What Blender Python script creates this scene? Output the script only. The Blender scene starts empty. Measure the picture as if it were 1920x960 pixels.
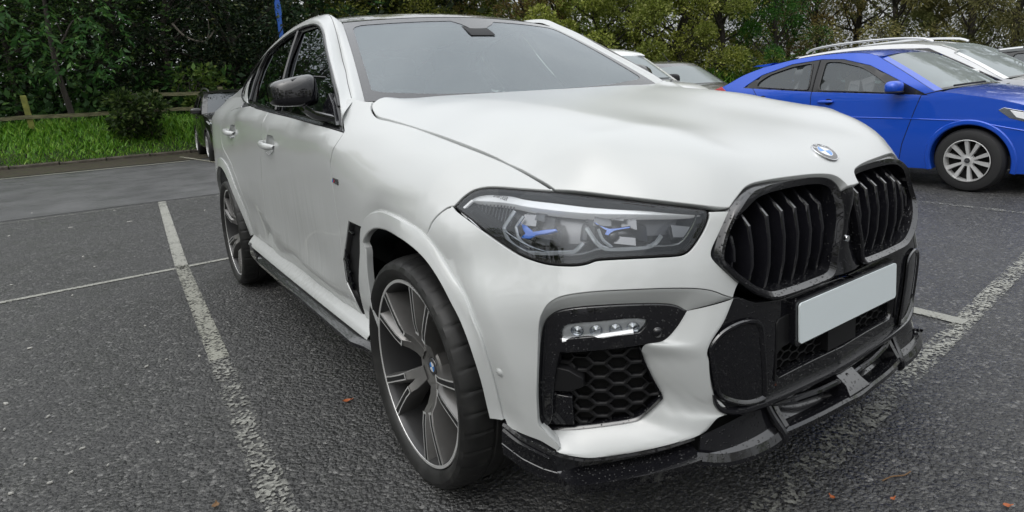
import bpy, bmesh, math, random
import numpy as np
from mathutils import Vector, Matrix, Euler
from mathutils.geometry import delaunay_2d_cdt
R=math.radians
rnd=random.Random(7); nrng=np.random.RandomState(7)
C=bpy.context.scene.collection
sc=bpy.context.scene
# ------------------------------------------------------------------ camera
cd=bpy.data.cameras.new('camera'); cam=bpy.data.objects.new('camera',cd); C.objects.link(cam)
_f=np.array([math.cos(-.153)*math.cos(2.505),math.cos(-.153)*math.sin(2.505),math.sin(-.153)])
_r=np.cross(_f,[0,0,1]); _r/=np.linalg.norm(_r); _u=np.cross(_r,_f); _c,_s=math.cos(-.0552),math.sin(-.0552)
_R,_U=_c*_r+_s*_u,-_s*_r+_c*_u
cam.matrix_world=Matrix(((_R[0],_U[0],-_f[0],1.8114),(_R[1],_U[1],-_f[1],-1.6804),(_R[2],_U[2],-_f[2],1.2371),(0,0,0,1)))
cd.sensor_width=36; cd.lens=1182.0/1920*36; cd.shift_x=-92.9/1920; cd.shift_y=-134.5/1920
cd.clip_start=.05; cd.clip_end=600
sc.camera=cam
# ------------------------------------------------------------------ light
SUN_EL,SUN_AZ=R(52),R(-75)            # high soft light, overcast
w=bpy.data.worlds.new('World'); sc.world=w; w.use_nodes=True
nt=w.node_tree; bg=nt.nodes['Background']
sky=nt.nodes.new('ShaderNodeTexSky'); sky.sky_type='NISHITA'; sky.sun_disc=False
sky.sun_elevation=SUN_EL; sky.sun_rotation=R(90)-SUN_AZ
sky.air_density=1.6; sky.dust_density=6; sky.ozone_density=.6
hs=nt.nodes.new('ShaderNodeHueSaturation'); hs.inputs['Saturation'].default_value=.16
ov=nt.nodes.new('ShaderNodeMix'); ov.data_type='RGBA'; ov.inputs[0].default_value=.62
tc=nt.nodes.new('ShaderNodeTexCoord'); nz=nt.nodes.new('ShaderNodeTexNoise'); nz.inputs['Scale'].default_value=1.7; nz.inputs['Detail'].default_value=5
cr=nt.nodes.new('ShaderNodeValToRGB'); cr.color_ramp.elements[0].position=.3; cr.color_ramp.elements[1].position=.72
cr.color_ramp.elements[0].color=(7.4,7.8,8.3,1); cr.color_ramp.elements[1].color=(13.2,13.4,13.5,1)
nt.links.new(tc.outputs['Generated'],nz.inputs['Vector']); nt.links.new(nz.outputs['Fac'],cr.inputs['Fac'])
nt.links.new(sky.outputs[0],hs.inputs['Color']); nt.links.new(hs.outputs[0],ov.inputs[6]); nt.links.new(cr.outputs[0],ov.inputs[7])
# overcast sky: three times brighter overhead than at the horizon
sx_=nt.nodes.new('ShaderNodeSeparateXYZ'); nt.links.new(tc.outputs['Generated'],sx_.inputs[0])
mr_=nt.nodes.new('ShaderNodeMapRange'); mr_.inputs['From Min'].default_value=0; mr_.inputs['From Max'].default_value=1; mr_.inputs['To Min'].default_value=.40; mr_.inputs['To Max'].default_value=1.1; nt.links.new(sx_.outputs[2],mr_.inputs['Value'])
vm=nt.nodes.new('ShaderNodeVectorMath'); vm.operation='SCALE'; nt.links.new(ov.outputs[2],vm.inputs[0]); nt.links.new(mr_.outputs[0],vm.inputs['Scale'])
nt.links.new(vm.outputs[0],bg.inputs['Color']); bg.inputs['Strength'].default_value=.15
sl=bpy.data.lights.new('sun','SUN'); sl.energy=.5; sl.angle=R(75); sl.color=(1,.97,.93)
so=bpy.data.objects.new('sun',sl); C.objects.link(so)
_d=Vector((math.cos(SUN_EL)*math.cos(SUN_AZ),math.cos(SUN_EL)*math.sin(SUN_AZ),math.sin(SUN_EL)))
so.rotation_euler=_d.to_track_quat('Z','Y').to_euler()
sc.view_settings.view_transform='Standard'; sc.view_settings.look='None'
sc.view_settings.exposure=0.24; sc.view_settings.gamma=1
sc.cycles.max_bounces=8; sc.cycles.transparent_max_bounces=24
# ------------------------------------------------------------------ helpers
def link(o,parent=None):
    C.objects.link(o)
    if parent is not None:o.parent=parent
    return o
def empty(name,label,cat,loc=(0,0,0),rz=0,group=None):
    o=bpy.data.objects.new(name,None); o.empty_display_size=.2; link(o); o.location=loc; o.rotation_euler=(0,0,rz)
    return tag(o,label,cat,group)
def tag(o,label=None,cat=None,group=None,kind=None):
    if label:o['label']=label
    if cat:o['category']=cat
    if group:o['group']=group
    if kind:o['kind']=kind
    return o
def mesh(name,V,F,mat,parent=None,N=None,smooth=True,angle=None):
    me=bpy.data.meshes.new(name); me.from_pydata([tuple(map(float,v)) for v in V],[],[tuple(map(int,f)) for f in F]); me.update()
    if mat is not None:
        for m in (mat if isinstance(mat,(list,tuple)) else [mat]):me.materials.append(m)
    if smooth:
        me.polygons.foreach_set('use_smooth',[True]*len(me.polygons))
        if N is not None:me.normals_split_custom_set_from_vertices([tuple(map(float,n)) for n in N])
        elif angle:
            me.set_sharp_from_angle(angle=R(angle))
    o=bpy.data.objects.new(name,me); return link(o,parent)
def mirV(V):return np.asarray(V,float)*[1,-1,1]
def mirF(F):return [tuple(reversed(f)) for f in F]
def both(name,V,F,mat,parent,N=None,labels=(None,None),angle=None):
    """right part and its mirror image as two parts"""
    a=mesh(name,V,F,mat,parent,N,angle=angle)
    b=mesh(name,mirV(V),mirF(F),mat,parent,None if N is None else mirV(N),angle=angle)
    for o,l in zip((a,b),labels):
        if l:o['label']=l
    return a,b
def join2(V,F,N=None):
    """one mesh out of a right half and its mirror image"""
    V=np.asarray(V,float);n=len(V);return np.vstack([V,mirV(V)]),list(F)+[tuple(i+n for i in f) for f in mirF(F)],None if N is None else np.vstack([N,mirV(N)])
class MB:
    """collects simple shapes into one mesh"""
    def __init__(s):s.V=[];s.F=[]
    def add(s,V,F):
        n=len(s.V);s.V+=[tuple(map(float,v)) for v in V];s.F+=[tuple(int(i)+n for i in f) for f in F];return s
    def box(s,c,d,rot=None):
        x,y,z=[a/2 for a in d];V=np.array([(i*x,j*y,k*z) for i in(-1,1) for j in(-1,1) for k in(-1,1)])
        if rot is not None:V=V@np.array(rot).T
        return s.add(V+np.array(c),[(0,1,3,2),(4,6,7,5),(0,4,5,1),(2,3,7,6),(0,2,6,4),(1,5,7,3)])
    def grid(s,G,closeu=False,closev=False):
        G=np.asarray(G,float);a,b=G.shape[:2];F=[]
        for i in range(a if closeu else a-1):
            for j in range(b if closev else b-1):
                F.append((i*b+j,i*b+(j+1)%b,((i+1)%a)*b+(j+1)%b,((i+1)%a)*b+j))
        return s.add(G.reshape(-1,3),F)
    def tube(s,P,r,n=8,cap=True):
        P=np.asarray(P,float);r=np.broadcast_to(np.asarray(r,float),(len(P),));t=np.gradient(P,axis=0);t/=np.linalg.norm(t,axis=1)[:,None]+1e-12
        ref=np.array([0,0,1.]) if abs(t[0,2])<.9 else np.array([1.,0,0]);G=[]
        for p,d,q in zip(P,t,r):
            u=np.cross(ref,d);u/=np.linalg.norm(u)+1e-12;v=np.cross(d,u);ref=v if abs(v@d)<.9 else ref
            a=np.linspace(0,2*np.pi,n,endpoint=False);G.append(p+q*(np.cos(a)[:,None]*u+np.sin(a)[:,None]*v))
        G=np.array(G);k=len(s.V);s.grid(G,closev=True)
        if cap:
            s.F.append(tuple(k+i for i in range(n))[::-1]);e=k+(len(P)-1)*n;s.F.append(tuple(e+i for i in range(n)))
        return s
    def lathe(s,prof,n=48,axis='y',c=(0,0,0)):
        a=np.linspace(0,2*np.pi,n,endpoint=False);G=[]
        for r,h in prof:
            if axis=='y':G.append(np.stack([r*np.cos(a),0*a+h,r*np.sin(a)],1))
            elif axis=='z':G.append(np.stack([r*np.cos(a),r*np.sin(a),0*a+h],1))
            else:G.append(np.stack([0*a+h,r*np.cos(a),r*np.sin(a)],1))
        return s.grid(np.array(G)+np.array(c),closev=True)
    def prism(s,poly,fn0,fn1):
        """closed prism: poly list of 2d, fn maps 2d->3d for both ends"""
        n=len(poly);A=[fn0(*p) for p in poly];B=[fn1(*p) for p in poly]
        return s.add(A+B,[tuple(range(n))[::-1],tuple(range(n,2*n))]+[(i,(i+1)%n,n+(i+1)%n,n+i) for i in range(n)])
    def build(s,name,mat,parent=None,smooth=True,angle=35):
        return mesh(name,s.V,s.F,mat,parent,smooth=smooth,angle=angle if smooth else None)
    def both(s,name,mat,parent,labels=(None,None),angle=35):
        return both(name,s.V,s.F,mat,parent,labels=labels,angle=angle)
# ------------------------------------------------------------------ materials
M={}
def mat(name,col=(.5,.5,.5),rough=.5,metal=0,spec=.5,coat=0,coat_rough=.03,emit=None,**k):
    m=bpy.data.materials.new(name); m.use_nodes=True; b=m.node_tree.nodes['Principled BSDF']
    b.inputs['Base Color'].default_value=(*col,1); b.inputs['Roughness'].default_value=rough; b.inputs['Metallic'].default_value=metal
    b.inputs['Specular IOR Level'].default_value=spec; b.inputs['Coat Weight'].default_value=coat; b.inputs['Coat Roughness'].default_value=coat_rough
    if emit:b.inputs['Emission Color'].default_value=(*emit[0],1); b.inputs['Emission Strength'].default_value=emit[1]
    M[name]=m; return m
class NT:
    """tiny node-building helper"""
    def __init__(s,m):s.t=m.node_tree;s.b=s.t.nodes.get('Principled BSDF')
    def n(s,ty,**k):
        x=s.t.nodes.new('ShaderNode'+ty)
        for a,v in k.items():
            if hasattr(x,a) and not a.startswith('i_'):setattr(x,a,v)
        return x
    def l(s,a,b):s.t.links.new(a,b)
    def coord(s,obj=True):return s.n('TexCoord').outputs['Object' if obj else 'Generated']
    def mapv(s,v,scale=(1,1,1)):
        m=s.n('Mapping');m.inputs['Scale'].default_value=scale;s.l(v,m.inputs['Vector']);return m.outputs[0]
    def noise(s,v,scale,detail=4,rough=.55):
        x=s.n('TexNoise');x.inputs['Scale'].default_value=scale;x.inputs['Detail'].default_value=detail;x.inputs['Roughness'].default_value=rough;s.l(v,x.inputs['Vector']);return x.outputs['Fac']
    def vor(s,v,scale,out='Distance',feat='F1',rand=1):
        x=s.n('TexVoronoi');x.feature=feat;x.inputs['Scale'].default_value=scale;x.inputs['Randomness'].default_value=rand;s.l(v,x.inputs['Vector']);return x.outputs[out]
    def ramp(s,f,stops):
        r=s.n('ValToRGB');e=r.color_ramp.elements
        while len(e)<len(stops):e.new(.5)
        for k,(p,c) in zip(e,stops):k.position=p;k.color=(*c,1) if len(c)==3 else c
        s.l(f,r.inputs['Fac']);return r.outputs[0]
    def math(s,op,a,b=None,clamp=False):
        x=s.n('Math');x.operation=op;x.use_clamp=clamp
        for i,v in enumerate((a,b)):
            if v is None:continue
            if isinstance(v,(int,float)):x.inputs[i].default_value=v
            else:s.l(v,x.inputs[i])
        return x.outputs[0]
    def mix(s,f,a,b,mode='MIX'):
        x=s.n('Mix');x.data_type='RGBA';x.blend_type=mode
        for i,v in ((0,f),(6,a),(7,b)):
            if isinstance(v,(int,float)):x.inputs[i].default_value=v
            elif isinstance(v,tuple):x.inputs[i].default_value=(*v,1)
            else:s.l(v,x.inputs[i])
        return x.outputs[2]
    def bump(s,h,strength=.3,dist=.01,normal=None):
        x=s.n('Bump');x.inputs['Strength'].default_value=strength;x.inputs['Distance'].default_value=dist;s.l(h,x.inputs['Height'])
        if normal is not None:s.l(normal,x.inputs['Normal'])
        return x.outputs[0]
    def sep(s,v):
        x=s.n('SeparateXYZ');s.l(v,x.inputs[0]);return x.outputs
    def set(s,**k):
        for a,v in k.items():
            i=s.b.inputs[a.replace('_',' ')]
            if isinstance(v,(int,float)):i.default_value=v
            elif isinstance(v,tuple):i.default_value=(*v,1)
            else:s.l(v,i)
def droplets(n,v,scale=150,size=.32,dens=.45):
    """sparse raised beads of rain as bump height"""
    x=n.n('TexVoronoi');x.inputs['Scale'].default_value=scale;n.l(v,x.inputs['Vector'])
    s=n.n('SeparateColor');n.l(x.outputs['Color'],s.inputs[0])
    keep=n.math('GREATER_THAN',s.outputs[0],1-dens)
    rad=n.math('ADD',n.math('MULTIPLY',s.outputs[1],size*.6),size*.4)
    q=n.math('DIVIDE',x.outputs['Distance'],rad)
    h=n.math('SQRT',n.math('SUBTRACT',1,n.math('MULTIPLY',q,q),clamp=True))
    return n.math('MULTIPLY',h,keep)
# pearl white paint with the film of road dirt on the lower flanks
m=mat('white_paint',(.535,.55,.548),.34,0,.5,coat=1,coat_rough=.03); n=NT(m); v=n.coord(); xyz=n.sep(v); nz_=n.sep(n.n('NewGeometry').outputs['Normal'])[2]
n.set(Coat_Roughness=n.ramp(nz_,[(.55,(.03,)*3),(.93,(.26,)*3)]))
streak=n.noise(n.mapv(v,(48,48,3.2)),1.0,6,.7); blot=n.noise(v,1.7,3)
side=n.math('MULTIPLY',n.ramp(n.math('MULTIPLY',xyz[2],1.0),[(.40,(1,)*3),(.74,(1,)*3),(1.0,(0,)*3)]),n.ramp(n.math('ADD',n.math('MULTIPLY',xyz[0],.25),1.0),[(.40,(.75,)*3),(.72,(1,)*3),(.90,(.12,)*3),(1,(.0,)*3)]))
dirt=n.math('MULTIPLY',side,n.math('MULTIPLY',n.ramp(streak,[(.36,(.25,)*3),(.66,(1,)*3)]),n.ramp(blot,[(.25,(.8,)*3),(.75,(1,)*3)])))
n.set(Base_Color=n.mix(n.math('MULTIPLY',dirt,.62),(.535,.55,.548),(.24,.245,.235)),Roughness=n.math('ADD',n.math('MULTIPLY',dirt,.3),.3),Coat_Weight=n.math('SUBTRACT',.8,n.math('MULTIPLY',dirt,.5)))
n.set(Coat_Normal=n.bump(droplets(n,v,170,.34,.12),.35,.003))
# gloss black with rain beads
def black_gloss(name,col=(.006,.006,.008),dens=.5,scale=130,st=.55):
    m=mat(name,col,.3,0,.0,coat=1,coat_rough=.02); n=NT(m); v=n.coord()
    b=n.bump(droplets(n,v,scale,.36,dens),st,.004); n.set(Normal=b,Coat_Normal=b,Roughness=.24,Specular_IOR_Level=n.ramp(n.sep(n.n('NewGeometry').outputs['Normal'])[2],[(.25,(0,)*3),(.75,(1,)*3)])); return m
black_gloss('black_gloss'); black_gloss('black_wet',(.008,.008,.010),.75,110,.8)
black_gloss('mirror_black',(.006,.006,.008),.10,120,.4)
mat('black_plastic',(.010,.010,.011),.45,spec=.3); mat('black_matt',(.006,.006,.007),.75); mat('black_trim',(.010,.010,.011),.22,coat=.4)
mat('dark_void',(.003,.003,.003),.9); mat('chrome',(.75,.76,.78),.12,1); mat('satin_silver',(.55,.56,.57),.3,1)
m=mat('rubber',(.018,.018,.019),.62); n=NT(m); v=n.coord()
n.set(Base_Color=n.ramp(n.noise(v,14,5),[(.38,(.007,)*3),(.62,(.016,.016,.0155)),(.75,(.03,.029,.027))]),Roughness=n.ramp(n.noise(v,7),[(.35,(.42,)*3),(.65,(.72,)*3)]))
m=mat('wheel_grey',(.20,.197,.193),.36,.6); n=NT(m); v=n.coord(); n.set(Base_Color=n.ramp(n.noise(v,9,5),[(.3,(.15,.147,.142)),(.7,(.235,.23,.225))]))
mat('wheel_bright',(.78,.78,.77),.34,.6);mat('wheel_barrel',(.055,.055,.056),.4,.5); mat('wheel_dark',(.02,.02,.021),.4,.4); mat('brake_disc',(.16,.15,.14),.4,1); mat('caliper_blue',(.012,.02,.12),.3,coat=.5)
mat('badge_blue',(.04,.24,.66),.2,coat=1); mat('badge_white',(.8,.82,.84),.2,coat=1); mat('badge_black',(.03,.03,.035),.25,coat=1)
mat('plate_white',(.72,.78,.80),.42,spec=.35)
mat('laser_blue',(.008,.13,.62),.25,coat=1); mat('lamp_chrome',(.62,.64,.67),.16,1); mat('lamp_dark',(.055,.057,.062),.22,.6); mat('lamp_grey',(.17,.175,.185),.25,.6); mat('lamp_white',(.82,.84,.86),.15,coat=1,emit=((1,1,1),.10))
mat('cloth_dark',(.035,.036,.038),.85); mat('leather_grey',(.10,.10,.10),.6)
def glass(name,tint,gl=(.9,.95,1),ior=1.52,rough=.0,base=0.0,haze=None):
    m=bpy.data.materials.new(name);m.use_nodes=True;t=m.node_tree;t.nodes.clear();o=t.nodes.new('ShaderNodeOutputMaterial')
    tr=t.nodes.new('ShaderNodeBsdfTransparent');tr.inputs[0].default_value=(*tint,1);g=t.nodes.new('ShaderNodeBsdfGlossy');g.inputs['Color'].default_value=(*gl,1);g.inputs['Roughness'].default_value=rough
    f=t.nodes.new('ShaderNodeFresnel');f.inputs['IOR'].default_value=ior
    a=t.nodes.new('ShaderNodeMath');a.operation='ADD';a.inputs[1].default_value=base;a.use_clamp=True;t.links.new(f.outputs[0],a.inputs[0])
    mx=t.nodes.new('ShaderNodeMixShader');t.links.new(a.outputs[0],mx.inputs[0]);t.links.new(tr.outputs[0],mx.inputs[1]);t.links.new(g.outputs[0],mx.inputs[2])
    last=mx
    if haze:  # diffuse share that paints a pale haze over the glass
        d=t.nodes.new('ShaderNodeBsdfDiffuse');d.inputs[0].default_value=(*haze[0],1);m2=t.nodes.new('ShaderNodeMixShader');m2.inputs[0].default_value=haze[1]
        t.links.new(mx.outputs[0],m2.inputs[1]);t.links.new(d.outputs[0],m2.inputs[2]);last=m2
    t.links.new(last.outputs[0],o.inputs[0]);M[name]=m;return m
glass('windscreen_glass',(.74,.82,.79),ior=1.85,base=.11);glass('painted_sky_haze',(.86,.92,.9),ior=1.01,base=0,haze=((.68,.77,.75),.22))  # second glass: pale haze of reflected sky put into its colour
glass('side_glass_clear',(.42,.52,.49),ior=1.6,base=.04)
glass('side_glass',(.10,.13,.12),ior=1.6,base=.04)
glass('lamp_glass',(.93,.94,.95),ior=1.5)

m=mat('screen_print',(.035,.035,.038),.12,coat=1);n=NT(m);v=n.coord();n.set(Coat_Normal=n.bump(droplets(n,v,140,.36,.5),.5,.004))

# ------------------------------------------------------------------ smooth skins of the hero car
# ---------- generic uniform cubic B-spline least-squares surface -------------
def bas(t):
    t=np.asarray(t,float)
    return np.stack([(1-t)**3/6,(3*t**3-6*t*t+4)/6,(-3*t**3+3*t*t+3*t+1)/6,t**3/6],-1)
class BS:
    def __init__(s,u0,u1,nu,v0,v1,nv):
        s.u0,s.u1,s.nu,s.v0,s.v1,s.nv=u0,u1,nu,v0,v1,nv   # nu,nv = intervals
    def loc(s,u,v):
        a=np.clip((np.asarray(u,float)-s.u0)/(s.u1-s.u0),0,1)*s.nu;b=np.clip((np.asarray(v,float)-s.v0)/(s.v1-s.v0),0,1)*s.nv
        i=np.minimum(a.astype(int),s.nu-1);j=np.minimum(b.astype(int),s.nv-1)
        return i,j,bas(a-i),bas(b-j)
    def fit(s,pts,w=None,lam=1e-3,ru=1.,rv=1.):
        pts=np.asarray(pts,float);n=s.nu+3;m=s.nv+3
        i,j,bu,bv=s.loc(pts[:,0],pts[:,1])
        A=np.zeros((n*m,n*m));b=np.zeros(n*m)
        W=np.ones(len(pts)) if w is None else np.asarray(w,float)
        for k in range(len(pts)):
            idx=((i[k]+np.arange(4))[:,None]*m+(j[k]+np.arange(4))[None]).ravel()
            c=np.outer(bu[k],bv[k]).ravel()
            A[np.ix_(idx,idx)]+=W[k]*np.outer(c,c);b[idx]+=W[k]*c*pts[k,2]
        G=np.arange(n*m).reshape(n,m)
        hu=(s.u1-s.u0)/s.nu;hv=(s.v1-s.v0)/s.nv
        def reg(a,w):
            ids=[x.ravel() for x in a]
            st=[(1,-2,1)][0]
            for p in range(3):
                for q in range(3):
                    np.add.at(A,(ids[p],ids[q]),w*st[p]*st[q])
        ar=hu*hv
        reg((G[:-2],G[1:-1],G[2:]),lam*ru*ar/hu**4)
        reg((G[:,:-2],G[:,1:-1],G[:,2:]),lam*rv*ar/hv**4)
        # cross term
        ids=[G[:-1,:-1].ravel(),G[1:,:-1].ravel(),G[:-1,1:].ravel(),G[1:,1:].ravel()];st=(1,-1,-1,1)
        for p in range(4):
            for q in range(4):np.add.at(A,(ids[p],ids[q]),2*lam*ar/(hu*hv)**2*st[p]*st[q])
        A+=np.eye(n*m)*1e-9
        s.c=np.linalg.solve(A,b).reshape(n,m);return s
    def __call__(s,u,v):
        u,v=np.broadcast_arrays(np.asarray(u,float),np.asarray(v,float));sh=u.shape
        i,j,bu,bv=s.loc(u.ravel(),v.ravel());r=np.zeros(i.shape)
        for a in range(4):
            for b in range(4):r+=bu[:,a]*bv[:,b]*s.c[i+a,j+b]
        return r.reshape(sh)
def crom(P,n,closed=False):
    """centripetal-ish Catmull-Rom resample by arc length to n points"""
    P=np.asarray(P,float)
    Q=np.vstack([2*P[0]-P[1],P,2*P[-1]-P[-2]])
    out=[]
    for k in range(1,len(Q)-2):
        p0,p1,p2,p3=Q[k-1:k+3];t=np.linspace(0,1,24,endpoint=False)[:,None]
        d1=np.linalg.norm(p2-p1)+1e-9;m1=(p2-p0)/(np.linalg.norm(p1-p0)+d1)*d1;m2=(p3-p1)/(np.linalg.norm(p3-p2)+d1)*d1
        h=t*t*(3-2*t);out.append(p1*(1-h)+p2*h+m1*(t*(1-t)**2)-m2*(t*t*(1-t)))
    out=np.vstack(out+[P[-1:]])
    if n is None:return out
    return relen(out,n)
def relen(P,n):
    P=np.asarray(P,float);L=np.r_[0,np.cumsum(np.linalg.norm(np.diff(P,axis=0),axis=1))]
    t=np.linspace(0,L[-1],n)
    return np.stack([np.interp(t,L,P[:,k]) for k in range(P.shape[1])],1)
# ---------- car body side/front skin : plan curve + normal offset -------------
PLAN=[(0.895,0),(0.89,-.2),(0.876,-.40),(0.848,-.53),(0.79,-.645),(0.71,-.745),(0.615,-.838),(0.50,-.908),(0.37,-.950),(0.2,-.968),(-.15,-.975),(-.6,-.98),(-1.2,-.982),(-1.8,-.982),(-2.4,-.98),(-2.9,-.982),(-3.3,-.965),(-3.6,-.92),(-3.83,-.82),(-3.97,-.63),(-4.03,-.35),(-4.04,0)]
_pc=crom(PLAN,1200)
for _ in range(60): _pc[1:-1]=(_pc[:-2]+2*_pc[1:-1]+_pc[2:])/4
_pc=relen(_pc,1200)
_L=np.r_[0,np.cumsum(np.linalg.norm(np.diff(_pc,axis=0),axis=1))]
SMAX=_L[-1]
_t=np.gradient(_pc,axis=0);_t/=np.linalg.norm(_t,axis=1)[:,None]
_n=np.stack([_t[:,1],-_t[:,0]],1)          # outward
_n*=np.sign(_n[600]@np.array([0,-1]))
def base(s):
    f=lambda a:np.interp(s,_L,a)
    return f(_pc[:,0]),f(_pc[:,1]),f(_n[:,0]),f(_n[:,1])
def s_of(x,y):
    k=((_pc[:,0]-x)**2+(_pc[:,1]-y)**2).argmin();d=np.array([x,y])-_pc[k]
    return _L[k]+d@_t[k],d@_n[k]
CTRL=[]
def col(x,prof): # door-like column: y(z) at x
    for z,y in prof:CTRL.append((x,y,z))
CZX=np.array([-4.1,-3.3,-2.6,-1.95,-1.42,-1.03,-.67,-.46,-.31,-.16,.2]);CZZ=np.array([1.19,1.19,1.195,1.165,1.130,1.104,1.079,1.062,1.045,1.02,.98])
ZSX=np.array([-2.6,-2.3,-2.1,-1.885,-1.70,-1.51,-1.31,-1.13,-.95,-.75,-.6]);ZSZ=np.array([.80,.72,.668,.622,.582,.549,.526,.511,.503,.505,.52])
def sst(a,b,x):
    t=np.clip((x-a)/(b-a),0,1);return t*t*(3-2*t)
ARCF=[(-.33,.60),(-.325,.70),(-.28,.81),(-.17,.872),(-.007,.884),(.10,.872),(.19,.84),(.285,.768),(.36,.685),(.41,.60),(.44,.50),(.45,.39)]
ARCR=[(-2.975+.52*np.cos(t),.375+.508*np.sin(t)) for t in np.radians(np.arange(8,173,8))]
def segdist(x,z,A):
    A=np.asarray(A);d=np.full(np.shape(x),9.)
    for p,q in zip(A[:-1],A[1:]):
        v=q-p;t=np.clip(((x-p[0])*v[0]+(z-p[1])*v[1])/(v@v),0,1)
        d=np.minimum(d,np.hypot(x-p[0]-t*v[0],z-p[1]-t*v[1]))
    return d
ARCF=crom(ARCF,40);
def kink(x,y,z):
    """crease terms of the side, as outward offset"""
    w=z-np.interp(x,CZX,CZZ);a=.42*sst(.0,-.6,x)*sst(-3.7,-3.2,x)
    k=-a*(np.sqrt(w*w+.007**2)+w)/2
    w=z-np.interp(x,ZSX,ZSZ);a=.20*sst(-.68,-.9,x)*sst(-2.25,-1.85,x)
    k=k-a*(np.sqrt(w*w+.005**2)-w)/2
    u=.075-segdist(x,z,ARCF);a=.30*sst(.25,.38,z)*sst(-.36,-.2,x-.3*(z-.6))
    k=k-a*(np.sqrt(u*u+.006**2)+u)/2
    u=.05-segdist(x,z,ARCR);a=.22*sst(.45,.60,z)
    k=k-a*(np.sqrt(u*u+.006**2)+u)/2
    return np.where(y<-.3,k,0)
for x,up in ((-.6,((.04,-.962),(.08,-.932),(.12,-.895),(.16,-.85))),(-.85,((.04,-.962),(.08,-.932),(.12,-.90),(.16,-.87))),(-1.15,((.04,-.962),(.08,-.930),(.13,-.895))),(-1.5,((.04,-.960),(.08,-.922),(.13,-.88))),(-1.9,((.04,-.954),(.08,-.907),(.12,-.87))),(-2.2,((.03,-.958),(.06,-.92),(.10,-.872)))):
    cz=float(np.interp(x,CZX,CZZ));zs=float(np.interp(x,ZSX,ZSZ))
    col(x,[(.30,-.925),(.42,-.946),(zs-.04,-.969),(zs+.03,-.977),(.72,-.980),(.85,-.984),(.96,-.988),(cz-.05,-.989),(cz-.01,-.986)]+[(cz+a,b) for a,b in up])
for x in (-2.6,-2.975,-3.3):
    cz=1.195;o={-2.6:0,-2.975:.0,-3.3:.012}[x]
    col(x,[(.30,-.93+o),(.44,-.95+o),(.58,-.975+o),(.75,-.987+o),(.90,-.992+o),(1.0,-.992+o),(1.1,-.984+o),(cz,-.955+o),(cz+.04,-.905+o),(cz+.08,-.855+o),(cz+.14,-.78+o)])
for x,yy in ((-3.6,-.925),(-3.85,-.82)):
    col(x,[(.3,yy+.03),(.5,yy),(.8,yy-.01),(1.0,yy),(1.15,yy+.03),(1.28,yy+.12)])
for y in (-.35,0):
    for z,x in ((.3,-3.98),(.5,-4.03),(.75,-4.03),(.95,-3.99),(1.15,-3.93),(1.25,-3.9)):CTRL.append((x,y,z))
# front fender
col(-.3,[(.42,-.946),(.60,-.974),(.80,-.984),(.92,-.986),(1.0,-.974),(1.05,-.951),(1.09,-.918),(1.12,-.884),(1.15,-.838),(1.172,-.79)])
col(0.0,[(.44,-.945),(.60,-.970),(.80,-.976),(.88,-.974),(.95,-.962),(1.0,-.935),(1.04,-.898),(1.075,-.855),(1.105,-.805),(1.12,-.765)])
col(0.25,[(.44,-.95),(.60,-.966),(.75,-.965),(.85,-.946),(.92,-.907),(.97,-.866),(1.005,-.83),(1.035,-.793),(1.06,-.757)])
# headlight / bumper corner : plan curves at heights
for z,P in ((.30,[(.85,-.43),(.82,-.53),(.75,-.645),(.665,-.745),(.585,-.83),(.48,-.895),(.41,-.925)]),
            (.45,[(.865,-.43),(.84,-.52),(.78,-.64),(.71,-.74),(.615,-.832),(.505,-.90),(.41,-.935),(.33,-.95)]),
            (.62,[(.874,-.43),(.855,-.51),(.80,-.63),(.73,-.735),(.635,-.832),(.515,-.905),(.40,-.945),(.3,-.96)]),
            (.72,[(.870,-.43),(.845,-.52),(.785,-.64),(.71,-.745),(.61,-.837),(.49,-.902),(.38,-.94),(.29,-.955)]),
            (.80,[(.860,-.43),(.828,-.52),(.765,-.635),(.68,-.735),(.57,-.82),(.45,-.88),(.36,-.915)]),
            (.88,[(.845,-.43),(.805,-.51),(.735,-.615),(.65,-.71),(.545,-.795),(.43,-.855),(.34,-.892)]),
            (.92,[(.836,-.43),(.79,-.50),(.715,-.60),(.625,-.69),(.52,-.775),(.41,-.835),(.32,-.87)]),
            (.96,[(.80,-.42),(.74,-.50),(.66,-.59),(.57,-.675),(.47,-.755),(.37,-.81),(.3,-.845)]),
            (1.02,[(.70,-.42),(.63,-.50),(.55,-.58),(.46,-.66),(.37,-.73),(.28,-.785)])):
    for x,y in P:CTRL.append((x,y,z))
for z,x in ((.3,.87),(.5,.89),(.7,.89),(.85,.885),(.95,.85)):
    for y in (0,-.2):CTRL.append((x-(0 if y==0 else .008),y,z))
_c=[]
for x,y,z in CTRL:
    s,d=s_of(x,y);_c.append((s,z,d-float(kink(np.array(x),np.array(y),np.array(z)))))
BODY=BS(-.15,SMAX+.1,64,.2,1.36,24).fit(_c,lam=5e-6,ru=1,rv=.25)
def body(s,z,off=0):
    x,y,nx,ny=base(s);d=BODY(s,z)+kink(x,y,z)+off
    return np.stack([x+nx*d,y+ny*d,np.broadcast_to(z,np.shape(x))],-1)
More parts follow.
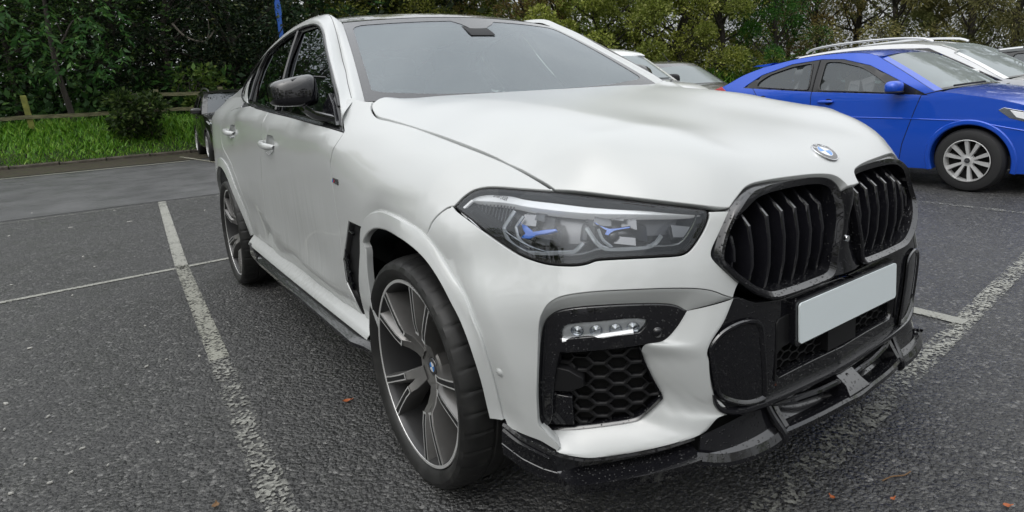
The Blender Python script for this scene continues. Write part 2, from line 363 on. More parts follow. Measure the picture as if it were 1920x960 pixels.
# ---------- hood : height field -------------
HC=[]
for x,zc,ze,ye in ((-.75,1.236,1.232,.80),(-.58,1.228,1.226,.79),(-.3,1.208,1.166,.785),(0,1.180,1.118,.765),(.2,1.152,1.073,.755),(.4,1.118,1.012,.742),(.55,1.093,.955,.725)):
    for f,q in ((0,0),(.3,-.02),(.5,-.13),(.65,-.13),(.78,.06),(.87,.30)):
        HC.append((x,f*ye,zc+(ze-zc)*q))
HC=[q for q in HC if not(q[0]<-.5 and q[1]>.60)]
HC+=[(-.56,.70,1.229),(-.62,.76,1.231),(-.53,.76,1.224),(-.45,.795,1.200),(-.43,.74,1.207)]
for y,P in ((0,((.74,1.045),(.815,1.01),(.87,.968),(.907,.921))),(.2,((.73,1.05),(.805,1.015),(.85,.98),(.875,.952))),(.33,((.72,1.055),(.785,1.022),(.83,.987),(.850,.962))),(.42,((.55,1.113),(.63,1.092),(.71,1.058),(.78,1.007),(.82,.96),(.834,.935))),(.50,((.45,1.115),(.55,1.093),(.63,1.065),(.70,1.025),(.76,.97)))):
    for x,z in P:HC.append((x,y,z))
SHUT=[(-0.5069,0.8130,1.2240),(-0.4899,0.8326,1.2050),(-0.4450,0.8444,1.1836),(-0.3928,0.8496,1.1673),(-0.3508,0.8441,1.1601),(-0.3158,0.8354,1.1555),(-0.2816,0.8273,1.1498),(-0.2485,0.8192,1.1441),(-0.2153,0.8115,1.1384),(-0.1803,0.8054,1.1322),(-0.1422,0.8014,1.1258),(-0.1003,0.7997,1.1196),(-0.0556,0.8003,1.1135),(-0.0120,0.8010,1.1076),(0.0287,0.8009,1.1018),(0.0672,0.8006,1.0959),(0.1037,0.7998,1.0900),(0.1370,0.7979,1.0841),(0.1664,0.7945,1.0779),(0.1917,0.7891,1.0716),(0.2138,0.7825,1.0650),(0.2340,0.7749,1.0583),(0.2531,0.7671,1.0514),(0.2719,0.7595,1.0442),(0.2912,0.7526,1.0369),(0.3117,0.7469,1.0295),(0.3341,0.7427,1.0223),(0.3592,0.7410,1.0153),(0.3852,0.7403,1.0085),(0.4088,0.7385,1.0013),(0.4294,0.7353,0.9936),(0.4485,0.7315,0.9857),(0.4676,0.7280,0.9777),(0.4869,0.7248,0.9700),(0.4946,0.7201,0.9692),(0.5180,0.7065,0.9668),(0.5407,0.6929,0.9644),(0.5624,0.6787,0.9618),(0.5833,0.6642,0.9591),(0.6039,0.6498,0.9563),(0.6244,0.6357,0.9535),(0.6448,0.6217,0.9508),(0.6650,0.6078,0.9480),(0.6843,0.5935,0.9451),(0.7026,0.5783,0.9420),(0.7199,0.5625,0.9386),(0.7367,0.5463,0.9352),(0.7535,0.5302,0.9317),(0.7704,0.5144,0.9284),(0.7872,0.4984,0.9250),(0.8031,0.4819,0.9214),(0.8180,0.4640,0.9176),(0.8316,0.4445,0.9134)]
HC+=SHUT
DOME=crom(np.array([(-.60,.565),(-.32,.52),(.04,.47),(.274,.445),(.45,.437),(.60,.43),(.74,.405),(.83,.36)]),80)
def hkink(x,y):
    """shallow crease of the power dome"""
    x,y=np.broadcast_arrays(np.asarray(x,float),np.asarray(y,float));ay=np.abs(y);w=ay-np.interp(-x,-DOME[:,0][::1],DOME[:,1]) if False else ay-np.interp(x,DOME[:,0],DOME[:,1])
    a=.10*sst(-.62,-.3,x)*sst(.82,.45,x)
    return -a*(np.sqrt(w*w+.012**2)+w)/2*np.exp(-(w/.25)**2)
_h=HC+[(x,-y,z) for x,y,z in HC if y>0]
_w=[40 if (q[0],abs(q[1]),q[2]) in SHUT else (6 if q[0]>.8 else 1) for q in _h]
HOOD_=BS(-.8,1.0,26,-.95,.95,32).fit([(x,y,z-float(hkink(x,y))) for x,y,z in _h],w=_w,lam=8e-5)
def HOOD(x,y):return HOOD_(x,y)+hkink(x,y)
def hood(x,y):return np.stack([x,y,HOOD(x,y)],-1)

# ---------- greenhouse side : y = -g(x,z) ; windscreen W(a,t) -----------------
def green(x,z):
    t=(z-1.13)/.5
    return np.stack([x,-(.925-.47*(z-1.13)+.05*t*(1-t)-.012*((x+1.5)/1.1)**2+.012),z+0*x],-1)
def wind(a,t):
    yb=.80;yt=.623
    xb=-.60-.04*a*a;xt=-1.25-.08*a*a;zb=1.205+.021*a*a;zt=1.627-.028*a*a
    b=.05*t*(1-t)
    return np.stack([xb+(xt-xb)*t+b*.55,a*(yb+(yt-yb)*t),zb+(zt-zb)*t+b*.8],-1)
RX=np.array([-1.2,-1.25,-1.33,-1.45,-1.6,-1.9,-2.3,-2.8,-3.2,-3.6,-3.9]);RZ=np.array([1.617,1.628,1.648,1.671,1.688,1.699,1.683,1.615,1.525,1.40,1.275])

# outlines of panels and lamps, in skin coordinates (path length, height) or (x, y)
D={
'shut':[[2.0694,1.224],[2.0669,1.216],[2.0539,1.205],[2.0344,1.1937],[2.0113,1.1835],[1.9866,1.1745],[1.9616,1.1672],[1.9394,1.1628],[1.9194,1.1599],[1.9009,1.1577],[1.8827,1.1554],[1.8642,1.1526],[1.8461,1.1498],[1.8283,1.147],[1.8107,1.1442],[1.7931,1.1414],[1.7755,1.1386],[1.7577,1.1356],[1.7395,1.1325],[1.7209,1.1293],[1.7018,1.1261],[1.6822,1.1229],[1.6619,1.1197],[1.6412,1.1166],[1.6201,1.1135],[1.5989,1.1105],[1.5779,1.1075],[1.5573,1.1045],[1.5371,1.1016],[1.5172,1.0987],[1.4977,1.0957],[1.4788,1.0928],[1.4604,1.0898],[1.4429,1.0869],[1.4261,1.0838],[1.4103,1.0808],[1.3953,1.0777],[1.3812,1.0745],[1.3679,1.0714],[1.3553,1.0681],[1.343,1.0649],[1.3311,1.0616],[1.3193,1.0582],[1.3076,1.0548],[1.2959,1.0514],[1.2839,1.0479],[1.2716,1.0443],[1.2589,1.0407],[1.2456,1.037],[1.2316,1.0334],[1.2168,1.0297],[1.201,1.0261],[1.1842,1.0225],[1.1664,1.0189],[1.148,1.0154],[1.1296,1.0119],[1.1117,1.0084],[1.0945,1.0048],[1.0781,1.0011],[1.0625,0.9973],[1.0476,0.9935],[1.0332,0.9896],[1.0193,0.9856],[1.0058,0.9817],[0.9927,0.9777],[0.9799,0.9739],[0.9673,0.9701]],
'hoodfront':[[0.8312,-0.444],[0.8316,-0.4386],[0.8318,-0.4332],[0.8321,-0.4277],[0.8323,-0.422],[0.8327,-0.416],[0.833,-0.41],[0.8331,-0.4039],[0.8332,-0.3975],[0.8334,-0.3908],[0.8338,-0.3837],[0.8347,-0.3763],[0.836,-0.3685],[0.8375,-0.3606],[0.8391,-0.3526],[0.8408,-0.3445],[0.8425,-0.3361],[0.8441,-0.3276],[0.8456,-0.3189],[0.847,-0.3099],[0.8483,-0.3007],[0.8495,-0.2914],[0.8508,-0.282],[0.852,-0.2725],[0.8532,-0.2629],[0.8544,-0.2531],[0.8555,-0.2431],[0.8565,-0.233],[0.8576,-0.2228],[0.8585,-0.2124],[0.8595,-0.2019],[0.8604,-0.1913],[0.8613,-0.1806],[0.8623,-0.1698],[0.8632,-0.159],[0.8642,-0.1482],[0.8653,-0.1373],[0.8665,-0.1266],[0.8678,-0.1159],[0.8693,-0.1054],[0.8709,-0.095],[0.8727,-0.0849],[0.8746,-0.0751],[0.8768,-0.0657],[0.8794,-0.0571],[0.8826,-0.0498],[0.8862,-0.0442],[0.8901,-0.04],[0.8942,-0.0366],[0.8983,-0.0336],[0.9027,-0.032],[0.9071,-0.0314]],
'hoodhl':[[0.9673,0.9701],[0.9547,0.9693],[0.942,0.9685],[0.9292,0.9677],[0.9163,0.9669],[0.9037,0.9661],[0.8913,0.9653],[0.8795,0.9644],[0.8682,0.9636],[0.8574,0.9627],[0.8471,0.9618],[0.8371,0.9609],[0.8275,0.96],[0.8182,0.9591],[0.8091,0.9582],[0.8001,0.9573],[0.7912,0.9563],[0.7824,0.9554],[0.7735,0.9545],[0.7646,0.9536],[0.7556,0.9527],[0.7465,0.9518],[0.7373,0.9508],[0.7281,0.9499],[0.7187,0.949],[0.7093,0.948],[0.6997,0.9471],[0.6902,0.9461],[0.6807,0.9451],[0.6713,0.9441],[0.6619,0.943],[0.6527,0.942],[0.6435,0.9409],[0.6344,0.9397],[0.6254,0.9386],[0.6165,0.9375],[0.6076,0.9363],[0.5987,0.9352],[0.5899,0.934],[0.5811,0.9329],[0.5724,0.9317],[0.5638,0.9306],[0.5553,0.9295],[0.547,0.9284],[0.5387,0.9273],[0.5306,0.9261],[0.5226,0.925],[0.5146,0.9238],[0.5068,0.9226],[0.499,0.9214],[0.4913,0.9202],[0.4836,0.9189],[0.4759,0.9176],[0.4681,0.9162],[0.4603,0.9148],[0.4524,0.9133]],
'headlight':[[0.966,0.9678],[0.9533,0.9669],[0.9406,0.966],[0.9278,0.9652],[0.9151,0.9643],[0.9025,0.9634],[0.8902,0.9626],[0.8784,0.9617],[0.8672,0.9608],[0.8565,0.9599],[0.8462,0.959],[0.8363,0.958],[0.8267,0.9571],[0.8174,0.9562],[0.8083,0.9553],[0.7993,0.9543],[0.7904,0.9534],[0.7815,0.9525],[0.7726,0.9516],[0.7637,0.9507],[0.7547,0.9498],[0.7456,0.9489],[0.7364,0.948],[0.7271,0.947],[0.7177,0.9461],[0.7083,0.9452],[0.6988,0.9442],[0.6893,0.9432],[0.6798,0.9422],[0.6704,0.9411],[0.661,0.9401],[0.6518,0.939],[0.6426,0.9379],[0.6336,0.9368],[0.6245,0.9357],[0.6156,0.9345],[0.6066,0.9334],[0.5977,0.9322],[0.5889,0.9311],[0.5801,0.9299],[0.5714,0.9287],[0.5628,0.9276],[0.5544,0.9264],[0.546,0.9252],[0.5378,0.9239],[0.5297,0.9227],[0.5217,0.9213],[0.5139,0.9199],[0.5084,0.9156],[0.5082,0.9086],[0.511,0.9014],[0.5149,0.8943],[0.5192,0.8874],[0.5238,0.8807],[0.5289,0.8742],[0.5343,0.8679],[0.5399,0.8618],[0.5458,0.8558],[0.5518,0.85],[0.558,0.8443],[0.5643,0.8389],[0.5709,0.8337],[0.5777,0.8288],[0.5852,0.8249],[0.5934,0.8222],[0.6017,0.8204],[0.6101,0.8195],[0.6185,0.8193],[0.6269,0.8192],[0.6352,0.8193],[0.6435,0.8195],[0.6517,0.8197],[0.66,0.8198],[0.6682,0.8199],[0.6764,0.8199],[0.6846,0.82],[0.6928,0.82],[0.7009,0.82],[0.7091,0.82],[0.7172,0.82],[0.7252,0.82],[0.7332,0.8199],[0.7413,0.8198],[0.7492,0.8196],[0.7572,0.8195],[0.7651,0.8193],[0.773,0.819],[0.781,0.8188],[0.7889,0.8186],[0.7968,0.8183],[0.8047,0.8179],[0.8127,0.8173],[0.8206,0.8162],[0.8282,0.8139],[0.8357,0.8112],[0.8436,0.8093],[0.8516,0.8076],[0.8597,0.8063],[0.868,0.8055],[0.8765,0.8049],[0.885,0.8046],[0.8937,0.8045],[0.9025,0.8044],[0.9115,0.8044],[0.9205,0.8045],[0.9296,0.8046],[0.9388,0.805],[0.9481,0.8056],[0.9575,0.8065],[0.9668,0.8076],[0.9763,0.809],[0.9857,0.8106],[0.9953,0.8123],[1.0049,0.8141],[1.0146,0.8161],[1.0243,0.8184],[1.034,0.8209],[1.0437,0.8237],[1.0535,0.8268],[1.0633,0.8301],[1.0732,0.8336],[1.0832,0.8371],[1.0934,0.8406],[1.1037,0.8442],[1.1142,0.8478],[1.1247,0.8516],[1.1353,0.8554],[1.146,0.8593],[1.1567,0.8633],[1.1675,0.8674],[1.1782,0.8715],[1.189,0.8758],[1.1998,0.8801],[1.2107,0.8844],[1.2217,0.8887],[1.2329,0.893],[1.2442,0.8973],[1.2555,0.9016],[1.2669,0.9059],[1.2783,0.9102],[1.2895,0.9147],[1.3005,0.9194],[1.3104,0.9255],[1.3073,0.9313],[1.3044,0.9371],[1.3013,0.9429],[1.2979,0.9484],[1.2939,0.9536],[1.2895,0.9584],[1.2843,0.9627],[1.2783,0.9664],[1.2713,0.9692],[1.2632,0.9713],[1.2544,0.9729],[1.2449,0.9739],[1.2346,0.9746],[1.2237,0.975],[1.2122,0.9751],[1.1999,0.975],[1.1872,0.9748],[1.1739,0.9746],[1.1601,0.9743],[1.1462,0.974],[1.1322,0.9737],[1.1182,0.9734],[1.1045,0.973],[1.091,0.9727],[1.0778,0.9724],[1.0648,0.972],[1.0521,0.9715],[1.0395,0.971],[1.0271,0.9705],[1.0147,0.9699],[1.0025,0.9694],[0.9903,0.9688],[0.9782,0.9683]],
'seam':[[1.3096,0.9256],[1.3195,0.9251],[1.3272,0.9223],[1.333,0.9178],[1.3381,0.9128],[1.3428,0.9072],[1.3481,0.901],[1.3531,0.8941],[1.3578,0.8869],[1.362,0.879],[1.3649,0.8705],[1.3677,0.8615],[1.3705,0.8521],[1.3746,0.8423]],
'archo_f':[[1.8394,0.8118],[1.8242,0.8237],[1.8098,0.8353],[1.7944,0.8462],[1.7769,0.8558],[1.7578,0.8637],[1.7376,0.8699],[1.7154,0.8746],[1.6896,0.8784],[1.6592,0.8813],[1.63,0.8824],[1.6028,0.8825],[1.5773,0.8819],[1.5538,0.8808],[1.5321,0.8793],[1.5122,0.8772],[1.4938,0.8749],[1.4764,0.8725],[1.4601,0.8699],[1.4439,0.8674],[1.4282,0.8646],[1.4142,0.8609],[1.4015,0.8565],[1.3899,0.8517],[1.3796,0.8464],[1.3697,0.8409],[1.3606,0.8351],[1.3522,0.8291],[1.3443,0.8229],[1.3369,0.8166],[1.3301,0.81],[1.3233,0.8034],[1.3163,0.7968],[1.3095,0.7902],[1.3028,0.7834],[1.2961,0.7767],[1.2892,0.77],[1.2822,0.7634],[1.2751,0.7569],[1.2678,0.7505],[1.2604,0.7441],[1.2529,0.7379],[1.2454,0.7316],[1.2373,0.7256],[1.2286,0.7199],[1.2196,0.7144],[1.2108,0.7088],[1.2024,0.7032],[1.1944,0.6974],[1.187,0.6915],[1.1806,0.6852],[1.175,0.6786],[1.1698,0.6719],[1.1651,0.665],[1.1606,0.6581],[1.1561,0.6511],[1.1515,0.6443],[1.1469,0.6374],[1.1425,0.6305],[1.1386,0.6233],[1.1352,0.616],[1.1323,0.6083],[1.13,0.6004],[1.1281,0.5922],[1.1265,0.5839],[1.1251,0.5755],[1.1238,0.567],[1.1226,0.5583],[1.1213,0.5497],[1.1201,0.541],[1.1189,0.5322],[1.118,0.5234],[1.117,0.5145],[1.1161,0.5055],[1.1153,0.4964],[1.1148,0.4872],[1.1141,0.4781],[1.1135,0.4689],[1.113,0.4597],[1.1125,0.4504],[1.112,0.4411],[1.1116,0.4317],[1.1112,0.4223],[1.111,0.4127],[1.1108,0.4031],[1.1106,0.3934],[1.109,0.3848],[1.1063,0.3771]],
'archi_f':[[1.8478,0.7516],[1.8341,0.7639],[1.8198,0.7763],[1.8021,0.7882],[1.7807,0.7991],[1.7561,0.8089],[1.7279,0.8167],[1.6974,0.8217],[1.6675,0.8247],[1.6389,0.8263],[1.6116,0.8268],[1.5844,0.8267],[1.5573,0.8265],[1.5316,0.8258],[1.5081,0.8246],[1.4866,0.823],[1.467,0.8209],[1.4491,0.8184],[1.433,0.8153],[1.4186,0.8118],[1.4057,0.8078],[1.394,0.8033],[1.3835,0.7984],[1.3736,0.7932],[1.3647,0.7876],[1.3561,0.7819],[1.348,0.7759],[1.3403,0.7696],[1.3329,0.7632],[1.3257,0.7567],[1.3186,0.7501],[1.3117,0.7436],[1.305,0.7369],[1.2987,0.7301],[1.2926,0.7232],[1.2867,0.7162],[1.2812,0.7091],[1.2759,0.7019],[1.2705,0.6948],[1.265,0.6877],[1.2593,0.6807],[1.2531,0.674],[1.2463,0.6676],[1.2392,0.6614],[1.2318,0.6553],[1.2245,0.6493],[1.2175,0.6431],[1.2109,0.6369],[1.2045,0.6305],[1.1984,0.6241],[1.193,0.6175],[1.1879,0.6107],[1.1833,0.6037],[1.1791,0.5965],[1.1755,0.589],[1.1723,0.5814],[1.1695,0.5736],[1.167,0.5655],[1.1648,0.5573],[1.1629,0.549],[1.161,0.5406],[1.1594,0.532],[1.1579,0.5234],[1.1565,0.5147],[1.1552,0.5059],[1.1541,0.497],[1.153,0.4881],[1.1521,0.479],[1.1515,0.4698],[1.1509,0.4606],[1.1505,0.4513],[1.1501,0.4419],[1.1498,0.4325],[1.1494,0.4231],[1.1489,0.4137],[1.1483,0.4043],[1.1477,0.3948],[1.1471,0.3854],[1.146,0.3764]],
'bottomf':[[1.1063,0.3771],[1.1019,0.3703],[1.0975,0.3635],[1.0931,0.3567],[1.0826,0.3558],[1.0721,0.355],[1.0617,0.3542],[1.0515,0.3533],[1.0418,0.3522],[1.0328,0.3505],[1.0241,0.3488],[1.0153,0.347],[1.0067,0.3452],[0.9983,0.3431],[0.9901,0.3406],[0.9824,0.3372],[0.9751,0.3331],[0.9678,0.3289],[0.9605,0.3249],[0.9533,0.3207],[0.9461,0.3164]],
'ventleft':[[0.9461,0.3164],[0.9424,0.324],[0.9387,0.3316],[0.944,0.3382],[0.9492,0.3447],[0.9545,0.3512],[0.9598,0.3576],[0.9652,0.3639],[0.9706,0.3701],[0.9766,0.3756],[0.9825,0.3813],[0.9873,0.388],[0.9895,0.3964],[0.9896,0.4056],[0.9888,0.4151],[0.9881,0.4244],[0.9877,0.4337],[0.9872,0.443],[0.9866,0.4522],[0.9859,0.4614],[0.9852,0.4706],[0.9844,0.4798],[0.9835,0.4889],[0.9825,0.4979],[0.9814,0.5069],[0.9804,0.5158],[0.9794,0.5247],[0.9784,0.5335],[0.9775,0.5422],[0.9767,0.5508],[0.9759,0.5594],[0.9751,0.5679],[0.9743,0.5764],[0.9736,0.5849],[0.9728,0.5933],[0.972,0.6018],[0.9712,0.6102],[0.9704,0.6187],[0.9695,0.6271],[0.9687,0.6355]],
'crease':[[0.9687,0.6355],[0.9678,0.6439],[0.9671,0.6522],[0.9661,0.6604],[0.9646,0.6686],[0.9628,0.6767],[0.9602,0.6845],[0.9567,0.692],[0.9528,0.6992],[0.9485,0.7061],[0.9437,0.7126],[0.938,0.7184],[0.9315,0.7234],[0.9245,0.7277],[0.9172,0.7314],[0.9096,0.7344],[0.9018,0.7368],[0.894,0.7388],[0.8861,0.7404],[0.8783,0.7418],[0.8705,0.743],[0.8627,0.744],[0.8549,0.7449],[0.8472,0.7457],[0.8395,0.7463],[0.8318,0.7469],[0.8241,0.7474],[0.8165,0.7478],[0.8088,0.7482],[0.8012,0.7485],[0.7935,0.7487],[0.7859,0.7489],[0.7783,0.749],[0.7706,0.7491],[0.763,0.7491],[0.7554,0.7491],[0.7477,0.7491],[0.7401,0.7491],[0.7324,0.7491],[0.7247,0.749],[0.717,0.749],[0.7093,0.7489],[0.7016,0.7488],[0.6939,0.7486],[0.6861,0.7484],[0.6783,0.7482],[0.6705,0.7479],[0.6626,0.7475],[0.6548,0.7471],[0.6469,0.7466],[0.639,0.7461],[0.631,0.7455],[0.6231,0.7448],[0.6151,0.7441],[0.6071,0.7433],[0.599,0.7424],[0.5909,0.7414],[0.5828,0.7403],[0.5746,0.739],[0.5665,0.7375],[0.5583,0.7358],[0.5501,0.7338],[0.5419,0.7314],[0.5338,0.7287],[0.5259,0.7254],[0.518,0.7216],[0.5101,0.7175],[0.5021,0.7135],[0.4939,0.7095],[0.4853,0.7058],[0.4766,0.702]],
'blackedge':[[0.4766,0.702],[0.4732,0.7093],[0.4697,0.7166],[0.4659,0.7238],[0.4612,0.7306],[0.4559,0.7369]],
'kidneyout':[[0.4559,0.7369],[0.4627,0.7434],[0.4692,0.7497],[0.4757,0.7559],[0.482,0.7621],[0.4881,0.7682],[0.4941,0.7742],[0.4998,0.7802],[0.5054,0.7861],[0.5109,0.7921],[0.516,0.7981],[0.5205,0.8045],[0.5228,0.8116],[0.5214,0.819],[0.5177,0.826],[0.5131,0.8327],[0.5081,0.8392],[0.5028,0.8457],[0.4975,0.8521],[0.4923,0.8586],[0.4872,0.8652],[0.4823,0.8718],[0.4775,0.8785],[0.4728,0.8853],[0.4681,0.8921],[0.4633,0.8988],[0.4582,0.9055],[0.4528,0.9121]],
'blade_r':[[0.4766,0.702],[0.4809,0.6954],[0.4852,0.6889],[0.4895,0.6824],[0.4936,0.6758],[0.4977,0.6692],[0.5016,0.6625],[0.505,0.6555],[0.5081,0.6484],[0.5117,0.6415],[0.5162,0.6352],[0.5212,0.6293],[0.5265,0.6236],[0.5319,0.618],[0.5373,0.6124],[0.5424,0.6066],[0.5472,0.6005],[0.5512,0.5939],[0.5531,0.5861],[0.5528,0.5777],[0.5521,0.5693],[0.551,0.5607],[0.5498,0.5521],[0.5484,0.5434],[0.5469,0.5347],[0.5454,0.5259],[0.544,0.517],[0.5425,0.5081],[0.541,0.4992],[0.5394,0.4901],[0.5376,0.4811],[0.5356,0.472],[0.5333,0.4629],[0.53,0.4539],[0.5245,0.4455],[0.5171,0.4385],[0.509,0.432],[0.5025,0.4237],[0.4966,0.415],[0.4908,0.4061],[0.4851,0.3971]],
'bottom2':[[0.4891,0.4006],[0.5008,0.4031],[0.5122,0.4053],[0.518,0.3997],[0.5238,0.394],[0.5296,0.3883],[0.5354,0.3826],[0.5411,0.3767],[0.5468,0.3709],[0.5529,0.3654],[0.5598,0.361],[0.5674,0.3577],[0.5754,0.3551],[0.5835,0.353],[0.5917,0.351],[0.5998,0.3492],[0.608,0.3475],[0.6162,0.3458],[0.6244,0.3442],[0.6325,0.3426],[0.6407,0.3411],[0.6489,0.3395],[0.657,0.3379],[0.6652,0.3363],[0.6734,0.3346],[0.6815,0.3329],[0.6897,0.3312],[0.6979,0.3295],[0.7061,0.3278],[0.7143,0.3261],[0.7225,0.3244],[0.7307,0.3227],[0.7389,0.321],[0.7471,0.3194],[0.7553,0.3178],[0.7635,0.3163],[0.7717,0.3148],[0.7799,0.3134],[0.7881,0.312],[0.7963,0.3107],[0.8046,0.3094],[0.8128,0.3082],[0.8211,0.307],[0.8294,0.306],[0.8377,0.3051],[0.8461,0.3043],[0.8545,0.3038],[0.8629,0.3033],[0.8714,0.3031],[0.8799,0.3031],[0.8883,0.3035],[0.8966,0.3052],[0.9042,0.3087],[0.9118,0.3121],[0.9192,0.3159],[0.9271,0.3186],[0.9355,0.3195],[0.9441,0.3199]],
'ventframe':[[0.5918,0.6787],[0.5992,0.6834],[0.6063,0.6882],[0.6137,0.6927],[0.6215,0.6962],[0.6297,0.6987],[0.638,0.7005],[0.6464,0.702],[0.6548,0.7031],[0.6631,0.7041],[0.6715,0.7049],[0.6798,0.7056],[0.6881,0.7062],[0.6964,0.7067],[0.7046,0.7071],[0.7128,0.7075],[0.7209,0.7078],[0.729,0.7082],[0.7371,0.7084],[0.7451,0.7087],[0.7531,0.7088],[0.761,0.7089],[0.7689,0.709],[0.7768,0.709],[0.7847,0.709],[0.7925,0.7089],[0.8004,0.7088],[0.8082,0.7087],[0.8161,0.7085],[0.824,0.7083],[0.8319,0.708],[0.8399,0.7076],[0.8479,0.7071],[0.8559,0.7065],[0.8641,0.7058],[0.8722,0.7048],[0.8805,0.7037],[0.8888,0.7023],[0.8972,0.7007],[0.9057,0.6989],[0.9143,0.6967],[0.9228,0.6937],[0.931,0.6899],[0.9389,0.6851],[0.9463,0.6796],[0.9532,0.6734],[0.9591,0.6663],[0.9638,0.6584],[0.9674,0.6502],[0.9703,0.6417],[0.9724,0.6332],[0.9743,0.6247],[0.9759,0.6162],[0.9774,0.6076],[0.9788,0.5991],[0.9801,0.5906],[0.9815,0.582],[0.9829,0.5735],[0.9843,0.5649],[0.9858,0.5563],[0.9872,0.5476],[0.9885,0.5389],[0.9897,0.53],[0.9909,0.5212],[0.992,0.5122],[0.993,0.5032],[0.994,0.4941],[0.995,0.485],[0.996,0.4758],[0.9969,0.4666],[0.9979,0.4573],[0.9988,0.4479],[0.9997,0.4385],[1.0006,0.4291],[1.0014,0.4197],[1.002,0.4102],[1.0025,0.4008],[1.0023,0.3914],[1.0001,0.3828],[0.9955,0.3756],[0.9901,0.3691],[0.9788,0.3706],[0.9716,0.3785],[0.9662,0.3874],[0.9621,0.3967],[0.9603,0.4062],[0.959,0.4156],[0.958,0.425],[0.9572,0.4343],[0.9563,0.4436],[0.9553,0.4528],[0.954,0.4621],[0.9523,0.4713],[0.9505,0.4805],[0.9486,0.4896],[0.9465,0.4987],[0.9445,0.5077],[0.9424,0.5166],[0.9403,0.5255],[0.9383,0.5343],[0.9362,0.543],[0.934,0.5517],[0.9317,0.5603],[0.9294,0.5689],[0.9272,0.5775],[0.925,0.586],[0.9163,0.5854],[0.9076,0.585],[0.8989,0.586],[0.8903,0.5872],[0.8818,0.5883],[0.8735,0.5894],[0.8652,0.5904],[0.8571,0.5913],[0.849,0.5922],[0.8409,0.593],[0.833,0.5937],[0.825,0.5944],[0.8171,0.595],[0.8093,0.5956],[0.8014,0.5961],[0.7935,0.5967],[0.7857,0.5972],[0.7778,0.5977],[0.77,0.5983],[0.7621,0.5988],[0.7542,0.5994],[0.7463,0.5999],[0.7383,0.6004],[0.7303,0.601],[0.7223,0.6018],[0.7143,0.6026],[0.7062,0.6033],[0.6981,0.6039],[0.6898,0.6039],[0.6816,0.6041],[0.6735,0.6053],[0.6656,0.6074],[0.658,0.6104],[0.6509,0.6143],[0.6444,0.619],[0.6382,0.6242],[0.6324,0.6297],[0.6267,0.6353],[0.6213,0.6411],[0.616,0.6472],[0.611,0.6534],[0.6062,0.6597],[0.6015,0.666],[0.5967,0.6724]],
'fog':[[0.9181,0.622],[0.918,0.6291],[0.9176,0.6361],[0.9155,0.6431],[0.9119,0.6497],[0.9067,0.6553],[0.9002,0.6591],[0.8932,0.6615],[0.8861,0.6628],[0.8791,0.664],[0.8722,0.665],[0.8654,0.6658],[0.8586,0.6665],[0.8518,0.6671],[0.8451,0.6675],[0.8384,0.6679],[0.8318,0.6683],[0.8251,0.6686],[0.8185,0.669],[0.8119,0.6693],[0.8054,0.6697],[0.7988,0.67],[0.7922,0.6704],[0.7856,0.6708],[0.7791,0.6711],[0.7725,0.6714],[0.7658,0.6717],[0.7592,0.6719],[0.7526,0.672],[0.7459,0.6721],[0.7392,0.6721],[0.7325,0.672],[0.7257,0.6716],[0.719,0.6707],[0.7122,0.6695],[0.7054,0.6682],[0.6986,0.667],[0.7007,0.6601],[0.7037,0.6535],[0.7085,0.648],[0.7138,0.6429],[0.719,0.6378],[0.7256,0.6379],[0.7322,0.6379],[0.7388,0.638],[0.7454,0.638],[0.7519,0.638],[0.7584,0.6378],[0.7649,0.6376],[0.7713,0.6374],[0.7778,0.6372],[0.7842,0.6369],[0.7907,0.6366],[0.7971,0.6363],[0.8035,0.636],[0.81,0.6356],[0.8164,0.6352],[0.8229,0.6348],[0.8294,0.6343],[0.8359,0.6338],[0.8424,0.6332],[0.8489,0.6326],[0.8555,0.6319],[0.8622,0.6311],[0.8689,0.6303],[0.8757,0.6293],[0.8825,0.6283],[0.8894,0.6272],[0.8964,0.626],[0.9036,0.6248],[0.9108,0.6234]],
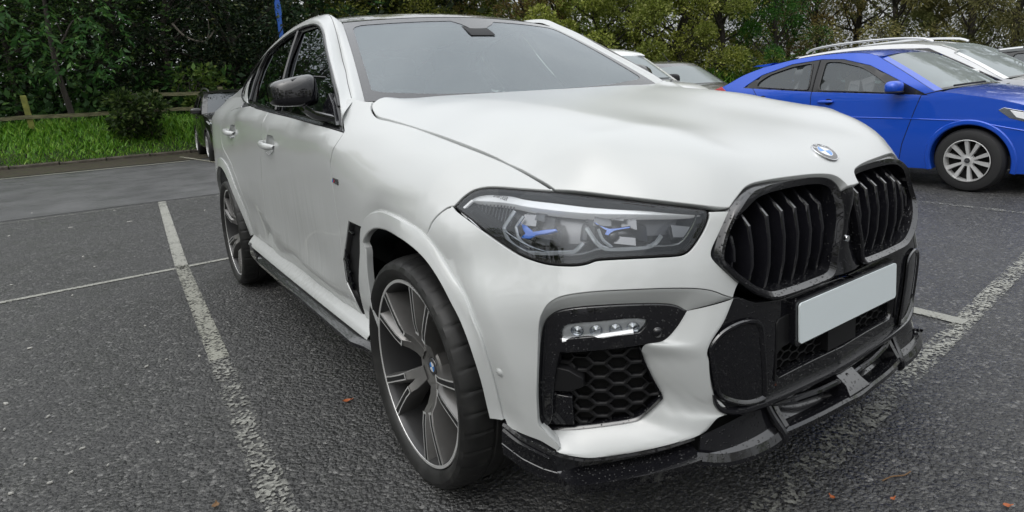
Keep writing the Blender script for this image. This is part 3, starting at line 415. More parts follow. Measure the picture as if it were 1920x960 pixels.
'mesh':[[0.9371,0.5708],[0.9273,0.5726],[0.9176,0.5743],[0.9081,0.5761],[0.8987,0.5777],[0.8895,0.5792],[0.8804,0.5806],[0.8715,0.5818],[0.8628,0.5829],[0.8541,0.5839],[0.8456,0.5847],[0.8372,0.5854],[0.8289,0.586],[0.8206,0.5866],[0.8124,0.587],[0.8042,0.5874],[0.796,0.5877],[0.7878,0.588],[0.7796,0.5882],[0.7714,0.5883],[0.7632,0.5885],[0.7549,0.5886],[0.7465,0.5887],[0.7381,0.5888],[0.7296,0.5888],[0.7211,0.5888],[0.7184,0.5806],[0.7158,0.5723],[0.7131,0.564],[0.7104,0.5557],[0.7074,0.5473],[0.7042,0.5389],[0.7008,0.5306],[0.6972,0.5222],[0.6934,0.5139],[0.6896,0.5054],[0.6856,0.497],[0.6815,0.4885],[0.6772,0.48],[0.6725,0.4716],[0.6678,0.4631],[0.6633,0.4545],[0.6612,0.4452],[0.6671,0.4386],[0.6737,0.4326],[0.6805,0.4266],[0.6873,0.4207],[0.6943,0.4148],[0.7013,0.409],[0.7085,0.4033],[0.7158,0.3977],[0.7233,0.3925],[0.7315,0.3885],[0.7402,0.3861],[0.7489,0.384],[0.7575,0.3823],[0.7662,0.3808],[0.7748,0.3794],[0.7834,0.3782],[0.792,0.3771],[0.8006,0.3759],[0.8092,0.3747],[0.8179,0.3736],[0.8266,0.3725],[0.8355,0.3713],[0.8444,0.3702],[0.8535,0.3691],[0.8627,0.368],[0.8721,0.3668],[0.8816,0.3657],[0.8913,0.3644],[0.9011,0.3632],[0.911,0.3619],[0.9209,0.3606],[0.931,0.3595],[0.941,0.3584],[0.9511,0.3574],[0.9613,0.3563],[0.9715,0.3552],[0.9818,0.3539],[0.9922,0.3524],[0.9843,0.3609],[0.9781,0.3702],[0.9756,0.3803],[0.9736,0.3903],[0.972,0.4002],[0.9706,0.4101],[0.9693,0.4199],[0.968,0.4297],[0.9665,0.4395],[0.9648,0.4492],[0.9627,0.4589],[0.9606,0.4686],[0.9583,0.4782],[0.956,0.4878],[0.9537,0.4973],[0.9514,0.5067],[0.9492,0.516],[0.9471,0.5253],[0.945,0.5345],[0.943,0.5437],[0.941,0.5527],[0.939,0.5618]],
'plastic':[[0.4559,0.7369],[0.46,0.7302],[0.464,0.7234],[0.4679,0.7166],[0.4719,0.7098],[0.4759,0.7031],[0.4801,0.6964],[0.4844,0.6899],[0.4887,0.6833],[0.4929,0.6767],[0.4971,0.6701],[0.501,0.6634],[0.5045,0.6565],[0.5077,0.6493],[0.5112,0.6424],[0.5156,0.636],[0.5206,0.63],[0.5259,0.6243],[0.5313,0.6186],[0.5367,0.613],[0.5419,0.6072],[0.5468,0.6012],[0.5509,0.5946],[0.553,0.5869],[0.5529,0.5785],[0.5521,0.57],[0.5511,0.5614],[0.5499,0.5527],[0.5485,0.544],[0.547,0.5352],[0.5455,0.5264],[0.544,0.5175],[0.5426,0.5086],[0.5411,0.4996],[0.5394,0.4906],[0.5377,0.4815],[0.5357,0.4724],[0.5334,0.4632],[0.5302,0.4541],[0.5247,0.4457],[0.5172,0.4386],[0.5091,0.4321],[0.5026,0.4238],[0.4966,0.4151],[0.4908,0.4062],[0.4851,0.3971],[0.4754,0.3966],[0.4654,0.3958],[0.4552,0.3949],[0.445,0.3941],[0.4347,0.3937],[0.4243,0.3935],[0.4137,0.3933],[0.4029,0.3931],[0.392,0.3928],[0.3809,0.3926],[0.3696,0.3924],[0.358,0.3922],[0.3464,0.392],[0.3345,0.392],[0.3225,0.3919],[0.3102,0.3918],[0.2979,0.3918],[0.2853,0.3917],[0.2726,0.3917],[0.2598,0.3916],[0.2469,0.3916],[0.2339,0.3917],[0.2209,0.3918],[0.2078,0.3919],[0.1947,0.3921],[0.1814,0.3922],[0.168,0.3924],[0.1546,0.3925],[0.141,0.3927],[0.1274,0.3928],[0.1136,0.3929],[0.0999,0.393],[0.0861,0.3932],[0.0723,0.3934],[0.0584,0.3936],[0.0445,0.3939],[0.0306,0.3943],[0.0167,0.3947],[0.0027,0.3951]],
'pod':[[0.5517,0.592],[0.5465,0.598],[0.5415,0.6041],[0.5363,0.6101],[0.5307,0.6158],[0.5246,0.621],[0.5179,0.6255],[0.5106,0.6293],[0.5028,0.6325],[0.4947,0.6354],[0.4863,0.638],[0.4776,0.64],[0.4685,0.6415],[0.4589,0.6423],[0.4491,0.6426],[0.4388,0.6422],[0.4283,0.6413],[0.4174,0.6396],[0.4063,0.6358],[0.3951,0.6315],[0.3872,0.6233],[0.3815,0.6145],[0.3794,0.6055],[0.378,0.5965],[0.3771,0.5876],[0.3764,0.5786],[0.3755,0.5696],[0.3743,0.5605],[0.373,0.5513],[0.3716,0.542],[0.3702,0.5327],[0.3688,0.5234],[0.3674,0.514],[0.366,0.5046],[0.3647,0.4951],[0.3634,0.4856],[0.3621,0.4761],[0.361,0.4666],[0.36,0.457],[0.3592,0.4475],[0.3584,0.4379],[0.3576,0.4283],[0.3567,0.4186],[0.3558,0.4089],[0.3548,0.3991],[0.3656,0.3984],[0.3762,0.3975],[0.3869,0.3971],[0.3979,0.3976],[0.4089,0.3985],[0.4199,0.3999],[0.4308,0.402],[0.4417,0.4051],[0.4523,0.4089],[0.4626,0.4131],[0.4727,0.4176],[0.4825,0.4222],[0.4919,0.427],[0.5011,0.4322],[0.5098,0.4378],[0.518,0.4441],[0.5245,0.4519],[0.5279,0.4609],[0.5304,0.4699],[0.5326,0.479],[0.5345,0.488],[0.5363,0.4969],[0.538,0.5058],[0.5396,0.5147],[0.5412,0.5235],[0.5428,0.5323],[0.5443,0.541],[0.5457,0.5496],[0.547,0.5582],[0.5482,0.5668],[0.5494,0.5752],[0.5505,0.5836]],
'doorshut_f':[[2.0666,1.1195],[2.0641,1.1103],[2.0631,1.1011],[2.0643,1.0922],[2.0673,1.0833],[2.0708,1.0743],[2.0752,1.0649],[2.0825,1.0545],[2.0895,1.0435],[2.0959,1.0322],[2.1031,1.0206],[2.1127,1.0089]],
'doorshut_b':[[3.1354,1.1829],[3.1387,1.1709],[3.1479,1.1589],[3.15,1.1452],[3.1568,1.1298],[3.1699,1.1136],[3.1806,1.0973],[3.1911,1.0808],[3.2039,1.0641],[3.2184,1.0472],[3.2329,1.0301],[3.2474,1.0128],[3.2619,0.9953],[3.2762,0.9776],[3.2901,0.9599],[3.3035,0.9419],[3.3166,0.9239],[3.3292,0.9058],[3.3412,0.8876],[3.3523,0.8693],[3.3627,0.8509],[3.373,0.8325],[3.3834,0.8139]],
'doorshut_r':[[3.7493,1.2321],[3.8431,1.2293],[3.966,1.2266],[4.0698,1.2234],[4.1474,1.2188],[4.2069,1.2117],[4.2448,1.2019],[4.2759,1.1897],[4.3142,1.1751],[4.3503,1.1584],[4.3863,1.1399],[4.423,1.12],[4.4605,1.0988],[4.5004,1.077],[4.5409,1.0548]],
'scallop':[[3.6905,0.6663],[3.6474,0.6565],[3.5984,0.6479],[3.5432,0.6406],[3.4876,0.6338],[3.4346,0.627],[3.3844,0.6201],[3.3382,0.6128],[3.296,0.6051],[3.2564,0.5972],[3.2183,0.5894],[3.1808,0.5818],[3.1428,0.5749],[3.1038,0.5687],[3.0643,0.5632],[3.0243,0.5581],[2.9837,0.5536],[2.9425,0.5496],[2.9005,0.5461],[2.8577,0.5432],[2.8144,0.5407],[2.7711,0.5386],[2.7282,0.5367],[2.6865,0.5349],[2.6462,0.5331],[2.6071,0.5313],[2.569,0.5296],[2.5316,0.528],[2.495,0.5264],[2.4592,0.5249],[2.4246,0.5232],[2.3912,0.5214],[2.3583,0.52],[2.3247,0.5195],[2.2867,0.5228],[2.2443,0.5303],[2.2151,0.5475],[2.1856,0.5647]],
'shoulder':[[4.1484,1.2134],[3.995,1.206],[3.8021,1.1994],[3.6839,1.1928],[3.594,1.1861],[3.5057,1.1798],[3.4287,1.1736],[3.3607,1.1676],[3.2932,1.1618],[3.2212,1.1564],[3.1457,1.1515],[3.0754,1.1468],[3.0125,1.1422],[2.9546,1.1377],[2.8978,1.1333],[2.8409,1.1291],[2.7852,1.125],[2.732,1.1209],[2.6821,1.1167],[2.6345,1.1125],[2.5879,1.1083],[2.5417,1.1042],[2.4952,1.1002],[2.4487,1.0964],[2.4025,1.0928],[2.3573,1.0892],[2.3143,1.0857],[2.2742,1.0823],[2.2369,1.0788],[2.2022,1.0753],[2.1694,1.072],[2.1381,1.0687],[2.1082,1.0654],[2.0794,1.0624],[2.0517,1.0596],[2.025,1.057],[1.9995,1.0545],[1.975,1.0521],[1.9513,1.0498],[1.9285,1.0474],[1.9062,1.0449],[1.8845,1.0424],[1.8633,1.0396],[1.8424,1.0366],[1.8216,1.0334],[1.8009,1.0299],[1.7802,1.0261],[1.7596,1.0221],[1.739,1.0179],[1.7183,1.0136],[1.6975,1.0094],[1.6766,1.0052],[1.6555,1.0012],[1.6344,0.9973],[1.6133,0.9937]],
'ventside':[[1.9781,0.805],[1.9484,0.8046],[1.9203,0.8039],[1.8937,0.8031],[1.8685,0.8021],[1.8467,0.8005],[1.8566,0.7882],[1.8666,0.7757],[1.8762,0.7631],[1.8845,0.7506],[1.8918,0.7381],[1.8985,0.7256],[1.9046,0.7132],[1.9104,0.7008],[1.9158,0.6883],[1.9211,0.6758],[1.9264,0.6633],[1.9319,0.6506],[1.9376,0.6378],[1.9435,0.6248],[1.9494,0.6118],[1.9551,0.5986],[1.9606,0.5854],[1.9656,0.5722],[1.9699,0.5591],[1.9738,0.546],[1.9771,0.5329],[1.98,0.5199],[1.9829,0.5069],[1.9863,0.4936],[1.9909,0.4798],[1.9971,0.4654],[2.0049,0.4504],[2.0142,0.4347],[2.0246,0.4184],[2.0349,0.4021],[2.0435,0.3862],[2.0501,0.3963],[2.0553,0.4069],[2.0587,0.4181],[2.0601,0.4301],[2.0598,0.4427],[2.0586,0.4556],[2.058,0.4683],[2.0587,0.4805],[2.0613,0.4921],[2.066,0.5029],[2.0727,0.5132],[2.081,0.523],[2.0903,0.5325],[2.1,0.542],[2.1097,0.5517],[2.1192,0.5615],[2.1281,0.5716],[2.1356,0.5822],[2.1397,0.5938],[2.1353,0.6074],[2.1252,0.6222],[2.1137,0.637],[2.1016,0.6518],[2.0894,0.6665],[2.0777,0.681],[2.0664,0.6953],[2.0552,0.7094],[2.0441,0.7234],[2.033,0.7373],[2.0219,0.7511],[2.0108,0.7648],[1.9998,0.7783],[1.9889,0.7917]],
'badge':[[2.0937,0.955],[2.0322,0.9533],[2.04,0.9322],[2.1022,0.9364]],
'handle_f':[[3.206,1.046],[3.1375,1.0412],[3.0711,1.0366],[3.0068,1.0321],[2.9444,1.0278]],
'handle_r':[[4.2585,1.0857],[4.1736,1.0799],[4.0875,1.0745],[4.0009,1.0694],[3.9186,1.0644]],
'hcup_f':[[3.0852,1.0816],[3.0237,1.0808],[2.9645,1.08],[2.9469,1.066],[2.9432,1.0509],[2.9561,1.0349],[2.9816,1.0187],[3.0267,1.003],[3.0799,0.9877],[3.1153,0.9938],[3.1514,1.0],[3.1357,1.0167],[3.121,1.0333],[3.1077,1.0496],[3.0957,1.0657]],
'hcup_r':[[4.0634,1.1156],[3.9113,1.1181],[3.891,1.1023],[3.8907,1.0857],[3.9149,1.0685],[3.9426,1.0511],[4.089,1.0369],[4.1569,1.058],[4.1271,1.0774],[4.0941,1.0967]],
'flare':[[1.7891,0.9172],[1.7672,0.924],[1.7462,0.9303],[1.7242,0.9338],[1.7024,0.9356],[1.6799,0.9368],[1.6566,0.9375],[1.6334,0.9375],[1.611,0.9365],[1.5896,0.9347],[1.5692,0.9325],[1.549,0.9303],[1.5299,0.9278],[1.5113,0.9251],[1.4937,0.9221],[1.4766,0.9191],[1.4605,0.916],[1.4449,0.9127],[1.4303,0.9093],[1.4162,0.9055],[1.4029,0.9014],[1.3902,0.897],[1.3779,0.8923],[1.3665,0.8873],[1.3557,0.8819],[1.3455,0.8762],[1.3363,0.8699],[1.3278,0.8635],[1.3197,0.857],[1.3119,0.8504],[1.3045,0.8438],[1.2974,0.8371],[1.2907,0.8304],[1.2842,0.8235],[1.2781,0.8166],[1.272,0.8097],[1.2661,0.8027],[1.26,0.7957],[1.2538,0.7887],[1.2471,0.782],[1.2398,0.7755],[1.2321,0.7691],[1.2237,0.7631],[1.2149,0.7573],[1.2058,0.7516],[1.1967,0.746],[1.1874,0.7406],[1.1785,0.7352],[1.1699,0.7298],[1.1617,0.7243]],
'dlo_top':[[-0.5271,1.1182],[-0.5398,1.1292],[-0.5527,1.1404],[-0.5657,1.1517],[-0.579,1.1631],[-0.5928,1.1746],[-0.6071,1.1861],[-0.6222,1.1978],[-0.6382,1.2096],[-0.6553,1.2215],[-0.6734,1.2335],[-0.6926,1.2456],[-0.7126,1.2578],[-0.7333,1.2703],[-0.7546,1.2828],[-0.7763,1.2956],[-0.7982,1.3086],[-0.8205,1.3218],[-0.8435,1.3352],[-0.867,1.3489],[-0.8912,1.3627],[-0.9161,1.3768],[-0.9417,1.3911],[-0.9682,1.4057],[-0.9955,1.4206],[-1.0237,1.4358],[-1.0527,1.4512],[-1.0824,1.467],[-1.1123,1.4831],[-1.1424,1.4995],[-1.1737,1.5163],[-1.2072,1.5335],[-1.2442,1.5512],[-1.2882,1.5693],[-1.3459,1.5869],[-1.4136,1.6008],[-1.4811,1.6098],[-1.5429,1.614],[-1.6033,1.6167],[-1.6624,1.6181],[-1.7198,1.6182],[-1.7749,1.6169],[-1.8279,1.6143],[-1.8795,1.6108],[-1.9303,1.6066],[-1.9802,1.6017],[-2.0289,1.596],[-2.0767,1.5896],[-2.1236,1.5825],[-2.1699,1.5749],[-2.2155,1.5668],[-2.2604,1.558],[-2.304,1.5487],[-2.346,1.5386],[-2.386,1.5278],[-2.4238,1.5162],[-2.4596,1.5039],[-2.4935,1.491],[-2.5251,1.4775],[-2.5537,1.4632],[-2.5804,1.4484],[-2.6064,1.4333],[-2.6332,1.418],[-2.6604,1.4026],[-2.6852,1.3866],[-2.7045,1.3697],[-2.7173,1.3521],[-2.7238,1.3337],[-2.7228,1.3146],[-2.6981,1.2944],[-2.626,1.2741],[-2.5301,1.2566],[-2.4234,1.2431],[-2.3196,1.2313]],
'dlo_bot':[[-2.3196,1.2313],[-2.2161,1.223],[-2.1181,1.2153],[-2.0248,1.2091],[-1.9361,1.2038],[-1.8517,1.199],[-1.7713,1.1945],[-1.6945,1.1903],[-1.621,1.1862],[-1.5506,1.1824],[-1.483,1.1787],[-1.4182,1.1752],[-1.3558,1.1718],[-1.2957,1.1684],[-1.2378,1.165],[-1.182,1.1616],[-1.1281,1.1581],[-1.076,1.1547],[-1.0256,1.1514],[-0.9769,1.1482],[-0.9296,1.1452],[-0.8839,1.1424],[-0.8395,1.1398],[-0.7964,1.1374],[-0.7546,1.135],[-0.7139,1.1326],[-0.6744,1.1299],[-0.6361,1.127],[-0.5987,1.124],[-0.5624,1.121],[-0.5271,1.1182]],
'glass_f':[[-0.9331,1.1636],[-0.8864,1.1638],[-0.841,1.1641],[-0.7971,1.1643],[-0.7544,1.1645],[-0.7129,1.1648],[-0.7194,1.1766],[-0.7253,1.1886],[-0.731,1.2005],[-0.7368,1.2125],[-0.7431,1.2246],[-0.7502,1.2367],[-0.7585,1.249],[-0.7684,1.2614],[-0.7803,1.274],[-0.7946,1.2867],[-0.8116,1.2996],[-0.8308,1.3127],[-0.8521,1.3259],[-0.875,1.3393],[-0.8993,1.3529],[-0.9247,1.3667],[-0.9507,1.3808],[-0.9772,1.3951],[-1.0037,1.4097],[-1.0302,1.4246],[-1.0572,1.4397],[-1.085,1.4552],[-1.1138,1.4709],[-1.1438,1.487],[-1.1753,1.5034],[-1.2085,1.5202],[-1.2437,1.5375],[-1.2859,1.5552],[-1.3433,1.5718],[-1.4088,1.5873],[-1.461,1.5883],[-1.5143,1.5891],[-1.5683,1.5895],[-1.6237,1.5899],[-1.6809,1.5902],[-1.6789,1.5748],[-1.6776,1.5594],[-1.6765,1.5441],[-1.6753,1.5288],[-1.6742,1.5134],[-1.6734,1.4982],[-1.6727,1.4829],[-1.6718,1.4676],[-1.6704,1.4522],[-1.6686,1.4367],[-1.6668,1.4213],[-1.6644,1.4058],[-1.6607,1.3901],[-1.6551,1.3743],[-1.6477,1.3583],[-1.6386,1.3422],[-1.6274,1.326],[-1.614,1.3097],[-1.5986,1.2934],[-1.5823,1.2772],[-1.5655,1.2612],[-1.5487,1.2452],[-1.5322,1.2294],[-1.5164,1.2137],[-1.5017,1.1982],[-1.4347,1.1942],[-1.3704,1.1904],[-1.3086,1.1867],[-1.2491,1.1831],[-1.1917,1.1796],[-1.1364,1.1762],[-1.083,1.1729],[-1.0314,1.1697],[-0.9814,1.1666]],
'glass_r':[[-1.7775,1.5971],[-1.8341,1.5956],[-1.8905,1.5934],[-1.9412,1.589],[-1.9901,1.5836],[-2.0378,1.5775],[-2.0845,1.5707],[-2.1299,1.5632],[-2.1743,1.5551],[-2.2178,1.5464],[-2.2607,1.5371],[-2.3001,1.5268],[-2.3194,1.5127],[-2.329,1.497],[-2.335,1.4806],[-2.3376,1.4638],[-2.3373,1.4465],[-2.336,1.4292],[-2.3335,1.4117],[-2.329,1.394],[-2.322,1.376],[-2.3116,1.3579],[-2.2976,1.3395],[-2.2809,1.3211],[-2.2629,1.3027],[-2.2447,1.2844],[-2.2275,1.2663],[-2.2123,1.2484],[-2.1207,1.24],[-2.0338,1.2318],[-1.9508,1.2242],[-1.8713,1.2175],[-1.795,1.2119],[-1.7219,1.2073],[-1.6518,1.2033],[-1.5846,1.1995],[-1.5199,1.1957],[-1.5332,1.2111],[-1.5477,1.2265],[-1.5629,1.2421],[-1.5783,1.2579],[-1.5937,1.2737],[-1.6083,1.2897],[-1.6218,1.3056],[-1.6341,1.3216],[-1.6461,1.3377],[-1.6577,1.3538],[-1.669,1.37],[-1.6797,1.3862],[-1.69,1.4024],[-1.6997,1.4187],[-1.7087,1.4349],[-1.7168,1.4511],[-1.7241,1.4672],[-1.7306,1.4833],[-1.7366,1.4993],[-1.7424,1.5154],[-1.7482,1.5315],[-1.7543,1.5476],[-1.761,1.5639],[-1.7687,1.5804]],
'glass_q':[[-2.4068,1.5188],[-2.4294,1.5043],[-2.4528,1.4896],[-2.4771,1.4748],[-2.503,1.4601],[-2.5303,1.4453],[-2.5576,1.4303],[-2.5831,1.4148],[-2.607,1.3988],[-2.6291,1.3824],[-2.6463,1.3653],[-2.6563,1.3473],[-2.6596,1.3286],[-2.6475,1.3088],[-2.5955,1.2881],[-2.5171,1.2683],[-2.4137,1.2604],[-2.316,1.2528],[-2.3242,1.2705],[-2.3335,1.2884],[-2.3432,1.3063],[-2.3524,1.3242],[-2.3608,1.3421],[-2.3699,1.3602],[-2.3795,1.3783],[-2.389,1.3964],[-2.3978,1.4146],[-2.4055,1.4326],[-2.411,1.4505],[-2.412,1.4679],[-2.41,1.4849],[-2.4075,1.5018]],
'belt':[[2.0666,1.1195],[2.0925,1.1226],[2.1192,1.1257],[2.1465,1.1289],[2.1749,1.1319],[2.2053,1.1347],[2.2387,1.1373],[2.2765,1.1397],[2.3189,1.142],[2.3654,1.1444],[2.4141,1.1469],[2.4623,1.1498],[2.5094,1.1529],[2.5556,1.1563],[2.6015,1.1597],[2.6486,1.1632],[2.6975,1.1667],[2.7492,1.17],[2.8034,1.1733],[2.8594,1.1766],[2.9168,1.18],[2.9763,1.1835],[3.0408,1.1872],[3.1117,1.191],[3.1857,1.195],[3.2584,1.1993],[3.3296,1.204],[3.4029,1.2091],[3.4859,1.215],[3.5811,1.2223],[3.685,1.2301]],
'fendertop':[[2.0666,1.1195],[2.0859,1.1305],[2.1056,1.1416],[2.125,1.1529],[2.1438,1.1644],[2.162,1.1761],[2.1803,1.188],[2.1995,1.2],[2.2205,1.2123],[2.2215,1.2215],[2.2217,1.2303],[2.2157,1.2371],[2.2052,1.2419],[2.1905,1.244],[2.1672,1.2374],[2.1467,1.2328],[2.1281,1.2292],[2.1111,1.2267],[2.0961,1.2253],[2.0826,1.2246],[2.0694,1.224]],
'hl_strip':[[1.2944,0.9402],[1.2917,0.9464],[1.2866,0.9511],[1.2791,0.9541],[1.2707,0.9564],[1.2619,0.9584],[1.2518,0.9595],[1.2404,0.9594],[1.2285,0.9592],[1.2159,0.9588],[1.2026,0.9582],[1.1886,0.9573],[1.1738,0.9561],[1.1584,0.9545],[1.1427,0.9526],[1.1271,0.9507],[1.1118,0.9488],[1.0969,0.9473],[1.0826,0.9461],[1.0687,0.9452],[1.0552,0.9443],[1.0419,0.9435],[1.0289,0.9427],[1.0161,0.942],[1.0035,0.9413],[0.991,0.9405],[0.9786,0.9398],[0.9661,0.939],[0.9537,0.9382],[0.9412,0.9373],[0.9287,0.9365],[0.9163,0.9356],[0.904,0.9347],[0.892,0.9339],[0.8804,0.933],[0.8693,0.9321],[0.8587,0.9313],[0.8485,0.9304],[0.8387,0.9296],[0.8292,0.9289],[0.8199,0.9282],[0.8108,0.9275],[0.8019,0.9268],[0.793,0.9262],[0.7841,0.9256],[0.7753,0.925],[0.7663,0.9244],[0.7573,0.9238],[0.7482,0.9233],[0.739,0.9228],[0.7297,0.9222],[0.7202,0.9217],[0.7105,0.9212],[0.7008,0.9206],[0.691,0.9201],[0.6812,0.9195],[0.6714,0.9189],[0.6616,0.9184],[0.6518,0.9178],[0.6421,0.9172],[0.6324,0.9166],[0.6228,0.916],[0.6131,0.9154],[0.6035,0.9148],[0.5938,0.9142],[0.5842,0.9135],[0.5745,0.9129],[0.565,0.9123],[0.5555,0.9117],[0.5462,0.911],[0.537,0.9102],[0.5279,0.9093],[0.519,0.9083],[0.5102,0.9074],[0.5184,0.9002],[0.5274,0.9009],[0.5365,0.9016],[0.5458,0.9023],[0.5551,0.9029],[0.5645,0.9035],[0.574,0.9041],[0.5835,0.9047],[0.593,0.9053],[0.6025,0.9059],[0.6121,0.9065],[0.6215,0.9071],[0.631,0.9076],[0.6405,0.9082],[0.6501,0.9088],[0.6597,0.9093],[0.6693,0.9098],[0.6789,0.9102],[0.6886,0.9107],[0.6982,0.911],[0.7078,0.9114],[0.7172,0.9117],[0.7266,0.9119],[0.7358,0.9122],[0.7449,0.9124],[0.7539,0.9126],[0.7628,0.9128],[0.7716,0.913],[0.7804,0.9132],[0.7891,0.9135],[0.7978,0.9138],[0.8065,0.9141],[0.8154,0.9144],[0.8243,0.9149],[0.8335,0.9153],[0.8428,0.9158],[0.8525,0.9164],[0.8624,0.9169],[0.8727,0.9175],[0.8834,0.9182],[0.8944,0.9188],[0.9058,0.9194],[0.9174,0.9201],[0.9291,0.9207],[0.9409,0.9213],[0.9527,0.922],[0.9644,0.9227],[0.9762,0.9233],[0.988,0.9241],[1.0,0.9249],[1.0121,0.9257],[1.0244,0.9266],[1.0368,0.9275],[1.0495,0.9284],[1.0624,0.9293],[1.0756,0.9302],[1.0893,0.9313],[1.1033,0.9325],[1.1176,0.9336],[1.132,0.9343],[1.1465,0.9349],[1.1608,0.9353],[1.175,0.9357],[1.1888,0.936],[1.2021,0.9362],[1.2149,0.9365],[1.2273,0.9367],[1.2393,0.9369],[1.2508,0.937],[1.2619,0.937],[1.2728,0.9371],[1.2835,0.9374]],
'hl_l':[[1.283,0.9384],[1.2867,0.9334],[1.2903,0.9284],[1.2939,0.9233],[1.2974,0.9183],[1.3009,0.9133],[1.2913,0.9066],[1.2803,0.9013],[1.2692,0.8963],[1.2581,0.8913],[1.2471,0.8864],[1.2363,0.8815],[1.2256,0.8766],[1.2152,0.8717],[1.205,0.8667],[1.195,0.8615],[1.1852,0.8562],[1.1753,0.851],[1.1654,0.8459],[1.1553,0.841],[1.1449,0.8363],[1.1342,0.832],[1.1231,0.8282],[1.1117,0.8249],[1.1001,0.8221],[1.0886,0.8196],[1.0772,0.8171],[1.0661,0.8146],[1.0553,0.8118]],
'hl_blue1':[[1.0758,0.8888],[1.0568,0.8846],[1.0404,0.8777],[1.0254,0.8701],[1.0098,0.8727],[0.9944,0.8751],[0.9788,0.8769],[0.9632,0.8781],[0.9476,0.8793],[0.9431,0.8744],[0.9566,0.8713],[0.9701,0.8681],[0.9839,0.8655],[0.9984,0.8643],[1.0128,0.8623],[1.0244,0.8563],[1.0377,0.8521],[1.0533,0.8524],[1.0692,0.8535],[1.0542,0.8651],[1.0634,0.8723],[1.0705,0.8803]],
'hl_blue2':[[0.8249,0.8941],[0.8144,0.8903],[0.804,0.8867],[0.7937,0.8831],[0.783,0.8808],[0.7719,0.881],[0.7607,0.8817],[0.7493,0.8828],[0.7377,0.884],[0.7259,0.885],[0.7261,0.8777],[0.7374,0.8765],[0.7486,0.8755],[0.7595,0.8743],[0.7702,0.8725],[0.7797,0.8685],[0.7873,0.8621],[0.8,0.8653],[0.794,0.8744],[0.8048,0.8802],[0.8148,0.8871]],
'hl_g1':[[1.1015,0.9188],[1.1048,0.912],[1.1083,0.9051],[1.1121,0.8982],[1.1162,0.8911],[1.1205,0.884],[1.125,0.8768],[1.1181,0.87],[1.1121,0.8629],[1.106,0.8559],[1.0992,0.8493],[1.0908,0.8435],[1.0813,0.8387],[1.0713,0.8346],[1.061,0.8311],[1.0506,0.8279],[1.0403,0.8251],[1.0297,0.8231],[1.019,0.8225],[1.0084,0.8227],[0.9979,0.8231],[0.9876,0.8235],[0.9774,0.8239],[0.9672,0.8244],[0.9571,0.8248],[0.947,0.8253],[0.937,0.8259],[0.9271,0.8264],[0.9173,0.827],[0.9076,0.8276],[0.898,0.8283],[0.8886,0.829],[0.8795,0.8304],[0.872,0.8346],[0.8655,0.8397],[0.8597,0.8452],[0.854,0.8508]],
'hl_g1b':[[1.0615,0.9081],[1.0657,0.9017],[1.0702,0.8953],[1.0748,0.8888],[1.0797,0.8822],[1.0745,0.875],[1.07,0.8676],[1.0652,0.8604],[1.0589,0.8537],[1.0505,0.8482],[1.0409,0.8438],[1.0311,0.8399],[1.0217,0.8357]],
'hl_g2':[[0.8452,0.884],[0.8403,0.878],[0.8357,0.8719],[0.8311,0.8658],[0.8265,0.8597],[0.8216,0.8539],[0.8161,0.8484],[0.81,0.8436],[0.8032,0.8396],[0.7956,0.837],[0.7876,0.8361],[0.7794,0.8356],[0.7713,0.8352],[0.7631,0.835],[0.7548,0.835],[0.7465,0.835],[0.7381,0.8352],[0.7297,0.8354],[0.7212,0.8357],[0.7127,0.836],[0.704,0.8364],[0.6953,0.8368],[0.6866,0.8373],[0.6779,0.8388],[0.6695,0.8414],[0.6616,0.8451],[0.6547,0.8499],[0.6486,0.8554],[0.6422,0.8609]],
'hl_g2b':[[0.8133,0.8814],[0.8101,0.8743],[0.8072,0.8672],[0.8035,0.8603],[0.7984,0.8542],[0.7919,0.8491],[0.785,0.8445],[0.7783,0.8398]],
'hl_box':[[0.6089,0.8845],[0.5933,0.8824],[0.5776,0.8804],[0.562,0.8783],[0.5463,0.8762],[0.558,0.8636],[0.5696,0.8512],[0.589,0.8524],[0.6083,0.8536],[0.6085,0.8639],[0.6087,0.8742]],
'p_bowl1':[[1.0256,0.8738],[1.0197,0.874]],
'p_bowl2':[[0.7738,0.8754],[0.7695,0.8753]],
'p_slat':[[0.3941,0.8829],[0.3236,0.8783],[0.2471,0.8806],[0.1695,0.876],[0.0935,0.8716],[0.0249,0.8718]],
'p_sensor':[[1.092,0.5196],[0.6733,0.6341]],
'p_bracket':[[0.9173,0.522],[0.8683,0.5403],[0.8621,0.5258],[0.8693,0.5031],[0.9375,0.4701]]}

# ------------------------------------------------------------------ trimmed panels on smooth skins
def inpoly(P,poly):
    P=np.asarray(P);poly=np.asarray(poly);x,y=P[:,0],P[:,1];c=np.zeros(len(P),bool)
    for (x1,y1),(x2,y2) in zip(poly,np.roll(poly,-1,0)):
        m=(y1>y)!=(y2>y)
        if m.any():c^=m&(x<(x2-x1)*(y-y1)/(y2-y1+1e-30)+x1)
    return c
def pdist(P,poly,closed=True):
    P=np.asarray(P);d=np.full(len(P),9.);Q=np.asarray(poly)
    for a,b in zip(Q,np.roll(Q,-1,0)) if closed else zip(Q[:-1],Q[1:]):
        v=b-a;t=np.clip(((P-a)@v)/(v@v+1e-12),0,1);d=np.minimum(d,np.linalg.norm(P-a-t[:,None]*v,axis=1))
    return d
def area2(p):p=np.asarray(p);q=np.roll(p,-1,0);return .5*np.sum(p[:,0]*q[:,1]-q[:,0]*p[:,1])
def dedupe(p,eps=.0008):
    o=[]
    for a in p:
        if not o or math.dist(a,o[-1])>eps:o.append((float(a[0]),float(a[1])))
    while len(o)>2 and math.dist(o[0],o[-1])<eps:o.pop()
    return o
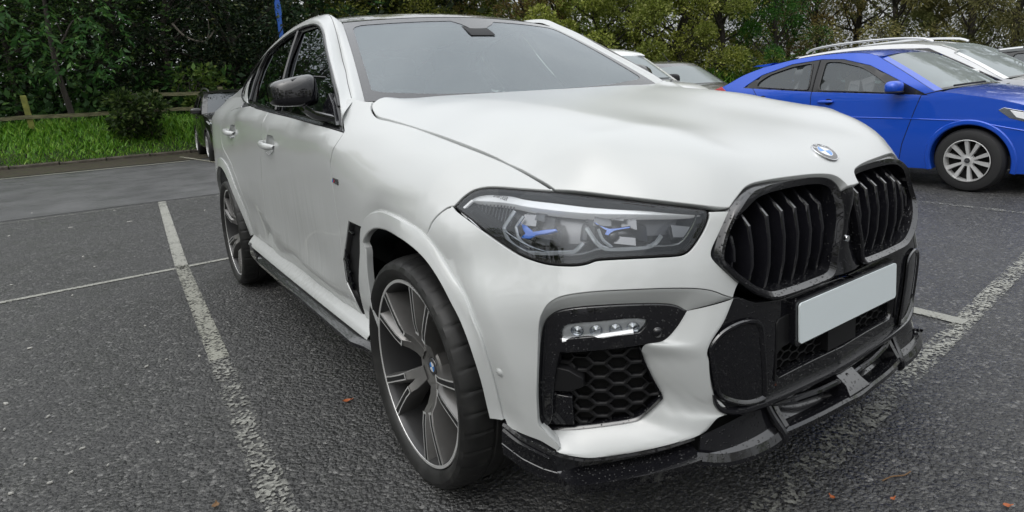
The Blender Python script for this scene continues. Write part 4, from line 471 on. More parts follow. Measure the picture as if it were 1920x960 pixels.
def densify(p,h,closed=True):
    o=[];p=list(map(tuple,p));q=p[1:]+p[:1] if closed else p[1:]
    for a,b in zip(p,q):
        k=max(1,int(math.ceil(math.dist(a,b)/h)))
        for i in range(k):o.append((a[0]+(b[0]-a[0])*i/k,a[1]+(b[1]-a[1])*i/k))
    if not closed:o.append(p[-1])
    return o
def inset(p,d):
    """offset closed loop towards its inside by d (ccw assumed); returns loop and outward dirs"""
    p=np.asarray(p,float);a=p-np.roll(p,1,0);b=np.roll(p,-1,0)-p
    na=np.stack([-a[:,1],a[:,0]],1);na/=np.linalg.norm(na,axis=1)[:,None]+1e-12
    nb=np.stack([-b[:,1],b[:,0]],1);nb/=np.linalg.norm(nb,axis=1)[:,None]+1e-12
    m=na+nb;l=np.linalg.norm(m,axis=1)[:,None];m=m/np.maximum(l,1e-6);c=np.clip((m*na).sum(1),.45,1)[:,None]
    return p+m*d/c
def ccw(p,sign=1):return list(p) if area2(p)*sign>0 else list(p)[::-1]
def smooth_loop(p,it=2):
    p=np.asarray(p,float)
    for _ in range(it):p=(np.roll(p,1,0)+2*p+np.roll(p,-1,0))/4
    return p
def cdt(loops,h):
    """loops: first outer, rest holes. returns 2d verts (loops first) and triangles"""
    pts=[];edges=[]
    for L in loops:
        k=len(pts);n=len(L);pts+=[tuple(map(float,q)) for q in L];edges+=[(k+i,k+(i+1)%n) for i in range(n)]
    A=np.array(loops[0]);lo,hi=A.min(0),A.max(0)
    gx=np.arange(lo[0]+h*.5,hi[0],h);gy=np.arange(lo[1]+h*.5,hi[1],h*.866)
    G=np.array([(x+(h/2 if j%2 else 0),y) for j,y in enumerate(gy) for x in gx]) if len(gx) and len(gy) else np.zeros((0,2))
    if len(G):
        k=inpoly(G,loops[0])
        for L in loops[1:]:k&=~inpoly(G,L)
        G=G[k]
        for L in loops:
            if len(G):G=G[pdist(G,L)>h*.55]
    n0=len(pts);allp=pts+[tuple(g) for g in G]
    r=delaunay_2d_cdt([Vector(p) for p in allp],edges,[],0,1e-6,True)
    V=np.array([tuple(v) for v in r[0]]);T=np.array([tuple(f) for f in r[2]],int)
    c=V[T].mean(1);k=inpoly(c,loops[0])
    for L in loops[1:]:k&=~inpoly(c,L)
    T=T[k]
    # map original loop indices to output
    back={}
    for i,o in enumerate(r[3]):
        for j in o:back[j]=i
    return V,T,[[back[sum(len(x) for x in loops[:a])+i] for i in range(len(L))] for a,L in enumerate(loops)]
def nrm(fn,u,v,e=1e-4):
    a=fn(u+e,v)-fn(u-e,v);b=fn(u,v+e)-fn(u,v-e);n=np.cross(a,b);return n/(np.linalg.norm(n,axis=-1)[...,None]+1e-15)
def panel(fn,outer,holes=(),h=.03,gap=.002,edge=.0018,depth=.014,flip=None,ext=None):
    """skin panel: trimmed smooth surface with a rounded, returned edge. flip: sign making fn normal point out"""
    if flip is None:flip=-1 if getattr(fn,'inward',False) else 1
    loops=[]
    for i,L in enumerate([outer]+list(holes)):
        L=ccw(dedupe(L),1 if i==0 else -1);L=densify(L,h*.75);loops.append(np.asarray(L))
    inn=[inset(L,gap+edge) for L in loops]; rim=[inset(L,gap) for L in loops]
    V2,T,ids=cdt(inn,h)
    P=fn(V2[:,0],V2[:,1]);N=nrm(fn,V2[:,0],V2[:,1])*flip
    tri=P[T];fn_=np.cross(tri[:,1]-tri[:,0],tri[:,2]-tri[:,0]);s=np.sum(fn_*N[T].mean(1),1)
    T[s<0]=T[s<0][:,::-1]
    V=[P];NN=[N];F=[tuple(t) for t in T];n=len(P)
    for L,Rm,I in zip(inn,rim,ids):
        Q=fn(Rm[:,0],Rm[:,1]);q=nrm(fn,Rm[:,0],Rm[:,1])*flip;k=len(L);o=Q-P[I];o/=np.linalg.norm(o,axis=1)[:,None]+1e-12
        B1=Q-q*edge;B2=Q-q*depth;a=n;b=n+k;n+=2*k
        V+=[B1,B2];NN+=[o*.85+q*.35,o];
        ori=None
        for i in range(k):
            j=(i+1)%k;f=(I[i],I[j],a+j,a+i)
            if ori is None:
                p0,p1,p2=P[I[i]],P[I[j]],B1[j];ori=np.dot(np.cross(p1-p0,p2-p0),q[i]+o[i])>0
            g=(a+i,a+j,b+j,b+i)
            F.append(f if ori else f[::-1]);F.append(g if ori else g[::-1])
    V=np.vstack(V);NN=np.vstack(NN);NN/=np.linalg.norm(NN,axis=1)[:,None]+1e-12
    return V,F,NN
def flat(fn,outer,holes=(),h=.03,flip=None):
    if flip is None:flip=-1 if getattr(fn,'inward',False) else 1
    loops=[np.asarray(densify(ccw(dedupe(L),1 if i==0 else -1),h*.8)) for i,L in enumerate([outer]+list(holes))]
    V2,T,ids=cdt(loops,h);P=fn(V2[:,0],V2[:,1]);N=nrm(fn,V2[:,0],V2[:,1])*flip
    tri=P[T];s=np.sum(np.cross(tri[:,1]-tri[:,0],tri[:,2]-tri[:,0])*N[T].mean(1),1);T[s<0]=T[s<0][:,::-1]
    return P,[tuple(t) for t in T],N
def loft(rows,n,closed=False,sm=True):
    """rows: list of 3d polylines -> grid (len(rows) x n)"""
    out=[]
    for r in rows:
        r=np.asarray(r,float)
        out.append(crom(r,n) if (sm and len(r)>2) else relen(r,n))
    return np.array(out)
def gridsurf(G,m):
    """refine a lofted grid across rows by catmull-rom"""
    G=np.asarray(G,float);return np.stack([crom(G[:,j],m) if len(G)>2 else relen(G[:,j],m) for j in range(G.shape[1])],1)
def grid_VF(G,closev=False,flip=False):
    b=MB().grid(G,closev=closev);F=[f[::-1] for f in b.F] if flip else b.F;return np.array(b.V),F
def text_VF(s,size,depth=0):
    cu=bpy.data.curves.new('t','FONT');cu.body=s;cu.size=size;cu.align_x='CENTER';cu.align_y='CENTER';cu.resolution_u=2;cu.extrude=depth
    o=bpy.data.objects.new('t',cu);C.objects.link(o);bpy.context.view_layer.update();dg=bpy.context.evaluated_depsgraph_get();me=o.evaluated_get(dg).to_mesh()
    V=np.array([tuple(v.co) for v in me.vertices]).reshape(-1,3);F=[tuple(p.vertices) for p in me.polygons];o.evaluated_get(dg).to_mesh_clear();C.objects.unlink(o);bpy.data.objects.remove(o);bpy.data.curves.remove(cu)
    return V,F

def orient(V,F,d):
    """wind faces so their mean normal looks along d"""
    V=np.asarray(V);d=np.asarray(d);n=sum(np.cross(V[f[1]]-V[f[0]],V[f[2]]-V[f[0]]) for f in F[::7]);return F if n@d>0 else [f[::-1] for f in F]

# =================================================================== the white SUV
car=empty('white_suv','white coupe-style SUV with black twin-kidney grille parked nose towards the viewer','car')
WP,BG,BW,BP,BM,BT,VOID=M['white_paint'],M['black_gloss'],M['black_wet'],M['black_plastic'],M['black_matt'],M['black_trim'],M['dark_void']
def bodyo(off):
    f=lambda s,z:body(s,z,off)
    f.inward=True;return f
_sg=np.linspace(.55,5.6,1500)
def sx(x,z):
    """plan-path parameter where the side skin is at station x, height z"""
    P=body(_sg,np.full(1500,z));return float(np.interp(-x,-P[:,0],_sg))
def xz(L):return [(sx(x,z),z) for x,z in L]
def B3(L,off=0):L=np.asarray(L);return body(L[:,0],L[:,1],off)
HLo=D['headlight']
def cut(loop,a,b):
    loop=np.asarray(loop);i=np.argmin(np.hypot(*(loop-a).T));j=np.argmin(np.hypot(*(loop-b).T))
    return [tuple(p) for p in (loop[i:j+1] if i<=j else np.vstack([loop[i:],loop[:j+1]]))]
def T(k):return [tuple(p) for p in D[k]]
hl_top_in=T('hoodhl'); tipB=T('seam')[0]; i_tip=int(np.argmin(np.hypot(*(np.array(HLo)-tipB).T))); i_in=int(np.argmax([-p[0]+p[1]*.2 for p in HLo]))
hl_low=[tuple(p) for p in HLo[i_in:i_tip+1]]; hl_up=[tuple(p) for p in HLo[i_tip:]]+[tuple(HLo[0])]
ao=T('archo_f'); k0=int(np.argmin(np.hypot(*(np.array(ao)-np.array(T('seam')[-1])).T)))
ao_rear=xz([(-.335,.43),(-.338,.52),(-.333,.60),(-.322,.70),(-.300,.77)])
# --- front bumper
bp=T('seam')+ao[k0+1:]+T('bottomf')[1:]+T('ventleft')[1:]+T('crease')[1:]+T('blackedge')[1:]+T('kidneyout')[1:]+[hl_top_in[-1]]+hl_low
V,F,N=panel(bodyo(0),bp,h=.028,gap=.0015)
both('front_bumper',V,F,WP,car,N)
# --- fenders
us=T('shut')
fe=us+hl_up[::-1][1:]+T('seam')[1:]+ao[:k0+1][::-1]+ao_rear[::-1]+xz([(-.40,.425),(-.548,.425),(-.548,.6),(-.548,.8),(-.547,.95)])+T('doorshut_f')[::-1]+T('fendertop')[1:-1]
vent_hole=T('ventside')
V,F,N=panel(bodyo(0),fe,[vent_hole],h=.03,gap=.0025)
both('fender',V,F,WP,car,N)
# --- doors and quarters
belt=T('belt'); ib=int(np.argmin([abs(body(*p)[0]+1.60) for p in belt]))
bsh=[(-1.600,1.150),(-1.615,1.097),(-1.655,1.045),(-1.698,.99),(-1.74,.93),(-1.78,.86),(-1.81,.78),(-1.825,.65),(-1.83,.425)]
fd=T('doorshut_f')[::-1][:0]+[belt[0]]+T('doorshut_f')+xz([(-.547,.95),(-.548,.8),(-.548,.6),(-.548,.425),(-1.0,.425),(-1.4,.425)])+xz(bsh)[::-1]+belt[ib::-1][:-1]
hole_f,hole_r=T('hcup_f'),T('hcup_r')
def door(name,loop,hole,hpx,lab):
    hole=[tuple(p) for p in smooth_loop(densify(hole,.01),3)]
    V,F,N=panel(bodyo(0),loop,[hole],h=.04,gap=.003)
    ds=both(name,V,F,WP,car,N)
    # recess cup behind the handle
    hl=np.array(ccw(hole));c=hl.mean(0);rings=[B3(c+(hl-c)*f,o) for f,o in ((1,-.004),(.93,-.012),(.75,-.021),(.4,-.027),(.05,-.028))]
    V1,F1=grid_VF(np.array(rings),closev=True)
    # handle bar
    a,b=np.array(hpx[0]),np.array(hpx[-1]);mid=(a+b)/2;d=(b-a)/np.linalg.norm(b-a);L=.115;up=np.array([0,1.])
    G=[]
    for t in np.linspace(-1,1,17):
        q=mid+d*L*t;hh=.0165*(1-.35*t**4)*(1 if abs(t)<1 else .75);o=.034*(1-abs(t)**3.2)+.004 if abs(t)<.92 else .006
        ring=[]
        for k in range(10):
            an=2*math.pi*k/10;ring.append(body(q[0],q[1]+hh*math.sin(an),o-.010+.012*math.cos(an)))
        G.append(ring)
    V2,F2=grid_VF(np.array(G),closev=True)
    for s_,dd in zip((1,-1),ds):
        f=(lambda a:a) if s_==1 else mirV
        mesh('handle_recess',f(V1),F1 if s_==1 else mirF(F1),WP,dd);mesh('door_handle',f(V2),F2 if s_==1 else mirF(F2),WP,dd)
    return ds
door('front_door',fd,hole_f,T('handle_f'),'')
rsh=[(-2.40,1.222),(-2.55,1.215),(-2.66,1.203),(-2.74,1.175),(-2.80,1.14),(-2.85,1.10),(-2.86,1.05),(-2.84,1.0),(-2.79,.96),(-2.70,.925),(-2.59,.87),(-2.49,.79),(-2.42,.70),(-2.38,.60),(-2.37,.50),(-2.37,.425)]
rd=belt[ib:]+xz(rsh)+xz([(-2.1,.425)])+xz(bsh)[::-1]
door('rear_door',rd,hole_r,T('handle_r'),'')
arch_r=xz([(-2.975+.525*math.cos(a),.375+.515*math.sin(a)) for a in np.radians(np.linspace(6,174,40))])
qt=xz(rsh)[0:]+[arch_r[0]]+arch_r[1:]+xz([(-3.53,.36),(-3.75,.36)])+[(SMAX,.36),(SMAX,1.27),(SMAX-.5,1.275),(SMAX-.9,1.28)]+xz([(-3.6,1.285),(-3.2,1.29),(-2.85,1.295),(-2.66,1.285),(-2.5,1.245)])
V,F,N=panel(bodyo(0),qt,h=.055,gap=.002)
mesh('rear_body',*join2(V,F,N)[:2],WP,car,join2(V,F,N)[2])
# --- sill strips under the doors
rows=[]
for dy,z,xf,xr in ((-.945,.432,-.335,-2.42),(-.952,.424,-.335,-2.42),(-.972,.408,-.335,-2.40),(-.988,.395,-.335,-2.38),(-.990,.386,-.335,-2.375),(-.975,.378,-.335,-2.375),(-.90,.372,-.335,-2.375)):
    rows.append([(xf+(xr-xf)*t,dy-.004*math.sin(math.pi*t),z+.004*t) for t in np.linspace(0,1,9)])
V,F=grid_VF(loft(rows,24),flip=False);both('door_sill',V,F,WP,car,angle=60)
# --- dark strips behind the shut lines, painting in the shade of deep gaps
def seam(L,w_=.012,o=-.007):
    L=np.asarray(densify(L,.02,False));t=np.gradient(L,axis=0);t/=np.linalg.norm(t,axis=1)[:,None]+1e-9;n_=np.stack([-t[:,1],t[:,0]],1)
    return grid_VF(np.array([B3(L-n_*w_,o),B3(L+n_*w_,o)]))
sb=MB()
for L in (T('doorshut_f')+xz([(-.547,.95),(-.548,.6),(-.548,.43)]),xz(bsh),xz(rsh),T('seam')+ao[k0:k0+2],xz([(-.55,.425),(-2.36,.425)])):sb.add(*seam(L))
sb.both('gap_shade',BM,car,angle=None)
# --- wheel arch trims : proud ring with an inner return
def arch_trim(o,i,n=70):
    O=relen(o,n);I=relen(i,n)
    mid=lambda f:O+(I-O)*f
    o_=O-(I-O)/np.linalg.norm(I-O,axis=1)[:,None]*.02;G=[B3(o_,-.004),B3(O,.0005),B3(O,.006),B3(mid(.06),.0085),B3(mid(.5),.0095),B3(mid(.92),.010),B3(I,.007),B3(I,.002),B3(I,-.006),B3(I,-.014)]
    V,F=grid_VF(np.array(G));both('wheel_arch_trim',V,F,WP,car,angle=32)
ai=T('archi_f'); ai_rear=xz([(-.283,.43),(-.286,.52),(-.281,.60),(-.272,.68),(-.262,.73)])
arch_trim(ao_rear+ao,ai_rear+ai)
arch_trim(arch_r,xz([(-2.975+.462*math.cos(a),.375+.455*math.sin(a)) for a in np.radians(np.linspace(5,175,40))]))
# --- hood
c3=lambda L:[tuple(body(*p)[:2]) for p in L]
hf=T('hoodfront')
half=[(.908,0.0)]+hf[::-1]+c3(hl_top_in)[::-1][1:]+c3(us)[::-1][1:]+[(-.515,-.79),(-.545,-.7),(-.575,-.5),(-.585,-.3),(-.59,-.15),(-.59,0)]
hp=half+[(x,-y) for x,y in half[::-1]]
def hoodfix(x,y):return np.stack([x,y,HOOD(x,y)],-1)
V,F,N=panel(hoodfix,hp,h=.03,gap=.0022,depth=.03)
mesh('hood',V,F,WP,car,N)
# dark cowl and gutters that show in the panel gaps
b=MB()
G=[];
for off in (-.034,-.07):G.append(B3(us[16:],off))
b.grid(np.array(G)); G=[B3(hl_top_in,-.012),B3(hl_top_in,-.06)-[.05,0,0]]; b.grid(np.array(G))
V,F=np.array(b.V),b.F
c=MB();c.add(V,F);c.add(mirV(V),mirF(F))
ys=np.linspace(-.76,.76,21);c.grid(np.array([[(-.50-.05*(1-(y/.82)**2),y,1.170) for y in ys],[(-.62,y,1.178) for y in ys],[(-.70,y,1.205) for y in ys]]))
c.build('cowl_panel',BM,car)
# --- windscreen : laminated glass with a black printed border, wipers, mirror behind it
aa,tt=np.meshgrid(np.linspace(-1,1,41),np.linspace(0,1,25),indexing='ij')
V,F=grid_VF(wind(aa,tt));F=orient(V,F,(.6,0,.8));ws=mesh('windscreen',V,F,M['windscreen_glass'],car)
ri=[(-.955,.10),(-.94,.09),(-.9,.075),(-.6,.05),(0,.045),(.6,.05),(.9,.075),(.94,.09),(.955,.12),(.955,.88),(.93,.92),(.88,.94),(.25,.945),(.2,.90),(.13,.86),(.07,.80),(-.03,.795),(-.07,.86),(-.1,.90),(-.16,.945),(-.88,.935),(-.925,.915),(-.945,.88),(-.955,.5)]
fr=lambda a,t:wind(a,t)+np.array([.0008,0,.0016])
Gi=wind(aa,tt)-np.array([.004,0,.006]);V,F=grid_VF(Gi);mesh('sky_haze_layer',V,orient(V,F,(.6,0,.8)),M['painted_sky_haze'],ws)  # pale layer under the glass painting in the look of reflected sky
V,F,N=flat(fr,[(-1.002,-.01),(1.002,-.01),(1.002,1.002),(-1.002,1.002)],[densify(ri,.05)],h=.06)
mesh('glass_border',V,F,M['screen_print'],ws,smooth=True)
# --- roof
xs=np.concatenate([[-1.232],np.linspace(-1.3,-3.9,27)]);G=[]
def roofz(x):return np.interp(x,RX[::-1],RZ[::-1])
def rooy(x):return np.interp(x,[-3.9,-3.4,-2.8,-2.2,-1.6,-1.25],[.56,.60,.62,.625,.625,.623])
def roofpt(x,a):
    xx=x-.08*a*a*np.exp(-(x+1.25)**2/.05) if x>-1.6 else x
    return (xx,a*rooy(x),roofz(x)-(.036+.022*min(1,max(0,(-1.25-x)/1.2)))*abs(a)**2.2+.004)
for x in xs:G.append([roofpt(x,a) for a in np.linspace(-1,1,25)])
for k,a in enumerate(np.linspace(-1,1,25)):   # front edge meets the glass
    p=wind(a,1.0);G[0][k]=(p[0]-.006,p[1],p[2]+.006)
mroof=MB().grid(np.array(G)); mroof.build('roof',BG,car,angle=60)
G2=np.array([[(G[0][k][0]+.001,G[0][k][1],G[0][k][2]) for k in range(25)],[(G[0][k][0]+.004,G[0][k][1],G[0][k][2]-.02) for k in range(25)]]);MB().grid(G2).build('roof_seal',BM,car)
# --- roof frame : A-pillar and cant rail, right and left
dt=T('dlo_top'); dt3=green(np.array(dt)[:,0],np.array(dt)[:,1])
stA=[(0,0),(.12,.10),(.25,.22),(.4,.36),(.55,.5),(.7,.65),(.85,.82)]
E0=[tuple(wind(-1.0,t)+np.array([-.002,-.001,.001])) for t in (0,.15,.3,.45,.6,.75,.9,1.0)]+[(x,-rooy(x)-.002,roofpt(x,-1)[2]) for x in (-1.42,-1.55,-1.75,-2.0,-2.3,-2.6,-2.9,-3.2,-3.5)]
E1=[(-.66,-.845,1.240),(-.775,-.815,1.300),(-.875,-.785,1.352),(-.985,-.757,1.404),(-1.090,-.728,1.465),(-1.20,-.700,1.535),(-1.31,-.675,1.603),(-1.39,-.660,1.642),(-1.47,-.655,1.657),(-1.60,-.652,1.665),(-1.80,-.652,1.666),(-2.05,-.655,1.653),(-2.35,-.662,1.617),(-2.62,-.672,1.555),(-2.85,-.69,1.485),(-3.1,-.72,1.40),(-3.4,-.75,1.30)]
E2f=relen(dt3,200)
def e2at(f):return tuple(E2f[int(round(f*199))])
E2=[e2at(f) for f in (.0,.065,.125,.18,.24,.30,.365,.415,.45,.49,.56,.64,.73,.82,.90,.96,1.0)]
E2[0]=(-.535,-.934,1.125)
rows=[]
E0=[tuple(wind(-1.0,-.05)+np.array([-.002,-.001,-.004]))]+E0;E1=[(-.60,-.866,1.222)]+E1;E2=[(-.515,-.938,1.112)]+E2
E0,E1,E2=map(np.array,(E0,E1,E2))
mid01=(E0+E1)/2+np.array([0,-.012,.012]);mid12=(E1*.45+E2*.55)+np.array([0,-.016,.010])
n_=60
R0=loft([E0,mid01,E1],n_);Gs=gridsurf(R0,7);V1,F1=grid_VF(Gs,flip=True)
e1b=E1+np.array([0,-.002,-.001])
R1=loft([e1b,mid12,E2],n_);Gs=gridsurf(R1,9);V2,F2=grid_VF(Gs,flip=True)
both('pillar_cover',V1,F1,WP,car,angle=50);both('roof_frame',V2,F2,WP,car,angle=50)
V,F=grid_VF(loft([E1+[0,.003,-.003],E1+[0,.02,-.02]],n_));both('roof_joint',V,F,BM,car)
# filler between the rail end and the rear deck
V,F=grid_VF(loft([E0[-5:]+[0,.0,.001],E1[-5:],[body(sx(x,1.287),1.287) for x in (-2.62,-2.75,-2.95,-3.2,-3.5)]],20));both('rear_pillar',V,F,WP,car,angle=50)
# --- side glazing
full=T('dlo_top')+T('dlo_bot')[1:-1]
gf,gr,gq=[[tuple(p) for p in densify(T(k),.03)] for k in ('glass_f','glass_r','glass_q')]
grn=lambda o:(lambda x,z:green(x,z)+np.array([0,o,0]))
V,F,N=flat(grn(.004),full,[gf,gr,gq],h=.05);both('window_trim',V,F,BT,car)
for nm,g,m_ in (('side_window',gf,'side_glass_clear'),('side_window',gr,'side_glass'),('quarter_window',gq,'side_glass')):
    V,F,N=flat(grn(.010),g,h=.08);both(nm,V,F,M[m_],car)
def edge_bar(L,r,name,m,off=-.006):
    P=green(np.array(L)[:,0],np.array(L)[:,1])+[0,off,0];b=MB().tube(relen(P,60),r,6);b.both(name,m,car)
edge_bar(T('dlo_bot'),.007,'window_strip',BT);edge_bar(T('dlo_top')[8:],.006,'window_strip',BT)
V,F=grid_VF(loft([B3(belt[::-1],-.001),B3(belt[::-1],-.012)+[0,.01,.006],green(np.array(T('dlo_bot'))[:,0],np.array(T('dlo_bot'))[:,1])],50));both('belt_strip',V,F,BT,car)
pb=[(-1.742,1.60),(-1.70,1.50),(-1.655,1.40),(-1.61,1.30),(-1.585,1.20)]
for o_,nm in ((.0,'pillar_trim'),):
    P=green(np.array(pb)[:,0],np.array(pb)[:,1]);MB().tube(relen(P+[0,-.004,0],14),.011,6).both(nm,M['satin_silver'] if 0 else BT,car)
pq=[(-2.36,1.535),(-2.40,1.45),(-2.385,1.36),(-2.34,1.26)]
P=green(np.array(pq)[:,0],np.array(pq)[:,1]);MB().tube(relen(P+[0,-.004,0],14),.010,6).both('pillar_trim',BT,car)
# --- door mirrors
def superell(cx,cy,cz,ax,ay,az,e1=.7,e2=.8,n=20,m=28,shear=None):
    G=[]
    sg=lambda a,e:np.sign(a)*abs(a)**e
    for i in range(n+1):
        ph=-math.pi/2+math.pi*i/n;r=[]
        for j in range(m):
            th=2*math.pi*j/m
            p=np.array([ax*sg(math.cos(ph),e1)*sg(math.cos(th),e2),ay*sg(math.cos(ph),e1)*sg(math.sin(th),e2),az*sg(math.sin(ph),e1)])
            if shear:p=shear(p)
            r.append(p+[cx,cy,cz])
        G.append(r)
    return np.array(G)
def msh(p):
    x,y,z=p;k=(y+.085)/.17              # 0 outer tip .. 1 inner
    zz=z*(.78+.30*k)+.012*k; xx=x*(.8+.2*k)-.04*(1-k)**1.5*1.0
    if z<0:zz*=.9
    return np.array([xx-.02*max(0,z/.07),y,zz])
MC=np.array([-.93,-.987,1.268])
Vb,Fb=grid_VF(superell(*MC,.078,.086,.068,.42,.55,28,40,shear=msh),closev=True)
mr=both('door_mirror',Vb,Fb,M['mirror_black'],car)
bb=MB()
A=np.array([(-.92,-.965,1.215),(-.82,-.955,1.182),(-.70,-.925,1.162)]);G=[]
for p,(wx,wz) in zip(A,((.045,.020),(.055,.018),(.070,.020))):
    G.append([(p[0]+wx*math.cos(t),p[1],p[2]+wz*math.sin(t)) for t in np.linspace(0,2*math.pi,12,endpoint=False)])
bb.grid(np.array(G),closev=True)
bb.prism([(-.60,1.142),(-.70,1.215),(-.80,1.262),(-.82,1.158)],lambda x,z:(x,green(np.array(x),np.array(z))[1]+.01,z),lambda x,z:(x,green(np.array(x),np.array(z))[1]-.010,z))
bb.tube(crom([(-.90,-1.0,1.322),(-.905,-.96,1.332),(-.90,-.91,1.334),(-.885,-.868,1.33)],10),np.linspace(.006,.004,10),6)
sc_=MB().grid(superell(MC[0]-.0005,MC[1]-.001,MC[2]-.018,.081,.087,.008,.9,.8,8,28,shear=msh),closev=True)
mg=MB().grid(superell(MC[0]-.066,MC[1]+.008,MC[2]+.002,.010,.070,.052,.6,.7,8,20),closev=True)
for o,f,ff in ((mr[0],lambda a:a,lambda a:a),(mr[1],mirV,mirF)):
    mesh('mirror_arm',f(np.array(bb.V)),ff(bb.F),BG,o,angle=40);mesh('mirror_seam',f(np.array(sc_.V)),ff(sc_.F),BM,o);mesh('mirror_glass',f(np.array(mg.V)),ff(mg.F),M['chrome'],o)

# =================================================================== lamps, grille, lower front of the SUV
def bpanel(name,loop,off,m,parent,holes=(),h=.02,depth=.006,gap=0,edge=.001):
    V,F,N=panel(bodyo(off),loop,holes,h=h,gap=gap,edge=edge,depth=depth);return both(name,V,F,m,parent,N) if parent is car else (V,F,N)
def sub2(parents,name,V,F,m,angle=35,N=None):
    """a sub-part on the right thing-part and its mirror image on the left one"""
    return [mesh(name,V,F,m,parents[0],N,angle=angle),mesh(name,mirV(V),mirF(F),m,parents[1],None if N is None else mirV(N),angle=angle)]
HLp=[tuple(p) for p in HLo]
hc=np.array(ccw(dedupe(HLp)))
# housing bowl
rings=[B3(inset(hc,d),o) for d,o in ((.002,-.004),(.004,-.03),(.012,-.06),(.03,-.085))]
V1,F1=grid_VF(np.array(rings),closev=True)
V,F,N=flat(bodyo(-.085),[tuple(p) for p in smooth_loop(inset(hc,.03),1)],h=.04);n0=len(V1);hb=MB();hb.add(V1,F1);hb.add(V,F)
hls=both('headlight',np.array(hb.V),hb.F,M['lamp_dark'],car,angle=40)
V,F,N=panel(bodyo(-.004),HLp,[[tuple(p) for p in smooth_loop(inset(hc,.012),1)]],h=.02,gap=.001,edge=.002,depth=.02);sub2(hls,'lamp_seal',V,F,BM,N=N)
V,F,N=panel(bodyo(-.0035),HLp,h=.025,gap=.002,edge=.003,depth=.012);sub2(hls,'lamp_lens',V,F,M['lamp_glass'],N=N)
V,F,N=panel(bodyo(-.028),T('hl_strip'),h=.012,gap=0,edge=.002,depth=.03);sub2(hls,'light_strip',V,F,M['lamp_white'],N=N)
def guide(L,off,r,m,name):
    P=B3(L,off);V=MB().tube(relen(P,40),r,6);sub2(hls,name,np.array(V.V),V.F,m)
guide(T('hl_l')[:9],-.026,.0055,M['lamp_white'],'light_guide');guide(T('hl_l')[8:],-.026,.0028,M['lamp_chrome'],'light_guide')
_l=inset(hc,.020);_k=int(np.argmin(_l[:,0]));_q=np.roll(_l,-_k,0);_q=_q if _q[8,1]<_q[0,1] else np.roll(_q[::-1],1,0)
guide([tuple(p) for p in _q[4:int(len(_q)*.46)]],-.022,.0032,M['lamp_chrome'],'light_guide')
m_=mat('lamp_clear',(.42,.45,.48),.12,.3,coat=1)
for k,r_ in (('hl_g1',.0062),('hl_g2',.0062),('hl_g1b',.0042),('hl_g2b',.0042)):guide(T(k),-.024,r_,m_,'light_guide')
for k in ('hl_blue1','hl_blue2'):
    V,F,N=panel(bodyo(-.04),T(k),h=.008,gap=0,edge=.002,depth=.012);sub2(hls,'blue_accent',V,F,M['laser_blue'],N=N)
V,F,N=panel(bodyo(-.03),T('hl_box'),h=.012,gap=0,edge=.002,depth=.04);sub2(hls,'reflector',V,F,M['lamp_grey'],N=N)
# angular reflector facets and two small dark lenses
for (s0,z0),w_ in ((D['p_bowl1'][0],1.),(D['p_bowl2'][0],1.)):
    for dx,dz,wx,hz,o0,o1,m_ in ((.030,.020,.05,.030,-.06,-.045,'lamp_grey'),(-.005,.028,.05,.018,-.045,-.06,'lamp_grey'),(-.045,.012,.045,.030,-.05,-.065,'lamp_grey'),(-.030,-.028,.06,.020,-.045,-.06,'lamp_grey'),(.028,-.024,.035,.022,-.06,-.045,'lamp_dark'),(-.075,-.012,.04,.040,-.045,-.068,'lamp_dark'),(.066,-.002,.03,.05,-.05,-.065,'lamp_grey')):
        q=[(s0+dx-wx/2,z0+dz-hz/2,o0),(s0+dx+wx/2,z0+dz-hz/3,o1),(s0+dx+wx/2.6,z0+dz+hz/2,o1),(s0+dx-wx/2,z0+dz+hz/2.6,o0)]
        V=[body(*p) for p in q]+[body(p[0],p[1],-.084) for p in q];sub2(hls,'reflector_facet',V,[(0,1,2,3),(0,4,5,1),(1,5,6,2),(2,6,7,3),(3,7,4,0)],M[m_],angle=20)
    ring=[[body(s0+rr*math.cos(t)+.004,z0+rr*.8*math.sin(t)-.012,o) for t in np.linspace(0,2*math.pi,20,endpoint=False)] for rr,o in ((.018,-.06),(.017,-.05),(.010,-.045),(.001,-.043))]
    V,F=grid_VF(np.array(ring),closev=True);sub2(hls,'projector',V,F,M['badge_black'])
V_=MB()
for q in np.linspace(0,1,13):
    a=np.array(D['hl_l'][4])*(1-q)+np.array(D['hl_g1'][6])*q
    V_.add(*(lambda g:(g.V,g.F))(MB().tube([body(a[0],a[1]+.0,-.05),body(a[0]+.01,min(a[1]+.085,.925),-.05)],.0022,4)))
sub2(hls,'rib',np.array(V_.V),V_.F,M['lamp_grey'])
for q,L in ((0,[(0,0),(1,0)]),):
    a,b_=np.array(D['hl_g1'][-1]),np.array(D['hl_g2'][0]);
    P=[body(*(a*(1-t)+b_*t+np.array([0,.012*math.sin(math.pi*t)])),-.045) for t in np.linspace(0,1,8)];V=MB().tube(P,.012,8);sub2(hls,'lamp_bezel',np.array(V.V),V.F,M['lamp_dark'])
# small lettering printed inside the strip
V,F=text_VF('BMW LASER',.012)
a=np.array(D['hl_strip']);s0,z0=np.array(T('hl_strip'))[np.argsort(-a[:,0])[:14]].mean(0)
ib_=int(np.argmax(a[:,0]));
def on_body(V,s0,z0,ang,off,flipx=-1):
    c,s_=math.cos(ang),math.sin(ang);return np.array([body(s0+flipx*(x*c-y*s_),z0+(x*s_+y*c),off) for x,y,_ in V])
mesh('lamp_lettering',on_body(V,a[ib_,0]-.105,a[ib_,1]+.008,R(-7),-.0265),F,M['badge_black'],hls[0],smooth=False)
